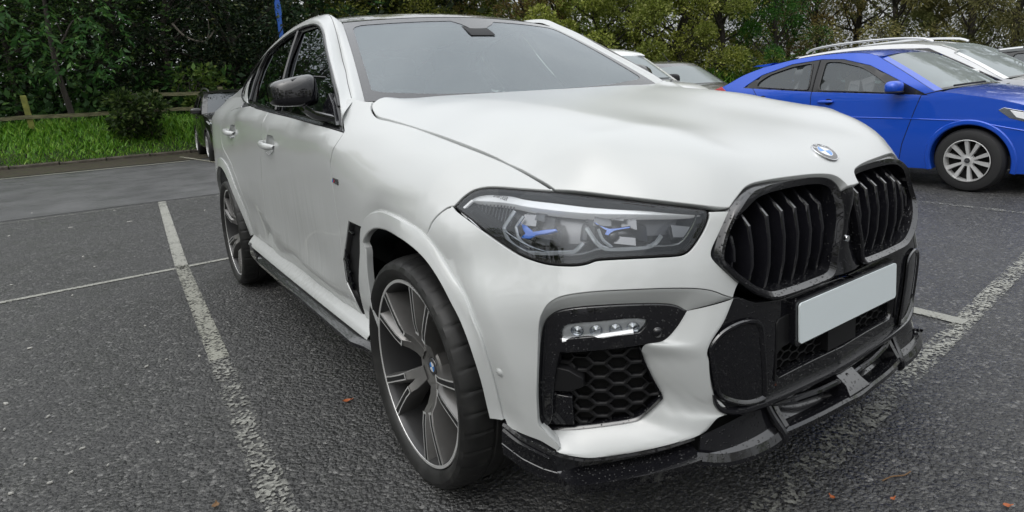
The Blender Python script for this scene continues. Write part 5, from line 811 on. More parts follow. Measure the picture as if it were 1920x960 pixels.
# ---------------- kidney grilles
KO=[(-.028,.928),(-.045,.948),(-.075,.960),(-.13,.966),(-.22,.969),(-.31,.969),(-.37,.962),(-.412,.943),(-.449,.914),(-.477,.870),(-.500,.825),(-.507,.806),(-.504,.790),(-.47,.748),(-.425,.710),(-.387,.688),(-.362,.677),(-.335,.672),(-.224,.667),(-.145,.667),(-.098,.668),(-.077,.676),(-.066,.695),(-.060,.745),(-.045,.79),(-.032,.835),(-.027,.88),(-.026,.91)]
_ss=np.linspace(0,.75,400)
def fx(y,z,off=0):
    """point of the nose skin at lateral y (<=0), height z"""
    P=body(_ss,np.full(400,float(z)),off);return np.array([np.interp(-y,-P[:,1],P[:,0]),y,z])
ko=np.array(smooth_loop(densify(ccw(KO),.012),2))
ki=inset(ko,.0195);ctr=ko.mean(0)
top=np.clip((ko[:,1]-.86)/.08,0,1)[:,None];ki=ki+(inset(ko,.027)-ki)*top; ki=smooth_loop(ki,3)
md=inset(ko,.005)
K=lambda L,o:np.array([fx(min(y,-.001),z,o) for y,z in L])
ring=[K(ko,-.05)-[.02,0,0],K(ko,.010),K(inset(ko,.003),.0145),K(inset(ko,.009),.0155),K((ko+ki*3)/4,.008),K(ki,.002),K(inset(ki,.001),-.008)-[0,0,0],K(inset(ki,.002),-.03)-[.05,0,0]]
V,F=grid_VF(np.array(ring),closev=True);kf=both('kidney_grille',V,F,BW,car,angle=28)
# slats
sy=[-.448,-.40]+[fx_[1] for fx_ in B3(D['p_slat'],-.005)][1:]
sy=[-.445,-.392,-.332,-.272,-.213,-.155,-.100]
kis=np.array(ki)
def zspan(y):
    zz=[]
    for a,b in zip(kis,np.roll(kis,-1,0)):
        if (a[0]-y)*(b[0]-y)<=0 and abs(a[0]-b[0])>1e-9:zz.append(a[1]+(b[1]-a[1])*(y-a[0])/(b[0]-a[0]))
    return min(zz),max(zz)
for y in sy:
    z0,z1=zspan(y);kz=z1-.055 if z1-z0>.16 else z1-.03
    prof=[(z1-.002,-.050,.0045),(z1-.012,-.043,.006),(kz,-.010,.0068),((kz*2+z0)/3,-.008,.0055),((kz+2*z0)/3,-.014,.005),(z0+.03,-.022,.0045),(z0+.001,-.03,.0045)]
    G=[]
    for z,o,wd in prof:
        p=fx(y,z,o);q=p-[.075,0,0]
        G.append([p+[-.004,-wd,0],p+[0,-wd*.6,.001],p+[0,wd*.6,.001],p+[-.004,wd,0],q+[0,wd,0],q+[0,-wd,0]])
    V,F=grid_VF(np.array(G),closev=True);sub2(kf,'slat',V,F,M['black_satin'] if 'black_satin' in M else black_gloss('black_satin',(.010,.010,.013),.35,150,.4),angle=30)
V,F,N=flat(lambda y,z:np.stack([0*y+.775,y,z],-1),[tuple(p) for p in ki],h=.08);sub2(kf,'grille_back',V,F,VOID)
# web between the kidneys, with the little camera
b=MB();G=[]
for z,x,wd in ((.925,.893,.030),(.90,.902,.027),(.86,.897,.030),(.82,.889,.036),(.78,.884,.050),(.74,.886,.064),(.70,.892,.072),(.672,.896,.10)):
    G.append([(x-.04,-wd,z),(x-.012,-wd*.8,z),(x,-wd*.3,z),(x,wd*.3,z),(x-.012,wd*.8,z),(x-.04,wd,z)])
b.grid(np.array(G));web=b.build('grille_web',BG,car,angle=40)
MB().lathe([(.0,.004),(.009,.004),(.011,0),(.011,-.02)],14,'x',(.887,0,.768)).build('camera_lens',M['chrome'],web)
# ---------------- black centre fascia
hm=[(.0,.452),(.20,.448),(.315,.455),(.318,.52),(.2,.53),(0,.53)]
pl=T('blackedge')[::-1]+T('blade_r')[1:-2]
half=[(0,.655),(.30,.66),(.40,.675),(.455,.70)]
s_tip=D['blade_r'][-1]
fas=half+[tuple(p) for p in D['blade_r'][0:-1]]+[(.46,.385),(.36,.372),(.2,.366),(0,.364)]
fas_full=fas+[(-s,z) for s,z in fas[::-1] if s>0]
def bodysym(o):
    def f(s,z):
        s=np.asarray(s,float);P=body(np.abs(s),z,o);P[...,1]*=np.where(s<0,-1,1);return P
    f.inward=True;return f
mh=[(-.30,.440),(.30,.440),(.312,.455),(.312,.512),(.30,.525),(-.30,.525),(-.312,.512),(-.312,.455)]
V,F,N=panel(bodysym(-.006),fas_full,[mh],h=.03,gap=0,edge=.003,depth=.03);fascia=mesh('lower_fascia',V,F,BW,car,N)
# carrier pads either side of the number plate, plate bracket and plate
for s_ in (-1,1):
    lp=[(s_*.325,.435),(s_*.325,.60),(s_*.315,.612),(s_*.255,.615),(s_*.255,.53),(s_*.30,.527),(s_*.318,.515)]
    V,F,N=panel(bodysym(-.002),lp,h=.03,gap=.001,edge=.002,depth=.006);mesh('bracket_pad',V,F,BP,fascia,N)
def rrect(w_,h_,r_,n_=5):
    o=[]
    for cx,cy,a0 in ((w_/2-r_,h_/2-r_,0),(-w_/2+r_,h_/2-r_,90),(-w_/2+r_,-h_/2+r_,180),(w_/2-r_,-h_/2+r_,270)):
        for k in range(n_):
            a=R(a0+90*k/(n_-1));o.append((cx+r_*math.cos(a),cy+r_*math.sin(a)))
    return o
px_=lambda y:.9085-.18*y*y*.35
b=MB();b.prism(rrect(.545,.128,.012),lambda y,z:(.868,y,.588+z),lambda y,z:(px_(y)-.004,y,.588+z+.002));b.build('plate_bracket',BW,car)
b=MB();b.prism(rrect(.520,.111,.010),lambda y,z:(px_(y)-.003,y,.5885+z),lambda y,z:(px_(y)+.0015,y,.5885+z));b.build('number_plate',M['plate_white'],car)
# lower mesh
def hexmesh(inside,to3d,pu,pv,wall,depth,u0,u1,v0,v1):
    """honeycomb: rings of thin walls; inside(u,v)->bool; to3d(u,v,off)"""
    b=MB();hx=[(-.5,0),(-.22,.5),(.22,.5),(.5,0),(.22,-.5),(-.22,-.5)];j=0
    vv=np.arange(v0,v1,pv/2)
    for j,v in enumerate(vv):
        for u in np.arange(u0,u1,pu*1.44)+(pu*.72 if j%2 else 0):
            if not inside(u,v):continue
            O=[(u+pu*x,v+pv*y) for x,y in hx];I=[(u+(pu-wall)*x,v+(pv-wall*.8)*y) for x,y in hx]
            A=[to3d(*p,0) for p in O];Bq=[to3d(*p,.0012) for p in I];Cq=[to3d(*p,-depth) for p in I]
            b.add(A+Bq+Cq,[(i,(i+1)%6,6+(i+1)%6,6+i) for i in range(6)]+[(6+i,6+(i+1)%6,12+(i+1)%6,12+i) for i in range(6)])
    return b
f_=bodysym(-.03)
g=hexmesh(lambda u,v:abs(u)<.29 and .447<v<.52,lambda u,v,o:bodysym(-.03+o)(np.array(u),np.array(v)),.052,.026,.006,.02,-.32,.33,.44,.53)
mm=g.build('grille_mesh',BP,fascia,smooth=False);tag(mm,kind='stuff')
V,F,N=flat(bodysym(-.07),[(-.33,.42),(.33,.42),(.33,.54),(-.33,.54)],h=.06);mesh('grille_back',V,F,VOID,fascia)
b=MB().box((.852,0,.485),(.05,.15,.075));b.build('radar_sensor',BP,fascia)
# side pods of the fascia
pod=np.array(ccw(dedupe(T('pod'))));pod=smooth_loop(densify(pod,.012),2)
for nm,rg,m_ in (('fascia_pod',((0,.001),(.003,.005),(.008,.006),(.012,.003),(.016,-.001)),BG),):
    G=[B3(inset(pod,d) if d else pod,o) for d,o in rg];V,F=grid_VF(np.array(G),closev=True)
    V2,F2,N2=flat(bodyo(-.002),[tuple(p) for p in inset(pod,.0145)],h=.04);bb=MB();bb.add(V,F);bb.add(V2,F2);both(nm,np.array(bb.V),bb.F,m_,car,angle=35)
# lower rim bar sweeping round the fascia
rb=[(.534,.462),(.530,.445),(.522,.428),(.505,.412),(.46,.398),(.40,.392),(.33,.388),(.24,.382),(.12,.378),(0,.377)]
rbs=crom(rb,60);rbf=np.vstack([rbs,(rbs*[-1,1])[::-1][1:]]);tg=np.gradient(rbf,axis=0);tg/=np.linalg.norm(tg,axis=1)[:,None];pn=np.stack([-tg[:,1],tg[:,0]],1)
f0=bodysym(0)
def bar_at(d,o):
    kz=(.40+.60*sst(.46,.39,rbf[:,1]))[:,None];q=rbf+pn*d*kz;o=np.where(o>0,o*kz[:,0],o);P=bodysym(o)(q[:,0],q[:,1]);return P
G=np.array([bar_at(d,o) for d,o in ((.010,-.035),(.011,.000),(.008,.009),(.002,.012),(-.006,.010),(-.010,.0),(-.010,-.04))])
V,F=grid_VF(G);mesh('lower_trim_bar',V,F,BW,car,angle=35)
# ---------------- vent frames with fog lamps, mesh and the white blade
vf=[tuple(p) for p in smooth_loop(densify(T('ventframe'),.008),1)]
fg=[tuple(p) for p in smooth_loop(densify(T('fog'),.006),1)]
V,F,N=panel(bodyo(-.026),vf,[fg],h=.014,gap=0,edge=.005,depth=.05);vfr=both('vent_frame',V,F,BW,car,N)
fgc=np.array(ccw(fg));V,F,N=flat(bodyo(-.038),[tuple(p) for p in inset(fgc,.001)],h=.02);fogs=both('fog_lamp',V,F,mat('fog_silver',(.72,.73,.74),.25,.2),car,N)
V,F,N=flat(bodyo(-.0285),[tuple(p) for p in inset(fgc,-.001)],h=.02);sub2(fogs,'lamp_lens',V,F,M['lamp_glass'],N=N)
fs,fz=fgc.min(0),fgc.max(0)
for q in (.2,.42,.64,.84):
    c_=fs+(fz-fs)*[1-q,.50];c_[1]=fs[1]+(fz[1]-fs[1])*(.42+.12*q)
    ring=[[body(c_[0]+rr*math.cos(t),c_[1]+rr*.8*math.sin(t),o) for t in np.linspace(0,2*math.pi,14,endpoint=False)] for rr,o in ((.017,-.031),(.013,-.0375),(.008,-.036),(.001,-.033))]
    V,F=grid_VF(np.array(ring),closev=True);sub2(fogs,'lamp_reflector',V,F,M['lamp_chrome'])
V=MB().tube(B3([fgc[np.argmax(fgc[:,0])]+[-.004,-.008],[(fs[0]+fz[0])/2,fs[1]+.009],[fs[0]+.035,fs[1]+.016]],-.0325),.0085,6);sub2(fogs,'chrome_strip',np.array(V.V),V.F,M['lamp_white'])
# tuck between the crease and the frame
cr_=T('crease');ca=np.array(D['ventframe']);it=int(np.argmin(ca[:,0]));seq=np.roll(ca,-it,0)
zl=[i for i in range(len(seq)) if seq[i,1]<.386][0]
inner=seq[:zl+1][::-1];outer=[p for p in T('ventleft') if p[1]>.386]+cr_[1:]
n_=90;A_=relen(outer,n_);Bn=relen(inner,n_-9);e_=np.array(D['blade_r'][0])
Bn=np.vstack([Bn,np.array([Bn[-1]+(e_-Bn[-1])*t for t in np.linspace(1/9,1,9)])])
offB=np.concatenate([np.full(n_-9,-.031),np.linspace(-.028,-.003,9)])
G=[B3(A_,-.001)]
for f in (.08,.3,.65,1.0):
    q=A_*(1-f)+Bn*f;G.append(np.array([body(a,b_,o*f**1.08-.0005) for (a,b_),o in zip(q,offB)]))
V1,F1=grid_VF(gridsurf(np.array(G),10))
# blade between vent and fascia, running out into the ledge under the mesh
LR=[((.5919,.6787,-.029),(.4766,.7019,0)),((.6213,.6411,-.029),(.5081,.6484,0)),((.658,.6104,-.029),(.5424,.6066,0)),((.7062,.6033,-.03),(.5531,.5861,0)),((.7131,.564,-.055),(.5510,.5607,0)),((.7008,.5306,-.056),(.546,.53,0)),((.6856,.497,-.056),(.541,.499,0)),((.6678,.4631,-.056),(.5356,.472,0)),((.6665,.447,-.056),(.5245,.4454,0)),((.6737,.4325,-.056),(.509,.432,0)),((.685,.421,-.056),(.489,.4006,.004)),((.7013,.4089,-.056),(.5238,.394,.004)),((.7315,.3884,-.056),(.56,.361,.005)),((.7662,.3807,-.056),(.61,.347,.005)),((.8006,.3759,-.056),(.675,.334,.005)),((.8355,.3714,-.056),(.74,.321,.005)),((.8721,.3669,-.056),(.80,.310,.005)),((.9109,.362,-.056),(.855,.3038,.005)),((.9511,.3574,-.056),(.905,.309,.004)),((.9922,.3523,-.056),(.946,.3164,.001)),((.9935,.3545,-.055),(.9387,.3316,0)),((.996,.370,-.045),(.9545,.3512,0)),((1.0,.3827,-.033),(.9707,.37,0)),((1.0002,.40,-.032),(.9874,.3878,0))]
Lc=np.array([a for a,_ in LR]);Rc=np.array([b for _,b in LR]);G=[]
for f,w_ in ((0,0),(.25,.33),(.5,.62),(.75,.86),(.93,.985),(1,1)):
    q=Lc[:,:2]*(1-f)+Rc[:,:2]*f;o=Lc[:,2]*(1-w_)+Rc[:,2]*w_
    # the lower ledge stays level before it turns over its lip
    G.append(np.array([body(a,b_,c_) for (a,b_),c_ in zip(q,o)]))
G.append(np.array([body(a,b_-.003*min(1,max(0,(i-9)/2)),c_-.004) for i,((a,b_),c_) in enumerate(zip(Rc[:,:2],Rc[:,2]))]))
G.append(np.array([body(a,b_-.006*min(1,max(0,(i-9)/2)),c_-.03) for i,((a,b_),c_) in enumerate(zip(Rc[:,:2],Rc[:,2]))]))
Gf=np.array([crom(r_,110) for r_ in G])
V2,F2=grid_VF(gridsurf(Gf,26))
bb=MB();bb.add(V1,F1);bb.add(V2,F2);both('bumper_blade',np.array(bb.V),bb.F,WP,car,angle=44)
# mesh, backing and sensor bracket inside the vent
ms=np.array(ccw(dedupe(T('mesh'))));msi=inset(ms,.004)
def inm(u,v):return bool(inpoly(np.array([[u,v]]),msi)[0])
g=hexmesh(inm,lambda u,v,o:body(u,v,-.058+o),.068,.039,.0055,.022,.63,1.03,.33,.62)
gm=g.both('vent_mesh',BP,car,angle=None)
for o in gm:tag(o,kind='stuff')
V,F,N=flat(bodyo(-.085),[tuple(p) for p in inset(ms,-.02)],h=.05);both('vent_back',V,F,VOID,car)
Gm=[B3(inset(ms,-.004),-.045),B3(inset(ms,.001),-.05),B3(inset(ms,.004),-.056),B3(inset(ms,.004),-.085)];V,F=grid_VF(np.array(Gm),closev=True);both('mesh_surround',V,F,BG,car)
br=[(.985,.47),(.985,.545),(.905,.535),(.868,.515),(.866,.492),(.905,.475)]
V,F,N=panel(bodyo(-.036),br,h=.02,gap=0,edge=.003,depth=.03);both('sensor_bracket',V,F,BP,car,N)
br=[(.992,.365),(.992,.462),(.905,.455),(.905,.372)]
V,F,N=panel(bodyo(-.044),br,h=.02,gap=0,edge=.003,depth=.03);both('vent_blank',V,F,BW,car,N)
for (s0,z0),o in ((D['p_sensor'][0],.0),(D['p_sensor'][1],-.024),((.955,.508),-.034)):
    ring=[[body(s0+rr*math.cos(t),z0+rr*math.sin(t),o+q) for t in np.linspace(0,2*math.pi,20,endpoint=False)] for rr,q in ((.0135,-.001),(.0125,.0012),(.0115,.0012),(.0112,-.0006),(.0108,.0012),(.0,.0014))]
    V,F=grid_VF(np.array(ring),closev=True);both('parking_sensor',V,F,WP if o==0 else BG,car)
# ---------------- front splitter
def fz(s):return float(np.interp(s,[.48,.56,.68,.80,.8714,.905,.946,.99,1.03,1.1063],[.40,.361,.333,.310,.303,.309,.3164,.338,.348,.372]))
# side runs: from the wheel arch round the corner to the winglet
ss_=np.concatenate([np.linspace(1.108,.95,14),np.linspace(.94,.585,22)])
rows=[[] for _ in range(10)]
for s_ in ss_:
    zt=fz(s_)-.001;zb=float(np.interp(s_,[.585,.70,.80,.88,.93,.99,1.05,1.108],[.286,.256,.234,.223,.220,.231,.250,.282]))
    k=float(np.interp(s_,[.585,.64,.90,.95],[1,1,1,0]))       # recessed shelf only across the front
    sh=zb+.030
    prof=[(zt,-.012),(zt-.004,.003),(zt-.010,.006),(zt-.014,.006-.030*k),((zt+sh)/2,.006-.036*k),(sh+.006,.006-.030*k),(sh+.003,.006+.012*k),(sh+.0015,.008+.044*k),(zb,.008+.036*k),(zb+.004,-.06)]
    for i,(z,o) in enumerate(prof):rows[i].append(body(s_,z,o))
V,F=grid_VF(np.array(rows),flip=True);a_=both('front_splitter',V,F,BW,car,angle=18)
bb=MB()
for s_ in np.arange(.66,.86,.0085):
    for j,z in enumerate(np.arange(0,.03,.0065)):
        zt=fz(s_);zz_=zt-.018-z
        if z<(.026):
            c_=body(s_+(.004 if j%2 else 0),zz_,-.026);ring=[body(s_+(.004 if j%2 else 0)+.0026*math.cos(t),zz_+.0026*math.sin(t),-.0255) for t in np.linspace(0,2*math.pi,6,endpoint=False)]
            bb.add(ring,[(0,1,2,3,4,5)])
for o in sub2(a_,'splitter_mesh',np.array(bb.V),bb.F,M['wheel_dark']):tag(o,kind='stuff')
rows=[[],[],[],[]]
for s_ in np.linspace(1.10,.965,12):
    t=(1.10-s_)/.135;z=.352-.050*t
    for i,(dz,o) in enumerate(((.005,.004),(.003,.012),(-.003,.012),(-.005,.005))):rows[i].append(body(s_,z+dz*(1-.5*t),o+.004))
V,F=grid_VF(np.array(rows),flip=True);sub2(a_,'splitter_fin',V,F,BG)
# winglets each side : dished floor with a raised lip
wl=[np.array(p) for p in ((.852,-.338,.372),(.848,-.41,.368),(.845,-.47,.366),(.838,-.515,.362),(.822,-.560,.352))]          # back edge under the fascia
wo=[np.array(p) for p in ((.896,-.318,.300),(.893,-.375,.292),(.885,-.450,.294),(.868,-.525,.302),(.836,-.590,.318))]         # lip
wl,wo=crom(wl,24),crom(wo,24)
up=np.array([0,0,1.])
ed=wo-wl;ed/=np.linalg.norm(ed,axis=1)[:,None]
G=[wl+[0,0,.004],wl+ed*.012-[0,0,.012],wl*.55+wo*.45-[0,0,.024],wl*.2+wo*.8-[0,0,.012],wo-ed*.006+[0,0,.005],wo+ed*.014+[0,0,.005],wo+ed*.016-[0,0,.004],wo+ed*.006-[0,0,.020],wl*.4+wo*.6-[0,0,.045],wl-[0,0,.05]]
V,F=grid_VF(np.array(G),flip=True)
e0=MB().add(V,F);
# end walls
for j in (0,23):
    r_=[g[j] for g in G];k_=len(e0.V);e0.add(r_,[tuple(range(len(r_)))])
V=np.array(e0.V);F=e0.F;w_=both('splitter_winglet',V,F,BW,car,angle=18)
rib=MB();
P0=np.array([(.853,-.340,.385),(.874,-.333,.345),(.899,-.322,.304),(.902,-.322,.286),(.89,-.328,.272)]);rib.tube(crom(P0,16),np.linspace(.009,.011,16),8);sub2(w_,'winglet_rib',np.array(rib.V),rib.F,BG)
# centre section with its two pockets
yy=np.linspace(-.312,.312,49)
def cx(y):return .936-.035*(abs(y)/.312)**2.2
def lipz(y):return .312-.012*(abs(y)/.312)**2-.006*math.exp(-(y/.05)**2)
b=MB();prof=[]
G=[[] for _ in range(9)]
for y in yy:
    x=cx(y);z=lipz(y)
    br_=1 if abs(y)<.042 else 0
    for i,p in enumerate(((.835,z+.022),(x-.055,z-.004),(x-.026,z-.002),(x-.020,z+.010),(x-.004,z+.011),(x+.002,z+.004),(x,z-.012),(x-.008,z-.016),(.83,z-.02))):G[i].append((p[0],y,p[1]))
b.grid(np.array(G))
for s_ in (-1,1):     # end walls rising to the bar
    P=[(.850,s_*.318,.388),(.874,s_*.318,.350),(.899,s_*.314,.316),(.901,s_*.314,.294),(.83,s_*.318,.29),(.82,s_*.318,.385)]
    b.prism([(0,i) for i in range(6)],lambda a,i:P[i],lambda a,i:tuple(np.array(P[i])+[0,-s_*.016,0]))
Q=[(.885,.366),(.915,.345),(.934,.325),(.93,.305),(.84,.30),(.83,.366)]
b.prism(Q,lambda x,z:(x,-.042 if z>.33 else -.055,z),lambda x,z:(x,.042 if z>.33 else .055,z))
G=[[(.838,y,.372) for y in yy],[(.838,y,.315) for y in yy]];b.grid(np.array(G))
sp=b.build('splitter_centre',BW,car,angle=18)
rail=[(.858,-.322,.372),(.880,-.25,.364),(.893,-.15,.358),(.897,-.06,.356),(.893,-.045,.349),(.893,.045,.349),(.897,.06,.356),(.893,.15,.358),(.880,.25,.364),(.858,.322,.372)]
MB().tube(relen(rail,60),.0095,8).build('splitter_rail',BG,sp)
b=MB();V,F,N=flat(bodysym(-.05),[(-.55,.30),(.55,.30),(.55,.40),(-.55,.40)],h=.08);mesh('bumper_backing',V,F,VOID,car)
# ---------------- side skirts
st=[(-.215,0),(-.30,0),(-.40,.2),(-.46,1),(-.8,1),(-1.3,1),(-1.8,1),(-2.15,1),(-2.25,.8),(-2.32,.4)]
xs_=np.linspace(-.335,-2.345,60);rows=[[] for _ in range(8)]
for x in xs_:
    k=float(np.interp(-x,[.335,.42,.50,2.1,2.3,2.345],[.25,.45,1,1,.7,.2]));d=.003*math.sin(x*3)
    zt=.378
    for i,(y,z) in enumerate(((-.93,zt),(-.958,zt-.002),(-.955-.004*k,zt-.022),(-.962-.022*k,zt-.032-.004*k),(-.966-.032*k,zt-.040-.006*k),(-.966-.032*k,zt-.052-.008*k),(-.955-.012*k,zt-.074-.012*k),(-.90,zt-.085))):rows[i].append((x,y,z+d*0))
V,F=grid_VF(np.array(rows),flip=False);sk=both('side_skirt',V,F,BG,car,angle=30)
b=MB().prism([(-2.345,.405),(-2.30,.402),(-2.18,.342),(-2.20,.318),(-2.345,.33)],lambda x,z:(x,-.945,z),lambda x,z:(x,-.992,z));sub2(sk,'skirt_fin',np.array(b.V),b.F,BG)
# ---------------- fender side vent (air breather)
vh=np.array(ccw(dedupe(T('ventside'))))
G=[B3(vh,-.004),B3(inset(vh,.004),-.006),B3(inset(vh,.010),-.010),B3(inset(vh,.014),-.018)];V,F=grid_VF(np.array(G),closev=True)
V2,F2,N2=flat(bodyo(-.018),[tuple(p) for p in smooth_loop(inset(vh,.0135),1)],h=.03);b=MB();b.add(V,F);b.add(V2,F2);sv=both('side_vent',np.array(b.V),b.F,BP,car)
b=MB()
for z in (.645,.60,.555):
    xl=-.545+(.66-z)*.1;b.tube([body(sx(xl,z),z,-.010),body(sx(xl+.05,z-.004),z-.004,-.008)],.007,6)
b.tube([body(sx(-.515,.77),.77,-.008),body(sx(-.512,.62),.62,-.008),body(sx(-.50,.53),.53,-.008)],.006,6);b.tube([body(sx(-.50,.775),.775,-.008),body(sx(-.40,.76),.76,-.008)],.006,6)
sub2(sv,'vent_fin',np.array(b.V),b.F,BG)
# badge on the fender : dark plate with three coloured bars and an M
bd=T('badge');V,F,N=panel(bodyo(.003),bd,h=.02,gap=0,edge=.001,depth=.004);bo=both('fender_badge',V,F,M['badge_black'],car,N)
a=np.array(bd);s0,z0=a.mean(0);w0=np.ptp(a[:,0]);h0=np.ptp(a[:,1])
for i,cn in enumerate(((.05,.25,.6),(.02,.04,.22),(.6,.03,.03))):
    m_=M.get('stripe%d'%i) or mat('stripe%d'%i,cn,.25)
    u=s0+w0*(.36-.13*i)
    q=[(u+dx_*w0*.055+sl_,z0+dz_*h0*.26) for dx_,dz_,sl_ in ((1,-1,.003),(-1,-1,.003),(-1,1,-.003),(1,1,-.003))]
    sub2(bo,'badge_stripe',B3(q,.0045),[(0,1,2,3)],m_)
V,F=text_VF('M',h0*.75);sub2(bo,'badge_letter',on_body(V,s0-w0*.12,z0,0,.0045),F,M['chrome'])
# ---------------- hood roundel
def roundel(rad,fn,parent,letters=True,name='emblem'):
    ring=lambda prof,n=40:grid_VF(np.array([[fn(r_*math.cos(t),r_*math.sin(t),h) for t in np.linspace(0,2*math.pi,n,endpoint=False)] for r_,h in prof]),closev=True)
    V,F=ring([(rad,-.001),(rad,.003),(rad*.97,.005),(rad*.93,.005),(rad*.92,.0035),(rad*.60,.0035),(rad*.59,.005),(rad*.55,.005),(rad*.54,.003)]);
    e=mesh(name,V,F,M['chrome'],parent,angle=40)
    V,F=ring([(rad*.925,.0042),(rad*.595,.0042)]);mesh('emblem_ring',V,F,M['badge_black'],e)
    for q in range(4):
        P=[fn(0,0,.0045)]+[fn(rad*.56*math.cos(t),rad*.56*math.sin(t),.0042) for t in np.linspace(q*math.pi/2,(q+1)*math.pi/2,10)]
        mesh('emblem_quarter',P,[(0,i,i+1) for i in range(1,10)],M['badge_blue'] if q%2 else M['badge_white'],e,smooth=False)
    if letters:
        for ch,an in (('B',135),('M',90),('W',45)):
            V,F=text_VF(ch,rad*.40);a=R(an-90);out=[]
            for x,y,_ in V:
                yy_=y+rad*.76;out.append(fn(x*math.cos(a)-yy_*math.sin(a),x*math.sin(a)+yy_*math.cos(a),.0052))
            mesh('emblem_letter',out,F,M['badge_white'],e,smooth=False)
    return e
hp0=hood(np.array(.815),np.array(0.));hn=nrm(lambda x,y:hood(x,y),np.array(.815),np.array(0.));ex=np.array([0,1.,0]);ey=np.cross(hn,ex)
def hfn(u,v,h):
    # letters read from the front: right = -y seen from the nose looking back -> +y in car axes
    p=hp0+ex*u+ey*v*1.0
    return np.array([p[0],p[1],0])+[0,0,float(HOOD(p[0],p[1]))]+hn*(h+.001)
roundel(.041,hfn,car)

# =================================================================== wheels, interior and underside of the SUV
def annulus_text(s,r,a0,size,y,sgn=-1):
    """letters set on an arc in the wheel plane (outside face looks to -y)"""
    V0,F0=[],[];a=a0
    for ch in s:
        V,F=text_VF(ch,size)
        if len(V):
            th=a;k=len(V0)
            for x,yy,_ in V:
                rr=r+yy;t=th-x/r
                V0.append((rr*math.cos(t),y,rr*math.sin(t)))
            F0+=[tuple(i+k for i in f) for f in F]
        a-=size*.66/r if ch not in 'il' else size*.42/r
    return V0,F0
def suv_wheel():
    """built round its own axis: outside face towards -y"""
    hw=.140;ro=.376
    NS=360;prof=[(.296,.955-.012),(.306,.962),(.322,.975),(.340,.979),(.355,.973),(.366,.960),(.3725,.940),(.376,.915),(.3765,.89),(.371,.887),(.371,.879),(.3765,.876),(.377,.84),(.371,.837),(.371,.828),(.377,.825),(.377,.79),(.371,.787),(.371,.779),(.3765,.776),(.376,.745),(.370,.715),(.355,.695),(.32,.69),(.29,.70)]
    G=[]
    for i in range(NS):
        t=2*math.pi*i/NS;r_=[]
        for j,(r0,h) in enumerate(prof):
            g=0
            if i%10<1 and j in (5,6,7,8,19,20,21):g=.004
            if j in (3,4) and i%12<5:g=-.0014
            r_.append(((r0-g)*math.cos(t),-h,(r0-g)*math.sin(t)))
        G.append(r_)
    G=np.array(G);rr_=np.hypot(G[...,0],G[...,2]);k_=np.where(rr_>.296,(.296+(rr_-.296)*.894)/rr_,1);G[...,0]*=k_;G[...,2]*=k_;tyre=MB().grid(G,closeu=True)
    # barrel and rim lip
    rim=MB().lathe([(.2965,-.945),(.2965,-.956),(.294,-.9595),(.288,-.9590),(.284,-.953),(.280,-.938),(.276,-.90),(.268,-.83),(.262,-.76),(.262,-.70)],96)
    lip=MB().lathe([(.2995,-.9565),(.298,-.9608),(.2895,-.9608),(.2875,-.956)],96)
    spokes=[];faces=[]
    def P(r,a,y):return (r*math.cos(a),y,r*math.sin(a))
    for k in range(5):
        c=R(72*k)
        for sg in (-1,1):
            rs=[.055,.085,.115,.135,.17,.21,.25,.288]
            ang=[3.5,5.5,8.6,9.8,10.4,10.9,11.3,11.7];fw=[.020,.019,.016,.0125,.0115,.0115,.012,.0135]
            yf=[-.905,-.912,-.926,-.944,-.951,-.954,-.956,-.9575];inw=[.006,.010,.016,.022,.024,.024,.023,.022];dp=[.055,.06,.065,.075,.08,.08,.08,.08]
            G=[]
            for r,a,w_,y,iw,d in zip(rs,ang,fw,yf,inw,dp):
                a_=c+sg*R(a);e=lambda q:P(r,a_+sg*q/r,y) 
                # face edges, flank sloping towards the inside of the pair, back
                o=[(w_,0),(w_*.9,-.0015),(-w_*.9,-.0015),(-w_,0),(-w_-iw*.55,.030),(-w_-iw,d),(w_*.7,d),(w_+.003,.03)]
                G.append([P(r,a_+sg*q/r,y+dy) for q,dy in o])
            b=MB().grid(np.array(G),closev=True)
            if sg<0:b.F=[f[::-1] for f in b.F]
            spokes.append(b)
            fb_=MB()
            for q0,q1 in ((.62,.98),(-.98,-.62)):
                g=[[P(r,c+sg*R(a)+sg*w_*q/r,y-.0026) for q in (q0,q1)] for r,a,w_,y in list(zip(rs,ang,fw,yf))[3:]]
                fb_.grid(np.array(g))
            g=[[P(r,c+sg*R(9.8)+sg*.0125*q/r,-.9475) for q in (-.95,.95)] for r in (.131,.139)];fb_.grid(np.array(g))
            faces.append(fb_)
            gr=MB();g=[[P(r,c+sg*R(a)+sg*w_*q/r,y-.0022) for q in (-.60,.60)] for r,a,w_,y in list(zip(rs,ang,fw,yf))[3:]];gr.grid(np.array(g));faces.append(gr)
    hub=MB().lathe([(.001,-.893),(.030,-.893),(.034,-.896),(.046,-.899),(.060,-.904),(.070,-.904),(.076,-.898),(.078,-.86),(.07,-.82)],60)
    for k in range(5):hub.lathe([(.001,-.897),(.009,-.897),(.011,-.893),(.011,-.89)],12,c=(.056*math.cos(R(72*k+36)),0,.056*math.sin(R(72*k+36))))
    disc=MB().lathe([(.07,-.80),(.07,-.815),(.075,-.815),(.19,-.815),(.19,-.785),(.07,-.785)],64)
    cal=MB();G=[]
    for t in np.linspace(R(160),R(222),12):G.append([P(r,t,y) for r,y in ((.135,-.845),(.205,-.850),(.222,-.83),(.222,-.76),(.135,-.76))])
    cal.grid(np.array(G),closev=True)
    well=MB().lathe([(.262,-.76),(.20,-.765),(.06,-.765)],48)
    return dict(tyre=tyre,rim=rim,lip=lip,spokes=spokes,faces=faces,hub=hub,disc=disc,cal=cal,well=well)
W=suv_wheel()
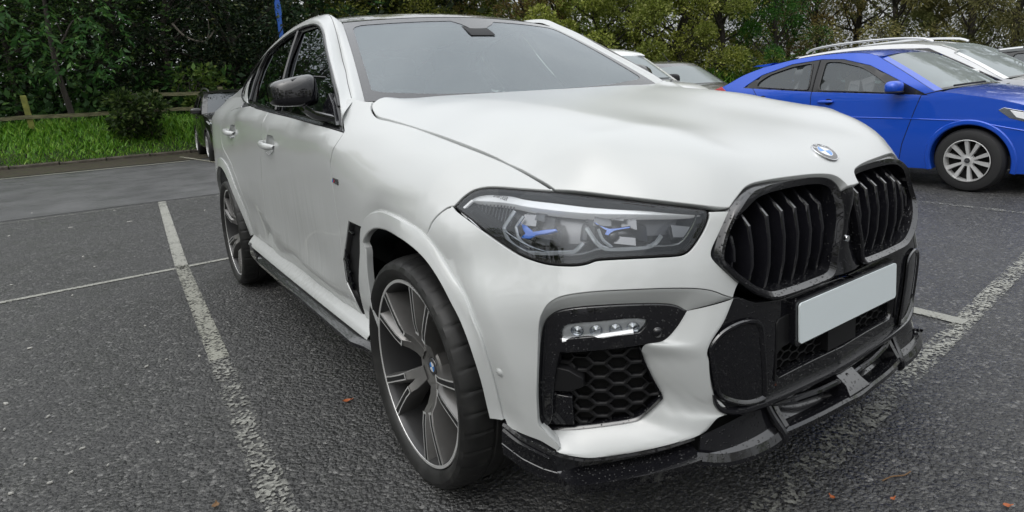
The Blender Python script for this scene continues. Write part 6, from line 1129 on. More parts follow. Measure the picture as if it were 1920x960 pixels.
def place_wheel(wx,side,first=None,spin=0):
    S=lambda b:b
    V=np.array(W['rim'].V);ca_,sa=math.cos(spin),math.sin(spin)
    r=mesh('wheel',V,W['rim'].F,M['wheel_barrel'],car,angle=40)
    def sp(name,b,m,angle=35,spinit=True):
        o=mesh(name,b.V,b.F,m,r,angle=angle);return o
    sp('tyre',W['tyre'],M['rubber'],30);sp('rim_lip',W['lip'],M['wheel_bright'])
    s0=None
    for b in W['spokes']:sp('spoke',b,M['wheel_grey'],28)
    for i,b in enumerate(W['faces']):sp('spoke_face' if i%2==0 else 'spoke_groove',b,M['wheel_bright'] if i%2==0 else M['wheel_dark'])
    h=sp('hub',W['hub'],M['wheel_grey'],30);sp('brake_disc',W['disc'],M['brake_disc']);sp('brake_caliper',W['cal'],M['caliper_blue']);sp('dust_shield',W['well'],VOID)
    V,F=annulus_text('Continental',.3285,R(74),.024,-.9795);mesh('tyre_lettering',V,F,M['tyre_print'],r,smooth=False)
    # centre cap roundel
    def fn(u,v,hh):return np.array([u,-.896-hh,v])
    V=[]
    for q in range(4):
        P=[fn(0,0,.004)]+[fn(.0165*math.cos(t),.0165*math.sin(t),.004) for t in np.linspace(q*math.pi/2+.4,(q+1)*math.pi/2+.4,9)]
        mesh('cap_quarter',P,[(0,i+1,i) for i in range(1,9)],M['badge_blue'] if q%2 else M['badge_white'],r,smooth=False)
    V,F=grid_VF(np.array([[fn(rr*math.cos(t),rr*math.sin(t),hh) for t in np.linspace(0,2*math.pi,28,endpoint=False)] for rr,hh in ((.030,0),(.029,.003),(.017,.0035))]),closev=True);mesh('cap_ring',V,F,M['badge_black'],r)
    r.location=(wx,0,.3705);
    if side>0:r.rotation_euler=(0,0,math.pi)
    return r
mat('tyre_print',(.045,.045,.047),.35)
w0=place_wheel(0,-1)
def copy_part(o,parent):
    c=o.copy();C.objects.link(c);c.parent=parent
    for ch in o.children:copy_part(ch,c)
    return c
for x,side in ((-2.975,-1),(0,1),(-2.975,1)):
    c_=copy_part(w0,car);c_.location=(x,(-.015 if side<0 else .0),.3705);c_.rotation_euler=(0,0,math.pi if side>0 else 0)
for o in [o for o in car.children if o.name.startswith('wheel') and not o.name.startswith('wheel_a')]:o.location.z=.3700
# wheel housings and underside
for wx,r_ in ((0,.447),(-2.975,.465)):
    G=[]
    for y in (-.865,-.85,-.55):G.append([(wx+r_*math.cos(t)*(1.0 if y<-.6 else .97),y,.385+r_*math.sin(t)*.98) for t in np.linspace(R(-25),R(205),40)])
    G.append([(wx+.1*math.cos(t),-.55,.385+.1*math.sin(t)) for t in np.linspace(R(-25),R(205),40)])
    V,F=grid_VF(np.array(G));both('wheel_housing',V,F,VOID,car)
b=MB();b.box((-1.49,0,.33),(2.1,1.84,.10));b.box((-1.49,0,.31),(4.5,1.0,.10));b.box((.58,0,.34),(.30,1.0,.08));b.build('underbody',BM,car,smooth=False)
# ---------------- interior
CL=M['cloth_dark'];inn=MB()
b=MB();b.box((-1.9,0,.55),(3.2,1.6,.06));b.build('cabin_floor',CL,car,smooth=False)
dp=[(-.62,1.165),(-.80,1.185),(-.98,1.165),(-1.08,1.10),(-1.10,.95),(-1.05,.70),(-.60,.70)]
b=MB();b.prism(dp,lambda x,z:(x,-.74,z),lambda x,z:(x,.74,z));b.build('dashboard',CL,car,smooth=False)
b=MB();G=[]
for t in np.linspace(0,2*math.pi,40,endpoint=False):
    p=np.array([0,.19*math.cos(t),.19*math.sin(t)]);rot=Matrix.Rotation(R(-24),3,'Y');G.append(np.array(rot@Vector(p))+[-1.235,-.37,1.085])
G.append(G[0]);b.tube(G,.016,8);b.tube([(-1.235,-.37,1.085),(-1.0,-.37,1.01)],.03,8);b.tube([(-1.235,-.55,1.085),(-1.235,-.19,1.085)],.016,6);b.build('steering_wheel',M['leather_grey'],car)
def seat(x,y,name):
    b=MB().grid(superell(x,y,.72,.27,.26,.11,.5,.5,10,20),closev=True);o=b.build(name,M['leather_grey'],car)
    G=superell(0,0,0,.09,.25,.36,.55,.55,12,20);rot=np.array(Matrix.Rotation(R(-16),3,'Y'));G=G@rot.T+[x-.30,y,1.05]
    mesh('seat_back',*grid_VF(G,closev=True),M['leather_grey'],o);mesh('headrest',*grid_VF(superell(x-.42,y,1.45,.06,.14,.09,.6,.6,8,16),closev=True),M['leather_grey'],o)
for x,y in ((-1.75,-.38),(-1.75,.38),(-2.65,-.38),(-2.65,.38)):seat(x,y,'car_seat')
b=MB();b.grid(superell(-1.225,0,1.475,.012,.115,.032,.6,.5,8,18),closev=True);b.tube([(-1.215,0,1.49),(-1.16,0,1.56)],.014,8);b.build('rear_view_mirror',BP,car)
b=MB();b.prism([(-1.16,1.575),(-1.08,1.535),(-1.06,1.52),(-1.15,1.53)],lambda x,z:(x,-.07,z),lambda x,z:(x,.07,z));b.build('sensor_cover',BP,car)
b=MB();b.box((-2.3,0,1.60),(1.9,1.1,.02));b.build('headlining',M['leather_grey'],car,smooth=False)
# tail lamps and rear lamp bar (out of sight from the front)
b=MB();L=[(SMAX-1.05,.98),(SMAX-.35,1.0),(SMAX-.35,1.08),(SMAX-1.05,1.09)]
V,F,N=panel(bodyo(.004),L,h=.06);both('tail_lamp',V,F,mat('tail_red',(.35,.01,.01),.15,coat=1),car,N)

# =================================================================== ground, markings, bank, fence, trees
def fast(name,V,F,m,parent=None,smooth=False):
    V=np.asarray(V,np.float32);F=np.asarray(F,np.int32);k=F.shape[1];me=bpy.data.meshes.new(name)
    me.vertices.add(len(V));me.vertices.foreach_set('co',V.ravel());me.loops.add(F.size);me.loops.foreach_set('vertex_index',F.ravel())
    me.polygons.add(len(F));me.polygons.foreach_set('loop_start',np.arange(0,F.size,k,dtype=np.int32));me.polygons.foreach_set('loop_total',np.full(len(F),k,np.int32))
    if smooth:me.polygons.foreach_set('use_smooth',np.ones(len(F),bool))
    me.materials.append(m);me.update(calc_edges=True);me.validate();return link(bpy.data.objects.new(name,me),parent)
# damp, open-textured asphalt
m=mat('asphalt',(.05,.05,.05),.5); n=NT(m); v=n.coord()
stone=n.n('TexVoronoi');stone.inputs['Scale'].default_value=66;n.l(v,stone.inputs['Vector'])
fine=n.n('TexVoronoi');fine.inputs['Scale'].default_value=150;n.l(v,fine.inputs['Vector'])
sc1=n.n('SeparateColor');n.l(stone.outputs['Color'],sc1.inputs[0]);sc2=n.n('SeparateColor');n.l(fine.outputs['Color'],sc2.inputs[0])
big=n.noise(v,.55,4,.6);mid=n.noise(v,3.2,5,.65);dust=n.noise(v,11,4)
c1=n.ramp(sc1.outputs[0],[(0,(.022,.022,.023)),(.5,(.050,.050,.051)),(.80,(.095,.095,.093)),(.93,(.18,.177,.172)),(1,(.34,.335,.325))])
c2=n.ramp(sc2.outputs[1],[(0,(.028,.028,.028)),(.7,(.062,.062,.062)),(1,(.13,.128,.124))])
col=n.mix(.45,c1,c2);col=n.mix(n.ramp(big,[(.35,(.0,)*3),(.68,(.55,)*3)]),col,(.085,.085,.085));col=n.mix(n.ramp(mid,[(.52,(0,)*3),(.75,(.40,)*3)]),col,(.032,.032,.033))
n.set(Base_Color=col,Roughness=n.math('ADD',n.ramp(mid,[(.35,(.24,)*3),(.65,(.46,)*3)]),n.math('MULTIPLY',sc1.outputs[1],.14)))
h=n.math('SUBTRACT',1,n.math('MULTIPLY',stone.outputs['Distance'],1.25));h=n.math('ADD',h,n.math('MULTIPLY',sc1.outputs[2],.55));h2=n.math('MULTIPLY',fine.outputs['Distance'],-.5)
n.set(Normal=n.bump(n.math('ADD',h,h2),1.0,.009))
GB=fast('ground',[(-300,-300,0),(300,-300,0),(300,300,0),(-300,300,0)],[(0,1,2,3)],M['asphalt']);tag(GB,kind='structure')
# smoother, paler lane surface between the bay rows and the verge
m=mat('lane_asphalt',(.06,.06,.06),.5); n=NT(m); v=n.coord()
col=n.mix(n.ramp(n.noise(v,1.3,5),[(.35,(0,)*3),(.7,(1,)*3)]),(.07,.071,.073),(.105,.106,.108));col=n.mix(n.ramp(n.noise(v,90,3),[(.4,(0,)*3),(.75,(.5,)*3)]),col,(.14,.14,.14))
n.set(Base_Color=col,Roughness=n.ramp(n.noise(v,2.2,4),[(.35,(.38,)*3),(.65,(.6,)*3)]),Normal=n.bump(n.noise(v,120,3),.4,.004))
b=MB();b.add([(-15.25,-60,.004),(-8.25,-60,.004),(-8.25,40,.004),(-15.25,40,.004)],[(0,1,2,3)]);tag(b.build('road_lane',M['lane_asphalt'],smooth=False),kind='structure')
# mossy gutter under the kerb
m=mat('gutter_moss',(.05,.045,.03),.9); n=NT(m); v=n.coord()
n.set(Base_Color=n.ramp(n.noise(v,5,6,.7),[(.3,(.018,.017,.013)),(.5,(.045,.036,.022)),(.62,(.035,.042,.014)),(.78,(.09,.075,.05))]),Normal=n.bump(n.noise(v,28,5),.7,.03))
KERB=np.array([(-17.4,-70),(-17.4,-30),(-17.4,-4),(-17.4,3.5),(-17.0,8),(-15.6,14),(-13.0,20),(-9.0,27),(-3.5,34),(6,43),(22,52),(60,62)],float)
kc=crom(np.c_[KERB,0*KERB[:,0]],160);kt=np.gradient(kc,axis=0);kt/=np.linalg.norm(kt,axis=1)[:,None];kn=np.stack([-kt[:,1],kt[:,0],0*kt[:,0]],1)   # outwards = away from the car park
if (kn[30]@np.array([-1,0,0]))<0:kn=-kn
b=MB();b.grid(np.array([kc-kn*1.9+[0,0,.008],kc-kn*1.1+[0,0,.012],kc-kn*.3+[0,0,.03],kc+kn*.02+[0,0,.05]]));tag(b.build('gutter',M['gutter_moss']),kind='structure')
# kerb stones, each its own piece
m=mat('kerb_stone',(.10,.09,.075),.85); n=NT(m); v=n.coord();n.set(Base_Color=n.ramp(n.noise(v,6,6,.7),[(.3,(.03,.028,.022)),(.55,(.085,.072,.055)),(.8,(.16,.15,.125))]),Normal=n.bump(n.noise(v,22,5),.6,.02))
kerb=bpy.data.objects.new('kerb',None);link(kerb);tag(kerb,kind='structure')
yk=np.arange(-12,6,.92);k0m=None
for i,y in enumerate(yk):
    j=int(np.argmin(abs(kc[:,1]-y)));p,t_=kc[j],kt[j]
    if k0m is None:
        b=MB();b.prism([(0,-.04),(.0,.10),(.02,.125),(.14,.13),(.14,-.04)],lambda x,z:(x,-.45,z),lambda x,z:(x,.45,z));o=b.build('kerb_stone',M['kerb_stone'],kerb);k0m=o
    else:o=k0m.copy();C.objects.link(o)
    o.location=(np.interp(y,kc[:,1],kc[:,0])-.02,y,rnd.uniform(-.012,.008));o.rotation_euler=(rnd.uniform(-.01,.01),0,math.atan2(t_[1],t_[0])-math.pi/2+math.pi+rnd.uniform(-.012,.012)+0)
b=MB();s_=kc[:,1]>6;b.grid(np.array([kc[s_]+kn[s_]*0+[0,0,0],kc[s_]+[0,0,.12],kc[s_]+kn[s_]*.14+[0,0,.12]]));mesh('kerb_run',b.V,b.F,M['kerb_stone'],kerb,angle=30)
s_=kc[:,1]<-12;b=MB();b.grid(np.array([kc[s_]+kn[s_]*0+[0,0,0],kc[s_]+[0,0,.12],kc[s_]+kn[s_]*.14+[0,0,.12]]));mesh('kerb_run',b.V,b.F,M['kerb_stone'],kerb,angle=30)
# earth bank
m=mat('bank_earth',(.03,.035,.015),.95); n=NT(m); v=n.coord();n.set(Base_Color=n.ramp(n.noise(v,3,6,.7),[(.3,(.012,.014,.006)),(.55,(.025,.04,.010)),(.75,(.045,.06,.018))]),Normal=n.bump(n.noise(v,9,5),.8,.06))
def bankz(d):return np.interp(d,[0,.14,.5,1.0,1.7,3,8,25,120],[.10,.12,.34,.60,.88,1.0,1.1,1.3,1.5])
b=MB();b.grid(np.array([kc+kn*d+np.array([0,0,bankz(d)])+np.c_[0*kc[:,:2],.05*np.sin(kc[:,1]*1.7+d*3)*min(1,d)] for d in (.12,.3,.5,.75,1,1.35,1.7,2.3,3,5,8,14,25,60,120)]));tag(b.build('grass_bank',M['bank_earth'],angle=180),kind='structure')
def on_bank(i,d):
    k=int(i);return kc[k]+kn[k]*d+np.array([0,0,float(bankz(d))])
# ---- painted lines
m=mat('line_paint',(.62,.62,.56),.6); n=NT(m); v=n.coord()
wear=n.math('ADD',n.math('MULTIPLY',n.vor(v,95),.55),n.math('ADD',n.math('MULTIPLY',n.noise(v,6.5,5,.75),.8),n.math('MULTIPLY',n.noise(v,.9,3),.55)))
def paint(name,thr,colr):
    m=bpy.data.materials.new(name);m.use_nodes=True;n=NT(m);v=n.coord();t=m.node_tree
    vo=n.n('TexVoronoi');vo.inputs['Scale'].default_value=88;n.l(v,vo.inputs['Vector']);se=n.n('SeparateColor');n.l(vo.outputs['Color'],se.inputs[0])
    wear=n.math('ADD',n.math('MULTIPLY',se.outputs[0],.36),n.math('ADD',n.math('MULTIPLY',n.noise(v,7,5,.7),.55),n.math('MULTIPLY',n.noise(v,1.1,3),.35)))
    uv=n.n('UVMap').outputs[0];x=n.sep(uv);edge=n.math('MULTIPLY',n.math('ABSOLUTE',n.math('SUBTRACT',x[0],.5)),.62)
    f=n.math('SUBTRACT',n.math('ADD',wear,n.math('MULTIPLY',edge,edge)),thr);a=n.math('MULTIPLY',f,-5,True)
    n.set(Base_Color=n.mix(n.noise(v,30,4),tuple(c*.72 for c in colr),colr),Roughness=.62,Alpha=a,Normal=n.bump(vo.outputs['Distance'],.4,.004));M[name]=m;return m
paint('paint_fresh',.95,(.34,.34,.305));paint('paint_worn',.82,(.33,.33,.285));paint('paint_faint',.66,(.33,.33,.30));paint('paint_mid',.70,(.38,.38,.34));paint('paint_dirty',.84,(.42,.41,.33))
def line(p,q,wd,m,z=.005,seg=24):
    p,q=np.array(p,float),np.array(q,float);d=(q-p)/np.linalg.norm(q-p);nn=np.array([-d[1],d[0]])*wd/2
    V=[];F=[];uv=[]
    for i in range(seg+1):
        c_=p+(q-p)*i/seg;V+=[(*(c_+nn),z),(*(c_-nn),z)]
    for i in range(seg):F.append((2*i,2*i+1,2*i+3,2*i+2))
    o=fast('parking_line',V,F,M[m]);me=o.data;u=me.uv_layers.new(name='UVMap')
    for l in me.loops:u.data[l.index].uv=((l.vertex_index%2)*1.0,(l.vertex_index//2)/seg)
    return tag(o,kind='structure')
line((-8.16,-1.02),(-3.92,-1.235),.09,'paint_fresh');line((-3.92,-1.235),(-1.6,-1.315),.09,'paint_worn');line((-1.6,-1.315),(2.4,-1.46),.10,'paint_faint',seg=30)
line((-3.74,-3.2),(-3.90,-.2),.06,'paint_fresh');line((-3.90,-.2),(-4.0,14),.06,'paint_worn',z=.0056)
line((-8.06,-9),(-7.95,14),.06,'paint_faint')
line((.98,-1.9),(.70,.75),.12,'paint_faint');line((.70,.75),(.605,1.62),.10,'paint_mid');line((.605,1.62),(.30,4.3),.10,'paint_mid',z=.0056);line((.30,4.3),(-.1,8.0),.11,'paint_faint')
line((.62,1.585),(-3.9,1.62),.085,'paint_fresh',z=.0062);line((.3,4.38),(-3.95,4.46),.08,'paint_faint',z=.0062);line((-4.0,4.46),(-8.0,4.6),.08,'paint_worn',z=.0062)
line((-15.35,-30),(-15.0,.1),.11,'paint_dirty',z=.022);line((-14.3,-3.0),(-14.1,1.6),.07,'paint_faint',z=.009);line((-17.0,.05),(-12.6,.62),.09,'paint_dirty',z=.02)
# ---- grass on the bank
m=mat('grass_blade',(.06,.14,.02),.5); n=NT(m);gi=n.n('NewGeometry').outputs['Random Per Island']
n.set(Base_Color=n.ramp(gi,[(0,(.045,.14,.010)),(.45,(.11,.29,.018)),(.8,(.20,.42,.03)),(1,(.32,.48,.08))]),Roughness=.45)
def blades(name,i0,i1,d0,d1,N,hmin,hmax,wd,seed):
    r=np.random.RandomState(seed);k=r.uniform(i0,i1,N);d=d0+(d1-d0)*r.rand(N)
    a=np.floor(k).astype(int);f=(k-a)[:,None];P=(kc[a]*(1-f)+kc[a+1]*f)+kn[a]*d[:,None];P[:,2]=bankz(d)-.02
    tuft=.5+.5*np.sin(P[:,0]*3.1+np.sin(P[:,1]*2.3)*2)*np.sin(P[:,1]*3.7);H=(hmin+(hmax-hmin)*r.rand(N)**1.6)*(.65+.6*tuft)*np.clip(.35+d/1.2,.35,1.1)
    th=r.rand(N)*2*np.pi;u=np.stack([np.cos(th),np.sin(th),0*th],1);lean=np.stack([r.normal(0,.33,N),r.normal(0,.33,N),np.ones(N)],1)
    w_=wd*(.6+.8*r.rand(N))[:,None];m_=P+lean*H[:,None]*.55;tip=P+lean*H[:,None]+np.c_[r.normal(0,.25,(N,2))*H[:,None],-.12*H]
    V=np.stack([P-u*w_,P+u*w_,m_+u*w_*.8,tip,m_-u*w_*.8],1).reshape(-1,3);F=np.arange(N*5).reshape(N,5)
    o=fast(name,V,F,M['grass_blade']);return tag(o,kind='stuff')
ki=lambda y:float(np.interp(y,kc[:,1],np.arange(len(kc))))
blades('grass',ki(-9),ki(7),.10,2.2,42000,.08,.34,.008,1);blades('grass',ki(7),ki(45),.3,5.0,26000,.25,1.0,.02,2);blades('grass',ki(-40),ki(-9),.2,3,9000,.1,.4,.016,3)
# ---- post and rail fence
m=mat('fence_wood',(.10,.10,.05),.85); n=NT(m); v=n.coord();n.set(Base_Color=n.ramp(n.noise(n.mapv(v,(3,3,14)),2.2,5),[(.3,(.06,.058,.03)),(.55,(.14,.135,.07)),(.8,(.21,.20,.11))]),Normal=n.bump(n.noise(n.mapv(v,(20,20,3)),3,4),.4,.01))
m=mat('fence_moss',(.12,.13,.03),.85); n=NT(m); v=n.coord();n.set(Base_Color=n.ramp(n.noise(v,5,5),[(.3,(.09,.095,.03)),(.55,(.20,.21,.045)),(.8,(.28,.28,.08))]))
fen=empty('rail_fence','weathered two-rail timber fence along the top of the grass bank','fence',(-19.05,-1.5,.88))
fy=[-8.3,-5.55,-2.77,-.06,1.5+.05,4.2,6.9]
def rel(p):return tuple(np.array(p)-np.array([-19.05,-1.5,.88]))
for i,y in enumerate(fy):
    b=MB();tl=(-.10 if i==2 else rnd.uniform(-.03,.03))
    p0=rel((-19.05,y,.5));p1=rel((-19.05+.02,y+tl,1.78 if i!=2 else 1.76));G=[]
    for t in (0,.3,.6,.9,.985,1):
        c_=np.array(p0)*(1-t)+np.array(p1)*t;s=.058*(1 if t<.99 else .8)
        G.append([c_+np.array([sx_*s,sy_*s*1.05,0]) for sx_,sy_ in ((-1,-1),(1,-1),(1,1),(-1,1))])
    b.grid(np.array(G),closev=True);k=len(b.V);b.F.append((k-4,k-3,k-2,k-1));o=b.build('post',M['fence_moss'] if i==2 else M['fence_wood'],fen,angle=30)
    if i==2:o['label']='leaning post green with moss'
for i in range(len(fy)-1):
    y0,y1=fy[i],fy[i+1]
    for z,sag in ((1.64,0),(1.22,0)):
        if i==2 and z>1.5:z0,z1=1.60,1.60
        else:z0,z1=z,z
        if i in (1,2) and z>1.5 :continue        # the top rail is lost in the leaves here
        b=MB();G=[]
        for t in np.linspace(0,1,6):
            c_=np.array(rel((-18.97,y0+(y1-y0)*t+.0,z0+(z1-z0)*t-.02*math.sin(math.pi*t)+rnd.uniform(-.006,.006))))
            G.append([c_+np.array([a*.022,0,b_*.048]) for a,b_ in ((-1,-1),(1,-1),(1,1),(-1,1))])
        b.grid(np.array(G),closev=True);b.F+=[(0,1,2,3),(20,21,22,23)];b.build('rail',M['fence_wood'],fen,angle=30)
# ---- foliage
def leafmat(name,stops,rough=.5,trans=.35,spec=.22):
    m=bpy.data.materials.new(name);m.use_nodes=True;n=NT(m);gi=n.n('NewGeometry').outputs['Random Per Island'];c0=n.ramp(gi,stops);oi=n.n('ObjectInfo').outputs['Random'];h0=n.n('HueSaturation');n.l(c0,h0.inputs['Color']);n.l(n.math('ADD',n.math('MULTIPLY',oi,.55),.72),h0.inputs['Value']);n.l(n.math('ADD',n.math('MULTIPLY',n.math('FRACT',n.math('MULTIPLY',oi,7.3)),.05),.475),h0.inputs['Hue']);c_=h0.outputs[0]
    n.set(Base_Color=c_,Roughness=rough,Specular_IOR_Level=spec)
    t=n.n('BsdfTranslucent');hs=n.n('HueSaturation');hs.inputs['Value'].default_value=1.5;n.l(c_,hs.inputs['Color']);n.l(hs.outputs[0],t.inputs[0]);mx=n.n('MixShader');mx.inputs[0].default_value=trans
    n.l(n.b.outputs[0],mx.inputs[1]);n.l(t.outputs[0],mx.inputs[2]);n.l(mx.outputs[0],m.node_tree.nodes['Material Output'].inputs[0]);M[name]=m;return m
leafmat('leaf_dark',[(0,(.014,.034,.010)),(.5,(.030,.068,.018)),(.85,(.06,.125,.028)),(1,(.13,.21,.05))])
leafmat('leaf_glossy',[(0,(.010,.020,.010)),(.6,(.022,.040,.018)),(.9,(.05,.07,.035)),(1,(.12,.13,.04))],rough=.3)
leafmat('leaf_green',[(0,(.09,.115,.022)),(.45,(.19,.23,.042)),(.8,(.29,.33,.07)),(1,(.45,.46,.18))])
leafmat('leaf_olive',[(0,(.09,.10,.034)),(.45,(.17,.18,.06)),(.8,(.26,.265,.095)),(1,(.40,.38,.18))])
leafmat('leaf_tan',[(0,(.11,.085,.025)),(.45,(.21,.165,.05)),(.8,(.28,.22,.075)),(1,(.20,.20,.06))])
leafmat('leaf_straw',[(0,(.15,.125,.065)),(.5,(.29,.25,.14)),(1,(.24,.23,.09))])
leafmat('leaf_conifer',[(0,(.024,.065,.012)),(.5,(.05,.125,.02)),(1,(.12,.21,.04))])
leafmat('leaf_lime',[(0,(.05,.09,.02)),(.5,(.10,.17,.03)),(1,(.20,.26,.05))])
leafmat('leaf_wood',[(0,(.02,.03,.011)),(.6,(.045,.06,.02)),(1,(.09,.105,.04))])
m=mat('bark',(.05,.042,.035),.9); n=NT(m); v=n.coord();n.set(Base_Color=n.ramp(n.noise(n.mapv(v,(6,6,1.2)),2,5),[(.3,(.022,.019,.016)),(.6,(.055,.047,.04)),(.85,(.10,.088,.075))]),Normal=n.bump(n.noise(n.mapv(v,(20,20,3)),2,4),.7,.03))
def leaves(P,D_,size,asp,r,droop=.3):
    """rhombic leaves at points P pointing roughly along D_"""
    N=len(P);d=D_+r.normal(0,.35,(N,3));d[:,2]-=droop;d/=np.linalg.norm(d,axis=1)[:,None]
    s=r.normal(0,1,(N,3));s-=d*(s*d).sum(1)[:,None];s/=np.linalg.norm(s,axis=1)[:,None]+1e-9;up=np.cross(d,s)
    L=size*(.6+.8*r.rand(N))[:,None];w_=L*asp
    V=np.stack([P,P+d*L*.45+s*w_*.5+up*L*.06,P+d*L-up*L*.05,P+d*L*.45-s*w_*.5+up*L*.06],1)
    return V.reshape(-1,3),np.arange(N*4).reshape(N,4)
def clumps(r,n,shape,H0,H1,R_):
    o=[]
    while len(o)<n:
        z=r.rand();a=r.rand()*2*np.pi
        if shape=='round':rad=R_*math.sqrt(max(0,1-(2*z-1)**2*.85))
        elif shape=='cone':rad=R_*(1-z)**.8+.15
        elif shape=='tall':rad=R_*(.55+.45*math.sin(math.pi*(.12+.8*z)))
        q=rad*(.35+.65*r.rand()**.5)*(1+.18*math.sin(3*a+z*9))
        o.append((q*math.cos(a),q*math.sin(a),H0+(H1-H0)*z))
    return np.array(o)
protos={}
def tree_proto(key,kind,seed,H=9.,R_=3.,H0=.6,nc=70,nl=11000,size=.16,asp=.5,mat_='leaf_green',spread=.55,comp=False,tr=.14,droop=.3,trunk=True):
    r=np.random.RandomState(seed);Cc=clumps(r,nc,kind,H0,H,R_);per=nl//nc;P=[];D_=[]
    for c_ in Cc:
        s=spread*(.6+.8*r.rand())
        if comp:
            nb=max(1,per//9)
            for _ in range(nb):
                p=c_+r.normal(0,s,3);d=(p-c_)*.6+np.array([c_[0],c_[1],0])*.25;d[2]*=.4;d/=np.linalg.norm(d)+1e-6;L=size*2.6*(.7+.6*r.rand());side=np.cross(d,[0,0,1]);side/=np.linalg.norm(side)+1e-6
                for k in range(9):
                    t=(k//2+1)/4.6;sg=1 if k%2 else -1
                    P.append(p+d*L*t-np.array([0,0,.25*L*t*t]));D_.append(d*.75+side*sg*.8 if k<8 else d)
        else:
            dd=r.normal(0,1,(per*2,3));dd/=np.linalg.norm(dd,axis=1)[:,None]+1e-6;dd=dd[(dd[:,2]>-.25)|(r.rand(per*2)<.35)][:per]
            s*=1.55;q=c_+dd*(s*(.45+.62*r.rand(len(dd))**.6))[:,None]*np.array([1,1,.8]);P+=list(q);D_+=list(dd)
    V,F=leaves(np.array(P),np.array(D_),size,asp,r,droop)
    protos[key]=(V,F,mat_,Cc,H,tr,trunk,r,[])
def tree(key,loc,label,scale=1.,rz=0.,group=None,cat='tree',name='tree'):
    V,F,mt,Cc,H,tr,trunk,r,made=protos[key]
    root=empty(name,label,cat,loc,rz,group);root.scale=(scale,)*3
    if made:
        for c0 in made:
            c_=c0.copy();C.objects.link(c_);c_.parent=root
        return root
    made.append(fast('crown',V,F,M[mt],root))
    if trunk:
        b=MB();top=H*.72;P=[(r.normal(0,.10)*(z/3),r.normal(0,.10)*(z/3),z) for z in np.linspace(-.4,top,8)];P=crom(P,14);b.tube(P,np.linspace(tr,tr*.25,14),8);made.append(b.build('trunk',M['bark'],root))
        b=MB()
        for c_ in Cc[r.permutation(len(Cc))[:26]]:
            z0=max(.7,c_[2]*.55+r.uniform(-.5,.3));s0=np.array([np.interp(z0,P[:,2],P[:,0]),np.interp(z0,P[:,2],P[:,1]),z0]);mid=(s0+c_)/2+r.normal(0,.18,3);b.tube(crom([s0,mid,c_],7),np.linspace(tr*.34,.012,7),5)
        made.append(b.build('limbs',M['bark'],root))
    return root
tree_proto('ash','round',11,8.5,3.0,1.2,95,20000,.12,.40,'leaf_dark',.6,True,.12,.35)
tree_proto('ash2','round',12,9,3.4,.3,110,20000,.12,.40,'leaf_dark',.62,True,.13,.35)
tree_proto('laurel','round',13,8,3.2,.1,100,22000,.115,.42,'leaf_glossy',.5,False,.14,.45)
tree_proto('oak','round',14,9.5,3.7,.4,52,30000,.115,.62,'leaf_green',.44,False,.2,.2)
tree_proto('oak2','round',15,9,3.5,.2,48,30000,.115,.62,'leaf_green',.42,False,.2,.2)
tree_proto('willow','tall',16,10,3.0,.3,50,28000,.15,.24,'leaf_olive',.46,False,.16,.7)
tree_proto('willow2','tall',17,9.5,3.2,.2,50,28000,.14,.30,'leaf_olive',.45,False,.16,.5)
tree_proto('beech','round',18,9,2.6,.5,70,22000,.10,.5,'leaf_tan',.42,False,.12,.3)
tree_proto('larch','tall',19,9,2.0,.5,60,16000,.12,.22,'leaf_straw',.40,False,.10,.5)
tree_proto('cypress','cone',20,6.0,2.0,.1,80,24000,.10,.35,'leaf_conifer',.30,False,.14,.1)
tree_proto('bush','round',21,1.25,.62,.1,36,3000,.11,.55,'leaf_dark',.14,False,.03,.2)
tree_proto('sapling','round',22,1.3,.5,.2,14,700,.12,.5,'leaf_lime',.14,False,.02,.2)

json_flecks=[[-1.75, -2.127, 0.0231], [-1.448, -2.11, 0.0134], [-1.462, -1.973, 0.0134], [-1.043, -1.856, 0.0142], [-1.285, -1.96, 0.0076], [-1.077, -1.995, 0.0096], [-1.054, -2.024, 0.0096], [-0.846, -1.946, 0.0134], [-0.86, -2.048, 0.0136], [-1.764, -1.607, 0.0173], [-1.715, -1.388, 0.0143], [-2.531, -2.09, 0.0207], [-0.89, -1.629, 0.0136], [-6.914, -1.978, 0.0336], [-6.922, -2.498, 0.0337], [-6.729, -1.448, 0.0329], [-4.469, -1.79, 0.0195], [-5.005, -1.865, 0.0264], [-3.59, -1.921, 0.0169], [-0.836, -1.784, 0.0089], [-2.464, -1.571, 0.0136], [-4.32, -2.292, 0.0191], [-0.874, -1.889, 0.0135], [-1.238, -1.401, 0.0075], [-6.775, -0.691, 0.0266], [-8.718, -2.404, 0.0243], [-7.892, -1.551, 0.0223], [-1.791, -1.522, 0.0116]]
json_leaves=[[-0.705, -0.98, 0.034, "litter_orange", "curled orange leaf on the asphalt beside the front wheel", 1.35], [0.902, -0.087, 0.018, "litter_orange", "small orange leaf on the asphalt below the splitter", 2.73], [1.018, 0.034, 0.016, "litter_orange", "orange-red leaf on the asphalt right of the splitter", 1.4], [1.236, 0.237, 0.022, "litter_orange", "orange leaf at the bottom right corner of the frame", 0.81], [-0.309, -1.521, 0.028, "litter_brown", "brown leaf at the foot of the worn white line", 2.87]]
json_twig=(0.977,0.147,1.2)

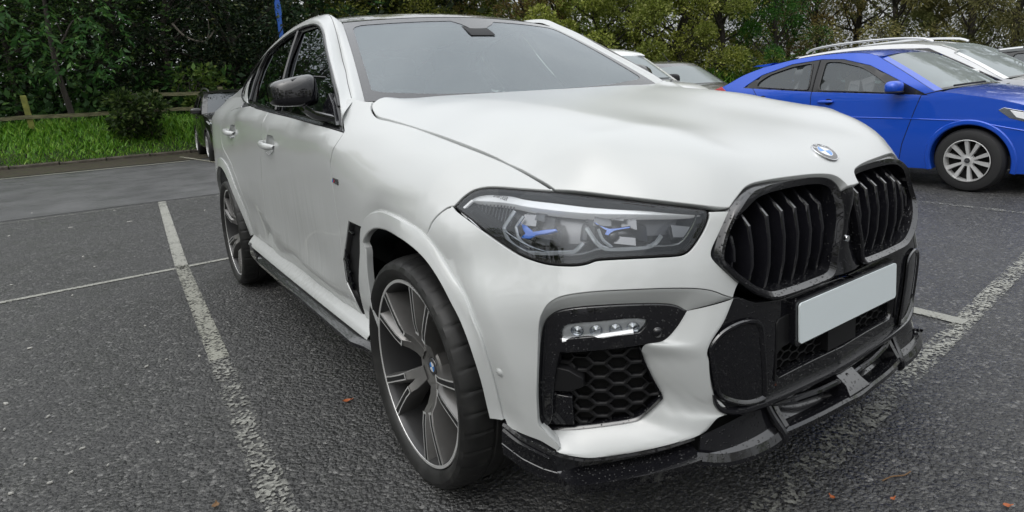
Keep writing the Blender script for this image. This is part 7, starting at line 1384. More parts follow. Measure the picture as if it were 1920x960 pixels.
# =================================================================== planting : every tree on its own
TR=[('ash2',(-22.0,-4.6),1.05,.3,'dark feathery-leaved tree at the left edge of the frame','trees behind the fence'),
('ash',(-23.9,-3.3),1.0,1.9,'dark leafy tree behind the mossy leaning fence post','trees behind the fence'),
('ash',(-22.9,-.75),.98,4.0,'feathery tree with pale-tipped sprays above the roadside bush','trees behind the fence'),
('laurel',(-22.6,.75),1.0,.4,'dark glossy-leaved tree left of the dark parked SUV','trees behind the fence'),
('laurel',(-22.2,2.5),1.06,2.7,'dark glossy-leaved tree directly behind the dark parked SUV','trees behind the fence'),
('laurel',(-24.6,4.3),1.15,5.1,'dark tree with a thick trunk beside the blue post','trees behind the fence'),
('ash2',(-27.0,6.6),1.1,2.2,'dark tree above the rear roofline of the white SUV','trees behind the fence'),
('oak2',(-27.3,8.9),1.05,.9,'dusky tree behind the left half of the black roof','trees along the far side'),
('oak',(-26.5,10.9),1.0,3.3,'mid green tree behind the middle of the black roof','trees along the far side'),
('oak2',(-26.2,13.3),1.0,5.5,'green tree behind the right half of the black roof','trees along the far side'),
('beech',(-22.4,14.4),1.0,.5,'tree turning yellow-brown beyond the right roof corner of the white SUV','trees along the far side'),
('oak',(-21.2,15.9),.96,1.2,'light green tree right of the yellow-brown tree','trees along the far side'),
('oak2',(-19.5,16.6),.92,2.9,'light green tree behind the white van','trees along the far side'),
('oak',(-19.8,19.2),1.0,4.6,'tall green tree between the white van and the grey car','trees along the far side'),
('oak2',(-16.6,18.4),.86,.2,'spreading green tree behind the grey car','trees along the far side'),
('oak',(-15.6,19.9),.84,2.3,'rounded green tree above the tail of the blue car','trees along the far side'),
('larch',(-16.6,22.9),1.0,1.0,'straw-coloured thin tree left of the conifer','trees along the far side'),
('cypress',(-14.2,21.6),1.0,.7,'bushy bright green conifer above the rear window of the blue car','trees along the far side'),
('larch',(-16.5,25.9),1.12,3.0,'pale straw-coloured tree behind the conifer','trees along the far side'),
('beech',(-14.3,25.0),.95,4.1,'tan-leaved tree right of the conifer','trees along the far side'),
('willow',(-13.4,26.5),1.0,.6,'olive willow behind the roof rails of the white car with roof rails','trees along the far side'),
('willow2',(-11.2,25.5),.98,2.2,'olive willow behind the windscreen of the car with roof rails','trees along the far side'),
('willow',(-10.7,27.8),1.05,3.6,'tall olive willow in the second rank at the right','trees along the far side'),
('willow2',(-8.7,26.5),1.0,5.0,'dull green willow behind the silver-roofed estate car','trees along the far side'),
('willow',(-7.2,26.3),.98,1.4,'dark olive tree near the right edge of the frame','trees along the far side'),
('willow2',(-5.6,27.6),1.05,.1,'olive tree at the right edge of the frame','trees along the far side')]
for key,(x,y),s_,rz,lab,g in TR:tree(key,(x,y,.95),lab,s_,rz,g)
# trees outside the frame that close the car park and stand in its reflections
for i,(key,x,y,s_) in enumerate([('oak',-15,-13,1),('ash2',-10,-14.5,1.05),('oak2',-5,-15.5,1),('oak',1,-16,1.05),('oak2',7,-15.5,1),('willow',14,-13,1),('oak',20,-7,1.05),('oak2',22,1,1),('willow2',22,9,1),('oak',19,17,1),('oak2',13,24,1),('willow',5,30,1)]):
    t_=tree(key,(x,y,.2),'leafy tree of the belt closing the car park outside the photograph',s_,i*1.3,'trees round the car park')
tree('bush',(-18.15,-.62,.42),'low rounded roadside bush on the grass bank left of the dark SUV',1.0,.5,None,'bush','bush')
tree('sapling',(-20.1,1.15,.95),'small yellow-green shoot behind the fence above the dark SUV',1.15,.2,None,'sapling','sapling')
# the slender trunk with one thin bough that stands out against the shade
st=empty('slender_tree','slender dark trunk with a thin forked bough behind the fence','tree',(-19.6,-1.93,.88))
b=MB();b.tube(crom([(0,0,-.1),(.02,-.06,.5),(0,-.13,1.0),(-.05,-.20,1.7),(-.1,-.22,2.6),(-.1,-.2,3.6)],24),np.linspace(.075,.04,24),10);b.build('trunk',M['bark'],st)
b=MB();b.tube(crom([(-.05,-.20,1.6),(.05,-.12,2.0),(.12,.08,2.35),(.16,.30,2.75),(.15,.55,2.9)],12),np.linspace(.04,.012,12),6);b.tube(crom([(.12,.08,2.35),(.2,.0,2.6),(.25,-.05,2.9)],7),np.linspace(.02,.008,7),5);b.build('bough',M['bark'],st)
r=np.random.RandomState(5);P=[];D_=[]
for q in range(60):
    c_=np.array([r.uniform(.0,.9),r.uniform(-1.2,1.3),r.uniform(1.5,4.2)])
    d=np.array([.5,r.uniform(-.7,.7),-.55]);L=.42*(.7+.6*r.rand());d/=np.linalg.norm(d);side=np.cross(d,[0,0,1]);side/=np.linalg.norm(side)
    for k in range(11):
        t=(k//2+1)/5.5;sg=1 if k%2 else -1;P.append(c_+d*L*t-np.array([0,0,.22*L*t*t]));D_.append(d*.8+side*sg*.8 if k<10 else d)
V,F=leaves(np.array(P),np.array(D_),.19,.36,r,.25);leafmat('leaf_spray',[(0,(.03,.075,.018)),(.6,(.06,.13,.03)),(1,(.13,.22,.05))],.35);fast('leaf_sprays',V,F,M['leaf_spray'],st)
# bare grey bough low in the glossy trees
bb_=empty('bare_bough','bare pale bough hooking out of the dark glossy trees','branch',(-20.6,1.35,3.2))
b=MB();b.tube(crom([(0,-.6,.55),(.05,-.35,.2),(.08,0,.02),(.05,.25,.05),(0,.5,.35)],20),np.linspace(.035,.02,20),6);b.tube(crom([(.05,.25,.05),(.0,.35,.3),(-.05,.38,.7)],8),np.linspace(.018,.008,8),5);b.build('stem',mat('bark_pale',(.17,.15,.125),.85),bb_)
# blue post among the leaves
bp_=empty('blue_post','narrow bright blue post showing among the dark leaves above the car','post',(-19.9,3.62,.95))
b=MB();b.box((0,0,1.75),(.07,.13,3.5));b.box((0,0,3.2),(.09,.17,.45));b.build('shaft',mat('blue_paint_post',(.02,.10,.42),.4),bp_,angle=30)
# far wood behind everything, one mass
r=np.random.RandomState(9);N=70000;k=r.uniform(20,len(kc)-14,N).astype(int);d=15+r.rand(N)*9;P=kc[k]+kn[k]*d[:,None]+np.c_[r.normal(0,.8,(N,2)),0*d];P[:,2]=1+r.rand(N)**.9*(9.0+1.8*np.sin(k*.55)+1.2*np.sin(k*1.7))
D_=r.normal(0,1,(N,3));V,F=leaves(P,D_,.26,.6,r,.3);wd=fast('far_wood',V,F,M['leaf_wood']);tag(wd,kind='stuff')
r=np.random.RandomState(19);N=26000;k=r.uniform(ki(-16),ki(12),N).astype(int);d=7.5+r.rand(N)*5;P=kc[k]+kn[k]*d[:,None]+np.c_[r.normal(0,.6,(N,2)),0*d];P[:,2]=1+r.rand(N)*6.5
V,F=leaves(P,r.normal(0,1,(N,3)),.34,.6,r,.3);tk=fast('thicket',V,F,M['leaf_glossy']);tag(tk,kind='stuff')
# undergrowth in the shade beneath the trees
r=np.random.RandomState(10);N=12000;k=r.uniform(ki(-11),ki(11),N);k=k.astype(int);d=2.4+r.rand(N)*7;P=kc[k]+kn[k]*d[:,None]+np.c_[r.normal(0,.3,(N,2)),0*d];P[:,2]=.95+r.rand(N)**1.6*1.5
V,F=leaves(P,r.normal(0,1,(N,3))+[0,0,.6],.22,.5,r,.1);ug=fast('undergrowth',V,F,M['leaf_dark']);tag(ug,kind='stuff')
# =================================================================== litter on the asphalt
mat('litter_pale',(.36,.355,.33),.8);mat('litter_orange',(.36,.10,.03),.6);mat('litter_brown',(.16,.09,.04),.75)
flecks=[[-.95,-1.64,.028],[-1.0,-2.1,.022]]
FL=json_flecks
for i,(x,y,rr) in enumerate(FL):
    rr*=.72
    a=rnd.uniform(0,3.14);b=MB();n_=8;P=[(rr*math.cos(t)*(1+.25*rnd.uniform(-1,1)),rr*.55*math.sin(t)*(1+.25*rnd.uniform(-1,1))) for t in np.linspace(0,2*math.pi,n_,endpoint=False)]
    b.prism(P,lambda u,v:(u,v,.0),lambda u,v:(u*.8,v*.8,.004+.1*abs(u)));o=b.build('pale_fleck',M['litter_pale'],angle=30);o.location=(x,y,.003);o.rotation_euler=(0,0,a)
    tag(o,'small pale fleck lying flat on the dark asphalt left of the white SUV','litter','pale flecks on the asphalt')
def fallen(x,y,rr,m_,label,rz=0.):
    b=MB();G=[]
    for t in np.linspace(0,1,7):
        w_=math.sin(math.pi*min(1,t*1.05))**.7*.45*(1-.25*t)+.01;G.append([(rr*(t-.5),rr*w_*s,.004+.25*rr*(t-.5)**2+.10*rr*abs(s)) for s in (-1,-.5,0,.5,1)])
    b.grid(np.array(G));b.tube([(rr*.45,0,.006),(rr*.75,rr*.05,.008)],.002,4);o=b.build('fallen_leaf',M[m_]);o.location=(x,y,.004);o.rotation_euler=(0,0,rz);return tag(o,label,'leaf',None)
for a in json_leaves:fallen(*a)
tw=MB().tube(crom([(-.055,0,.004),(-.015,.004,.006),(.025,-.002,.005),(.055,.005,.006)],12),.002,5).build('fallen_twig',M['litter_brown']);tw.location=(json_twig[0],json_twig[1],.003);tw.rotation_euler=(0,0,json_twig[2]);tag(tw,'thin brown twig lying on the asphalt right of the splitter','twig')

# =================================================================== the other parked cars
glass('car_glass',(.30,.37,.35),ior=1.65,base=.04,haze=((.35,.40,.40),.07));glass('car_glass_dark',(.06,.07,.07),ior=1.6,base=.03)
glass('screen_glass',(.34,.42,.40),ior=1.9,base=.07,haze=((.52,.58,.57),.30))  # diffuse share painted in to brighten the screens
def paintm(name,c,rough=.28,metal=0.,flake=0):
    m=mat(name,c,rough,metal,.5,coat=1,coat_rough=.03);n=NT(m);v=n.coord();n.set(Coat_Normal=n.bump(droplets(n,v,120,.34,.25),.3,.003));return m
paintm('paint_blue',(.008,.085,.60),.3,.2);paintm('paint_white',(.74,.75,.75));paintm('paint_silver',(.42,.43,.44),.3,.6);paintm('paint_dark',(.018,.018,.017),.3,.3);paintm('paint_grey',(.12,.115,.125),.3,.5);paintm('paint_slate',(.035,.042,.045),.3,.4)
mat('tyre_plain',(.016,.016,.017),.65);mat('alloy',(.58,.58,.58),.38,.35);mat('lamp_red',(.42,.012,.02),.15,coat=1)
class Car:
    """parked car from its side profile. local axes: front axle at x=0, nose +x, right side -y"""
    def __init__(s,label,cat,name,loc,W,prof,belt,paint,WB,rt,bot=.24,tum=.36,taper=(.10,.10),group=None,rz=0.,crown=.035,sill=.30):
        s.root=empty(name,label,cat,loc,rz,group);s.W=W;s.prof=prof;s.belt=np.array(belt,float);s.paint=M[paint];s.WB=WB;s.rt=rt;s.tum=tum;s.crown=crown;s.bot=bot
        xs=[p[0] for seg in prof for p in seg[1]];s.x1,s.x0=max(xs),min(xs);s.taper=taper
        # continuous centre line
        s.P=[];s.seg=[]
        for nm,pts in prof:
            q=crom(np.c_[np.array(pts,float),np.zeros(len(pts))],max(6,int(2.5*sum(math.dist(a,b) for a,b in zip(pts[:-1],pts[1:]))/.12)))[:,:2] if len(pts)>2 else relen(np.array(pts,float),4)
            s.seg.append((nm,q))
        cl=np.vstack([q for _,q in s.seg]);s.cl=cl
        s.side_edge=np.array([s.top(p[0],p[1],i,1.0)[[0,2]] for i,p in enumerate(cl)])
    def beltz(s,x):return np.interp(x,s.belt[:,0],s.belt[:,1])
    def hw(s,x,z):
        x=np.asarray(x,float);z=np.asarray(z,float);xm=(s.x0+s.x1)/2;t=(x-xm)/((s.x1-s.x0)/2)
        w_=s.W/2*(1-np.where(t>0,s.taper[0]*np.abs(t)**4,s.taper[1]*np.abs(t)**4));bz=s.beltz(x)
        low=np.clip((.62-z)/.42,0,1);w_=w_*(1-.05*low**2)
        sh=np.clip((z-bz+.18)/.18,0,1);w_=w_-.035*sh**2
        up=np.clip(z-bz,0,2);return w_-s.tum*up-.12*up**2
    def top(s,x,z,i,a):
        """point of the swept upper skin, a in -1..1 across"""
        cl=s.cl;t=cl[min(i+1,len(cl)-1)]-cl[max(i-1,0)];t=t/(np.linalg.norm(t)+1e-9);n_=np.array([t[1],-t[0]]) if True else None
        n_=np.array([-t[1],t[0]]);n_=n_ if n_[1]>0 or abs(n_[1])<.2 and n_[0]*(x-(s.x0+s.x1)/2)>0 else -n_
        k=abs(a)**2.6;ex=.20*max(0,n_[0])**1.2 if x>-1 else .16*max(0,-n_[0])**1.2
        xx=x-(ex*k if n_[0]>0 else -ex*k);zz=z-s.crown*k*max(.25,n_[1])
        return np.array([xx,a*float(s.hw(xx,min(zz,9))),zz])
    def build(s,glass_seg=('windscreen','rear_window'),screen='screen_glass'):
        s.screen=screen
        j=0;out={}
        for nm,q in s.seg:
            G=np.array([[s.top(p[0],p[1],j+i,a) for a in np.linspace(-1,1,17)] for i,p in enumerate(q)]);j+=len(q)
            if nm in glass_seg:
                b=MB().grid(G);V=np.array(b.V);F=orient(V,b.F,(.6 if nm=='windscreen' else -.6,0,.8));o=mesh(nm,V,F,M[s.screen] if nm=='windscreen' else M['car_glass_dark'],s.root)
                for k in (1,-1):      # body-colour pillars at the edges of the screen
                    g=np.array([[p+[0,0,.004] for p in row[(0 if k==1 else -2):(2 if k==1 else None)]] for row in G]);b=MB().grid(g);mesh('pillar',b.V,b.F,s.paint,s.root,angle=40)
                g=np.array([G[0]+[.0,0,.003],G[1]*.55+G[0]*.45+[0,0,.003]]) if nm=='windscreen' else np.array([G[-1]+[0,0,.003],G[-2]+[0,0,.003]]);b=MB().grid(g);mesh('screen_edge',b.V,b.F,M['black_trim'],o)
            else:
                b=MB().grid(G);out[nm]=mesh(nm,b.V,b.F,s.paint,s.root,angle=50)
        s.out=out;return s
    def skin(s,off=0.):
        def f(x,z):
            x=np.asarray(x,float);z=np.asarray(z,float);return np.stack([x+0*z,-(s.hw(x,z)+off),z+0*x],-1)
        return f
    def side(s,windows,arch_r,handles=(),seams=(),glass='car_glass',trim=None,lip=.012):
        e=[tuple(p) for p in s.side_edge]
        e=[p for p in e if p[1]>s.bot+.02]
        low=[];
        for cx in (-s.WB,0.):
            a0=math.asin(max(-1,(s.bot-s.rt)/arch_r))
            low+=[(cx-arch_r*math.cos(t),s.rt+arch_r*math.sin(t)) for t in np.linspace(a0,math.pi-a0,22)]
        x1=e[0][0];x0=e[-1][0]
        poly=e+[(x0,s.bot)]+low+[(x1,s.bot)]
        wh=[[tuple(p) for p in smooth_loop(densify(w_,.05),1)] for w_ in windows]
        V,F,N=panel(s.skin(),poly,[w_ for w_ in ([trim] if trim else wh)],h=.075,gap=.0,edge=.004,depth=.03)
        bs=both('body_side',V,F,s.paint,s.root,N)
        if trim:
            V,F,N=flat(s.skin(-.008),[tuple(p) for p in inset(np.array(ccw(trim)),-.008)],wh,h=.08);both('window_frame',V,F,M['black_trim'],s.root)
        for w_ in wh:
            V,F,N=flat(s.skin(-.014),[tuple(p) for p in inset(np.array(ccw(w_)),-.01)],h=.12);both('side_window',V,F,M[glass],s.root)
            b=MB().tube(s.skin(-.002)(*np.array(w_+[w_[0]]).T),.008,5,False);b.both('window_seal',M['black_trim'],s.root)
        for cx in (-s.WB,0.):
            t=np.linspace(-.30,math.pi+.30,40);G=[]
            for rr,o in ((arch_r+.045,.0005),(arch_r+.035,lip),(arch_r+.004,lip),(arch_r-.006,0),(arch_r-.006,-.10)):
                G.append(s.skin(o)(cx+rr*np.cos(t),np.maximum(s.rt+rr*np.sin(t),s.bot-.01)))
            b=MB().grid(np.array(G));b.both('wheel_arch',s.paint,s.root)
            G=[[(cx+(arch_r-.004)*math.cos(a),y,s.rt+(arch_r-.004)*math.sin(a)) for a in t] for y in (-s.W/2+.07,-s.W/2+.4)]+[[(cx+.05*math.cos(a),-s.W/2+.4,s.rt+.05*math.sin(a)) for a in t]]
            b=MB().grid(np.array(G));b.both('wheel_housing',VOID,s.root)
        for L in seams:
            q=np.array(densify(L,.05,False));b=MB().tube(s.skin(-.0005)(q[:,0],q[:,1]),.0042,4);b.both('door_seam',BM,s.root)
        for (x,z) in handles:
            b=MB().grid(superell(0,0,0,.10,.018,.017,.7,.7,8,14),closev=True);V=np.array(b.V)+s.skin(.018)(np.array(x),np.array(z));both('door_handle',V,b.F,s.paint,s.root)
            G=[[s.skin(o)(np.array(x+.03+rr*1.4*math.cos(t)),np.array(z-.004+rr*math.sin(t))) for t in np.linspace(0,2*math.pi,18,endpoint=False)] for rr,o in ((.036,.001),(.03,.0015),(.001,.002))];b=MB().grid(np.array(G),closev=True);b.both('handle_recess',BM,s.root)
        b=MB();b.box(((s.x0+s.x1)/2,0,.30),(s.x1-s.x0-.5,s.W-.25,.12));b.build('underbody',BM,s.root,smooth=False)
        return s
    def cabin(s,x,z=.55,dash=True,seats=True,col='cloth_dark'):
        w_=s.W/2-.16;b=MB();b.box((x-.6,0,.48),(2.6,s.W-.22,.06));b.build('cabin_floor',M['cloth_dark'],s.root,smooth=False)
        if dash:b=MB();b.prism([(x+1.05,z+.12),(x+.75,z+.42),(x+.45,z+.42),(x+.40,z)],lambda a,c_:(a,-w_+.02,c_),lambda a,c_:(a,w_-.02,c_));b.build('dashboard',M['cloth_dark'],s.root,smooth=False)
        if seats:
            for dx in (0,-.85):
                for y in (-.37,.37):
                    o=mesh('car_seat',*grid_VF(superell(x+dx,y,z,.26,.25,.10,.5,.5,8,16),closev=True),M[col],s.root)
                    G=superell(0,0,0,.08,.24,.33,.55,.55,10,16)@np.array(Matrix.Rotation(R(-18),3,'Y')).T+[x+dx-.27,y,z+.33];mesh('seat_back',*grid_VF(G,closev=True),M[col],o);mesh('headrest',*grid_VF(superell(x+dx-.39,y,z+.72,.055,.13,.085,.6,.6,8,14),closev=True),M[col],o)
        return s
    def wheels(s,style='five',wd=.20,first=True):
        rt=s.rt;yo=s.W/2-.005
        for cx in (0.,-s.WB):
            for sd in (-1,1):
                b=MB().lathe([(rt*.64,.02),(rt*.68,.004),(rt*.80,0),(rt*.93,.012),(rt*.99,.04),(rt,.06),(rt,wd-.06),(rt*.97,wd-.02),(rt*.7,wd)],44)
                if not hasattr(s,'_w'):s._w={}
                if 'm' not in s._w:
                    o=b.build('wheel',M['tyre_plain'],s.root);s._w['m']=o;k=o
                    rim=MB().lathe([(rt*.66,.0),(rt*.665,-.006),(rt*.64,-.008),(rt*.62,.03),(rt*.60,.10),(rt*.2,.10)],40);rim.V=[(x,-y if False else y,z) for x,y,z in rim.V]
                    rim.build('rim',M['alloy'] if style!='dark' else M['wheel_dark'],o)
                    bk=MB().lathe([(rt*.61,.07),(.02,.07)],36);bk.build('brake_shade',VOID,o)
                    ns=5
                    for i in range(ns):
                        for sg in ((-1,1) if style!='plain' else (0,)):
                            a=2*math.pi*i/ns+.3;rs=np.linspace(.045,rt*.645,6);G=[]
                            for rr in rs:
                                tt=rr/(rt*.645);off=sg*(.16+.12*min(1,tt*1.8));wd_=(.008+.011*tt)*(1.6 if style=='plain' else 1);y=.022-.018*tt
                                G.append([(rr*math.cos(a+off)-q*math.sin(a+off),y+dy,rr*math.sin(a+off)+q*math.cos(a+off)) for q,dy in ((-wd_,.0),(wd_,0),(wd_*1.2,.03),(-wd_*1.2,.03))])
                            bb=MB().grid(np.array(G),closev=True);bb.build('spoke',M['alloy'],o,angle=30)
                    hb_=MB().lathe([(.001,.010),(.03,.010),(.034,.016),(.055,.018),(.062,.05)],24)
                    hb_.build('hub',M['alloy'],o)
                    bb=MB()
                    for i in range(5):bb.lathe([(.001,.012),(.009,.012),(.010,.02)],10,c=(.05*math.cos(2*math.pi*i/5),0,.05*math.sin(2*math.pi*i/5)))
                    bb2=MB().lathe([(.001,.006),(.024,.006),(.027,.010)],20);bb2.build('hub_cap',M['badge_black'],o)
                else:
                    o=s._w['m'].copy();C.objects.link(o);o.parent=s.root
                    for ch in s._w['m'].children:
                        c_=ch.copy();C.objects.link(c_);c_.parent=o
                # tyre profile was made with its outer face at local y=0, looking to -y
                o.location=(cx,sd*yo,rt);o.rotation_euler=(0,rnd.uniform(0,1),0) if sd<0 else (0,rnd.uniform(0,1),math.pi)
        return s
    def mirrors(s,x,z,col=None,size=1.):
        m_=s.paint if col is None else M[col];y=-float(s.hw(x,z))-.11*size
        G=superell(x,y,z+.03,.075*size,.115*size,.068*size,.7,.75,10,18);b=MB().grid(G,closev=True);a=both('door_mirror',np.array(b.V),b.F,m_,s.root)
        b=MB().tube([(x,y+.05,z-.025),(x-.01,y+.16,z-.035)],.022,7);sub2(a,'mirror_arm',np.array(b.V),b.F,BP);b=MB().grid(superell(x,y,z-.018,.078*size,.118*size,.018,.8,.75,6,18),closev=True);sub2(a,'mirror_base',np.array(b.V),b.F,BP);return s
    def patch(s,name,loop,m_,off=.004,h=.05,parent=None):
        V,F,N=panel(s.skin(off),loop,h=h,gap=0,edge=.003,depth=.012);return both(name,V,F,M[m_],s.root,N)
# ---- blue hatchback in the next bay
bl=Car('bright blue hatchback with a black window frame and two-tone alloy wheels beside the white SUV','car','blue_hatchback',(-.72,5.985,0),1.77,
 [('front_bumper',[(.84,.20),(.895,.36),(.885,.52),(.84,.64),(.76,.74)]),('hood',[(.76,.74),(.60,.835),(.35,.915),(.0,.985),(-.22,1.02)]),('windscreen',[(-.22,1.02),(-.45,1.165),(-.68,1.30),(-.88,1.41)]),('roof',[(-.88,1.41),(-1.15,1.462),(-1.5,1.475),(-1.96,1.45),(-2.45,1.372)]),('rear_window',[(-2.45,1.372),(-2.75,1.285),(-3.02,1.17)]),('tailgate',[(-3.02,1.17),(-3.22,1.08),(-3.34,.97),(-3.38,.80)]),('rear_bumper',[(-3.38,.80),(-3.42,.55),(-3.36,.24)])],
 [(.9,.80),(0,.93),(-.45,.965),(-1.6,1.015),(-2.65,1.09),(-3.4,1.10)],'paint_blue',2.605,.312,.20,tum=.40,taper=(.16,.14)).build()
dlo=[(-.38,.955),(-.72,1.135),(-1.02,1.285),(-1.35,1.372),(-1.62,1.388),(-2.0,1.355),(-2.40,1.245),(-2.66,1.095),(-1.62,1.018),(-.95,.985)]
bl.side([[(-.66,.985),(-.92,1.165),(-1.10,1.268),(-1.38,1.345),(-1.56,1.355),(-1.575,1.035)],[(-1.72,1.352),(-1.98,1.325),(-2.28,1.245),(-2.42,1.165),(-2.45,1.10),(-1.70,1.04)]],.355,
 handles=((-1.47,.905),(-2.35,.96)),seams=([(-.44,.955),(-.50,.80),(-.62,.45),(-.66,.26)],[(-1.64,1.385),(-1.66,1.0),(-1.68,.7),(-1.70,.26)],[(-.66,.255),(-2.2,.265)],[(-2.5,1.09),(-2.30,.85),(-2.2,.6)],[(-.24,1.0),(-.44,.957)]),trim=dlo,lip=.010).wheels('double').mirrors(-.66,1.015)
bl.cabin(-1.35,.50)
bl.patch('headlamp',[(.74,.70),(.55,.765),(.28,.825),(.235,.80),(.33,.725),(.50,.675),(.72,.645)],'lamp_chrome',.004)
bl.patch('lamp_lens',[(.70,.70),(.53,.755),(.33,.80),(.38,.735),(.52,.69),(.69,.66)],'lamp_white',.008)
bl.patch('tail_lamp',[(-3.03,1.125),(-3.25,1.05),(-3.28,.97),(-3.12,.985),(-2.93,1.06)],'lamp_red',.010)
b=MB().prism([(-2.38,1.388),(-2.60,1.375),(-2.68,1.36),(-2.45,1.35)],lambda x,z:(x,-.58,z),lambda x,z:(x,.58,z));b.build('spoiler',M['paint_blue'],bl.root,angle=30)
b=MB();b.tube(crom([(-.24,-.62,1.035),(-.20,-.3,1.045),(-.22,.1,1.048)],10),.010,5);b.build('wiper',BM,bl.root)
q=np.array(densify([(.50,.60),(.0,.70),(-.6,.72),(-1.4,.735),(-2.2,.77),(-3.1,.80)],.12,False));b=MB().tube(bl.skin(.001)(q[:,0],q[:,1]),.006,5);b.both('side_crease',M['paint_blue'],bl.root)
V,F=text_VF('H',.030)
for wch in [o for o in bl.root.children if o.name.startswith('wheel') and 'arch' not in o.name and 'housing' not in o.name]:
    o=mesh('cap_letter',[(x,.004,yy) for x,yy,_ in V],F,M['chrome'],wch,smooth=False)
# ---- white car with roof rails beyond it
ws_=Car('white SUV with roof rails and dark side windows behind the blue hatchback','car','white_roof_rail_suv',(-1.0,8.93,0),1.84,
 [('front_bumper',[(.80,.24),(.86,.5),(.82,.75)]),('hood',[(.82,.75),(.6,.93),(.1,1.0),(-.32,1.05)]),('windscreen',[(-.32,1.05),(-.70,1.28),(-1.12,1.50),(-1.28,1.56)]),('roof',[(-1.28,1.56),(-1.7,1.622),(-2.3,1.64),(-3.0,1.61),(-3.62,1.55)]),('rear_window',[(-3.62,1.55),(-3.85,1.32),(-3.95,1.12)]),('tailgate',[(-3.95,1.12),(-4.0,.85),(-4.0,.7)]),('rear_bumper',[(-4.0,.7),(-4.02,.5),(-3.95,.26)])],
 [(.9,.9),(-.4,1.0),(-2.0,1.06),(-3.6,1.14),(-4,1.14)],'paint_white',2.85,.345,.26,tum=.32).build()
ws_.side([[(-.62,1.03),(-1.05,1.28),(-1.45,1.45),(-1.75,1.49),(-1.78,1.07)],[(-1.86,1.49),(-2.75,1.48),(-2.78,1.11),(-1.88,1.075)],[(-2.86,1.47),(-3.35,1.40),(-3.50,1.2),(-2.88,1.12)]],.40,handles=((-1.6,.95),(-2.6,.98)),seams=([(-.6,1.02),(-.68,.4)],[(-1.82,1.5),(-1.84,.4)]),glass='car_glass_dark',trim=[(-.42,1.0),(-.95,1.27),(-1.42,1.50),(-2.0,1.535),(-2.9,1.515),(-3.42,1.43),(-3.60,1.18),(-1.8,1.05)]).wheels('plain').mirrors(-.75,1.08).cabin(-1.5,.60)
for sd in (-1,1):
    b=MB();b.tube(crom([(-1.42,sd*.62,1.60),(-1.55,sd*.63,1.648),(-2.1,sd*.635,1.688),(-2.9,sd*.63,1.672),(-3.35,sd*.62,1.625),(-3.45,sd*.61,1.575)],30),.018,8);b.build('roof_rail',M['satin_silver'],ws_.root)
# ---- dark estate with silver roof rails at the right edge
es=Car('dark grey estate car with silver roof strips at the right edge of the frame','car','grey_estate',(.45,11.85,0),1.82,
 [('front_bumper',[(.80,.22),(.86,.45),(.80,.70)]),('hood',[(.80,.70),(.5,.86),(.0,.94),(-.35,.99)]),('windscreen',[(-.35,.99),(-.75,1.22),(-1.15,1.41),(-1.3,1.45)]),('roof',[(-1.3,1.45),(-1.8,1.50),(-2.5,1.505),(-3.2,1.47),(-3.66,1.41)]),('rear_window',[(-3.66,1.41),(-3.92,1.20),(-4.02,1.05)]),('tailgate',[(-4.02,1.05),(-4.08,.75)]),('rear_bumper',[(-4.08,.75),(-4.1,.5),(-4.02,.25)])],
 [(.9,.8),(-.4,.95),(-2.0,1.0),(-3.7,1.06),(-4.1,1.06)],'paint_slate',2.75,.325,.22,tum=.32).build()
es.side([[(-.70,.98),(-1.1,1.20),(-1.45,1.35),(-1.85,1.385),(-1.88,1.01)],[(-1.97,1.385),(-2.75,1.375),(-2.78,1.05),(-1.99,1.015)],[(-2.86,1.37),(-3.45,1.29),(-3.66,1.09),(-2.88,1.055)]],.38,handles=((-1.7,.9),(-2.6,.92)),seams=([(-1.92,1.39),(-1.94,.35)],),trim=[(-.5,.96),(-1.0,1.21),(-1.45,1.40),(-2.1,1.425),(-2.9,1.41),(-3.52,1.32),(-3.76,1.085),(-1.9,1.0)]).wheels('plain').mirrors(-.75,1.0).cabin(-1.6,.52)
for sd in (-1,1):
    for x0_,x1_ in ((-1.42,-2.62),(-2.64,-3.72)):
        P=[];G=[]
        for x in np.linspace(x0_,x1_,12):
            z=float(np.interp(-x,[1.3,1.8,2.5,3.2,3.72],[1.415,1.462,1.468,1.432,1.372]));y=sd*(float(es.hw(x,z))-.015);G.append([(x,y-sd*.0,z-.022),(x,y+sd*.006,z),(x,y-sd*.015,z+.030),(x,y-sd*.05,z+.036)])
        b=MB().grid(np.array(G));b.build('roof_strip',M['satin_silver'],es.root,angle=60)
# ---- white van behind, facing the same way
va=Car('white van with a short roof aerial and faint red lettering on its bonnet','van','white_van',(-5.25,5.52,0),1.80,
 [('front_bumper',[(.56,.24),(.64,.5),(.60,.85)]),('hood',[(.60,.85),(.48,1.03),(.18,1.17),(-.28,1.262)]),('windscreen',[(-.28,1.262),(-.58,1.46),(-.85,1.635),(-.97,1.70)]),('roof',[(-.97,1.70),(-1.12,1.785),(-1.4,1.85),(-2.0,1.875),(-3.0,1.87),(-3.55,1.83)]),('tailgate',[(-3.55,1.83),(-3.66,1.3),(-3.68,.8)]),('rear_bumper',[(-3.68,.8),(-3.7,.5),(-3.66,.26)])],
 [(.8,1.0),(-.3,1.14),(-1.5,1.16),(-3.7,1.18)],'paint_white',2.70,.32,.26,tum=.20,taper=(.10,.05)).build()
va.side([[(-.60,1.17),(-.95,1.42),(-1.25,1.585),(-1.62,1.61),(-1.64,1.19)],[(-1.92,1.60),(-3.30,1.58),(-3.32,1.22),(-1.94,1.21)]],.38,handles=((-1.5,1.02),),seams=([(-.55,1.15),(-.6,.4)],[(-1.75,1.7),(-1.77,.4)]),glass='car_glass').wheels('plain').mirrors(-.62,1.24,'black_plastic',1.25).cabin(-1.35,.72)
def topz(c_,x):return float(np.interp(-x,-c_.cl[:,0][np.argsort(-c_.cl[:,0])],c_.cl[:,1][np.argsort(-c_.cl[:,0])]))
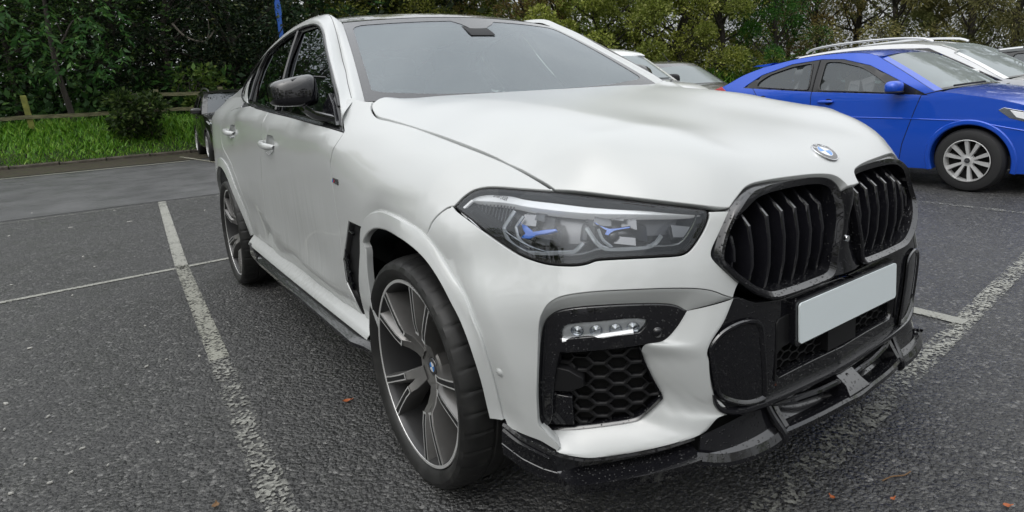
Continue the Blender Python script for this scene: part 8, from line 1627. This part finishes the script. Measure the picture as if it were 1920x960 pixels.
b=MB();z=topz(va,-1.25);b.tube([(-1.25,-.12,z),(-1.42,-.14,z+.20)],[.010,.005],6);b.lathe([(.03,-.01),(.025,.015),(.001,.02)],10,'z',(-1.25,-.12,z));b.build('roof_aerial',BP,va.root)
b=MB();b.tube(crom([(-.24,-.60,1.285),(-.20,-.1,1.295),(-.24,.5,1.285)],10),.010,5);b.build('wiper',BM,va.root)
m_=mat('letter_red',(.45,.10,.12),.5)
for tx,sz,x,y in (('VAN HIRE',.085,.12,.12),('SALES & SERVICE',.05,.30,.12)):
    pass
for k,(x,y,wd_,hh) in enumerate(((.02,.05,.16,.035),(.02,.30,.22,.03),(.14,.1,.36,.028),(.14,.42,.12,.028),(.25,.2,.5,.022))):
    # illegible rows of small red print on the bonnet
    b=MB();n_=int(wd_/.035)
    for i in range(n_):
        yy_=y-.25-wd_/2+i*.035;x_=x-.1;zz_=topz(va,x_)-va.crown*abs(yy_/.88)**2.6+.004;b.add([(x_-hh/2,yy_,zz_+.004),(x_+hh/2,yy_,zz_-.006),(x_+hh/2,yy_+.018,zz_-.006),(x_-hh/2,yy_+.018,zz_+.004)],[(0,1,2,3)])
    b.build('bonnet_print',m_,va.root,smooth=False)
for y in (-.45,.42):
    b=MB().lathe([(.02,0),(.015,.012),(.001,.014)],8,'z',(-.12,y,topz(va,-.12)-.004));b.build('washer_jet',BM,va.root)
# ---- grey car beside the van
gc=Car('grey hatchback with a roof aerial parked beyond the white van','car','grey_hatchback',(-6.72,8.55,0),1.76,
 [('front_bumper',[(.74,.22),(.82,.48),(.76,.75)]),('hood',[(.76,.75),(.5,.95),(.1,1.08),(-.18,1.145)]),('windscreen',[(-.18,1.145),(-.48,1.34),(-.72,1.49),(-.80,1.535)]),('roof',[(-.80,1.535),(-.95,1.605),(-1.3,1.665),(-2.0,1.68),(-2.8,1.62),(-3.05,1.57)]),('rear_window',[(-3.05,1.57),(-3.3,1.25),(-3.36,1.08)]),('tailgate',[(-3.36,1.08),(-3.42,.75)]),('rear_bumper',[(-3.42,.75),(-3.45,.5),(-3.38,.25)])],
 [(.8,.9),(-.2,1.06),(-2.0,1.09),(-3.4,1.1)],'paint_grey',2.6,.315,.24,tum=.34).build()
gc.side([[(-.58,1.06),(-1.0,1.33),(-1.3,1.46),(-1.6,1.49),(-1.62,1.08)],[(-1.72,1.49),(-2.5,1.46),(-2.8,1.15),(-1.74,1.09)]],.36,seams=([(-1.66,1.5),(-1.68,.4)],)).wheels('plain').mirrors(-.62,1.1).cabin(-1.3,.6)
b=MB();z=topz(gc,-1.15);b.tube([(-1.15,0,z),(-1.34,-.02,z+.21)],[.010,.005],6);b.lathe([(.035,-.01),(.03,.02),(.001,.03)],10,'z',(-1.15,0,z));b.build('roof_aerial',BP,gc.root)
# ---- dark SUV nose-out at the verge, left
ds=Car('black SUV parked nose-out with its tail against the grass bank','car','dark_suv',(-14.25,1.32,0),1.84,
 [('front_bumper',[(.74,.26),(.82,.40),(.84,.55),(.82,.72)]),('hood',[(.82,.72),(.76,.90),(.55,1.00),(.1,1.07),(-.28,1.10)]),('windscreen',[(-.28,1.10),(-.62,1.30),(-.98,1.50),(-1.12,1.56)]),('roof',[(-1.12,1.56),(-1.6,1.63),(-2.2,1.645),(-2.9,1.61),(-3.4,1.55)]),('rear_window',[(-3.4,1.55),(-3.62,1.3),(-3.68,1.12)]),('tailgate',[(-3.68,1.12),(-3.74,.8)]),('rear_bumper',[(-3.74,.8),(-3.76,.5),(-3.7,.28)])],
 [(.9,.95),(-.3,1.03),(-2.0,1.08),(-3.7,1.15)],'paint_dark',2.67,.345,.28,tum=.32,rz=R(-2.5)).build(screen='car_glass_dark')
ds.side([[(-.62,1.06),(-1.0,1.30),(-1.4,1.46),(-1.72,1.495),(-1.75,1.1)],[(-1.83,1.495),(-2.65,1.47),(-2.68,1.14),(-1.86,1.11)]],.40,handles=((-1.6,.98),),seams=([(-1.78,1.5),(-1.8,.4)],[(-.58,1.04),(-.64,.4)]),glass='car_glass_dark',trim=[(-.42,1.03),(-.95,1.30),(-1.4,1.51),(-2.0,1.54),(-2.75,1.51),(-3.15,1.42),(-3.35,1.2),(-1.8,1.08)]).wheels('plain').mirrors(-.55,1.12).cabin(-1.4,.62)
for sd in (-1,1):
    b=MB();b.tube(crom([(-1.3,sd*.62,1.60),(-1.45,sd*.63,1.645),(-2.2,sd*.64,1.69),(-3.0,sd*.62,1.66),(-3.2,sd*.61,1.61)],24),.018,7);b.build('roof_rail',M['satin_silver'],ds.root)
def front_pt(c_,y,z,off=0.):
    """point on the nose of a car at lateral y, height z"""
    nose=c_.cl[:12+int(len(c_.cl)*.2)];i=int(np.argmin(abs(nose[:,1]-z)));p=c_.top(nose[i,0],nose[i,1],i,y/(c_.W/2));return np.array([p[0]+off,y,z])
def front_panel(c_,name,loop,m_,off=.01,dp=.04):
    A=[front_pt(c_,y,z,off) for y,z in loop];B=[a-[dp,0,0] for a in A];n_=len(A);b=MB().add(A+B,[tuple(range(n_))]+[(i,(i+1)%n_,n_+(i+1)%n_,n_+i) for i in range(n_)]);return b.build(name,M[m_],c_.root,smooth=False)
front_panel(ds,'grille',[(-.55,.86),(.55,.86),(.48,.62),(-.48,.62)],'black_plastic',.012)
for z in (.81,.74,.67):front_panel(ds,'grille_bar',[(-.53+.1*(.81-z),z+.014),(.53-.1*(.81-z),z+.014),(.53-.1*(.81-z),z-.014),(-.53+.1*(.81-z),z-.014)],'chrome',.028,.02)
front_panel(ds,'number_plate',[(-.26,.57),(.26,.57),(.26,.46),(-.26,.46)],'plate_white',.03,.02)
front_panel(ds,'lower_intake',[(-.62,.44),(.62,.44),(.5,.32),(-.5,.32)],'black_plastic',.012);front_panel(ds,'chrome_strip',[(-.60,.345),(.60,.345),(.55,.315),(-.55,.315)],'satin_silver',.03,.02)
for sd in (-1,1):
    lp=[(sd*.58,.875),(sd*.74,.90),(sd*.86,.925),(sd*.87,.865),(sd*.78,.80),(sd*.60,.80)]
    front_panel(ds,'headlamp',lp if sd>0 else lp[::-1],'lamp_chrome',.012,.05)
    b=MB();c_=front_pt(ds,sd*.70,.845,.02);b.lathe([(.001,.02),(.035,.012),(.045,.0),(.05,-.02)],16,'x',tuple(c_));b.build('projector',M['lamp_white'],ds.root)
    b=MB();c_=front_pt(ds,sd*.66,.52,.015);b.lathe([(.001,.012),(.04,.010),(.05,0),(.055,-.02)],14,'x',tuple(c_));b.build('fog_lamp',M['lamp_chrome'],ds.root)
    front_panel(ds,'bumper_trim',[(sd*.55,.42),(sd*.80,.47),(sd*.80,.435),(sd*.55,.385)] if sd>0 else [(sd*.80,.47),(sd*.55,.42),(sd*.55,.385),(sd*.80,.435)],'satin_silver',.02,.02)
ds.patch('headlamp_wrap',[(.74,.87),(.50,.935),(.22,.965),(.17,.945),(.30,.88),(.62,.81)],'lamp_chrome',.006);ds.patch('headlamp_glass',[(.66,.87),(.46,.915),(.30,.93),(.36,.89),(.58,.84)],'lamp_white',.010)
# ---- driver of the blue car
pn=empty('person','person in a grey top sitting in the blue car, head propped on a raised arm','person',(-2.12,5.60,.50))
def skin_body(name,verts,edges,radii,m_,parent,sub=2,root=0):
    me=bpy.data.meshes.new(name);me.from_pydata(verts,edges,[]);o=bpy.data.objects.new(name,me);link(o,parent);me.materials.append(m_)
    md=o.modifiers.new('skin','SKIN');md.use_smooth_shade=True;sv=me.skin_vertices[0].data
    for i,r_ in enumerate(radii):sv[i].radius=(r_,r_)
    sv[root].use_root=True;s2=o.modifiers.new('sub','SUBSURF');s2.levels=sub;s2.render_levels=sub;return o
mat('skin_tone',(.50,.31,.22),.55);mat('hair_brown',(.055,.035,.025),.7);mat('top_grey',(.16,.15,.15),.85)
# pelvis, spine, neck; thighs forward; near arm bent up to the head; far arm on the lap
Vb=[(0,0,.10),(-.06,0,.30),(-.11,0,.48),(-.09,0,.585),(.20,-.10,.14),(.45,-.11,.12),(.55,-.11,-.2),(.20,.10,.14),(.45,.11,.12),(.55,.11,-.2),(-.10,-.17,.51),(.00,-.24,.30),(-.10,.17,.51),(.03,.22,.26),(.25,.12,.24)]
Eb=[(0,1),(1,2),(2,3),(0,4),(4,5),(5,6),(0,7),(7,8),(8,9),(2,10),(10,11),(2,12),(12,13),(13,14)]
Rb=[.15,.145,.13,.055,.085,.065,.05,.085,.065,.05,.06,.045,.06,.045,.035]
skin_body('clothed_body',Vb,Eb,Rb,M['top_grey'],pn)
arm=skin_body('forearm',[(.00,-.24,.30),(-.005,-.20,.42),(-.02,-.14,.545),(-.02,-.125,.60),(-.045,-.115,.64),(.0,-.115,.645),(.02,-.12,.64)],[(0,1),(1,2),(2,3),(3,4),(3,5),(3,6)],[.042,.037,.028,.032,.010,.010,.010],M['skin_tone'],pn)
G=superell(-.035,-.02,.715,.095,.075,.12,.85,.9,14,20);hd=mesh('head',*grid_VF(G,closev=True),M['skin_tone'],pn)
for k,(dx,dy,dz,rx,ry,rz_) in enumerate(((.096,0,-.01,.020,.012,.022),(.085,-.03,.015,.010,.012,.008),(.085,.03,.015,.010,.012,.008),(.088,0,-.05,.010,.022,.006))):
    mesh(('nose','eye','eye','mouth')[k],*grid_VF(superell(-.035+dx,-.02+dy,.715+dz,rx,ry,rz_,.9,.9,6,10),closev=True),M['skin_tone'] if k in (0,) else M['hair_brown'] if k<3 else M['letter_red'],hd)
for sd in (-1,1):mesh('ear',*grid_VF(superell(-.04,-.02+sd*.078,.71,.018,.010,.03,.9,.9,6,10),closev=True),M['skin_tone'],hd)
mesh('hair',*grid_VF(superell(-.060,-.02,.745,.105,.086,.112,.8,.9,12,18),closev=True),M['hair_brown'],hd)
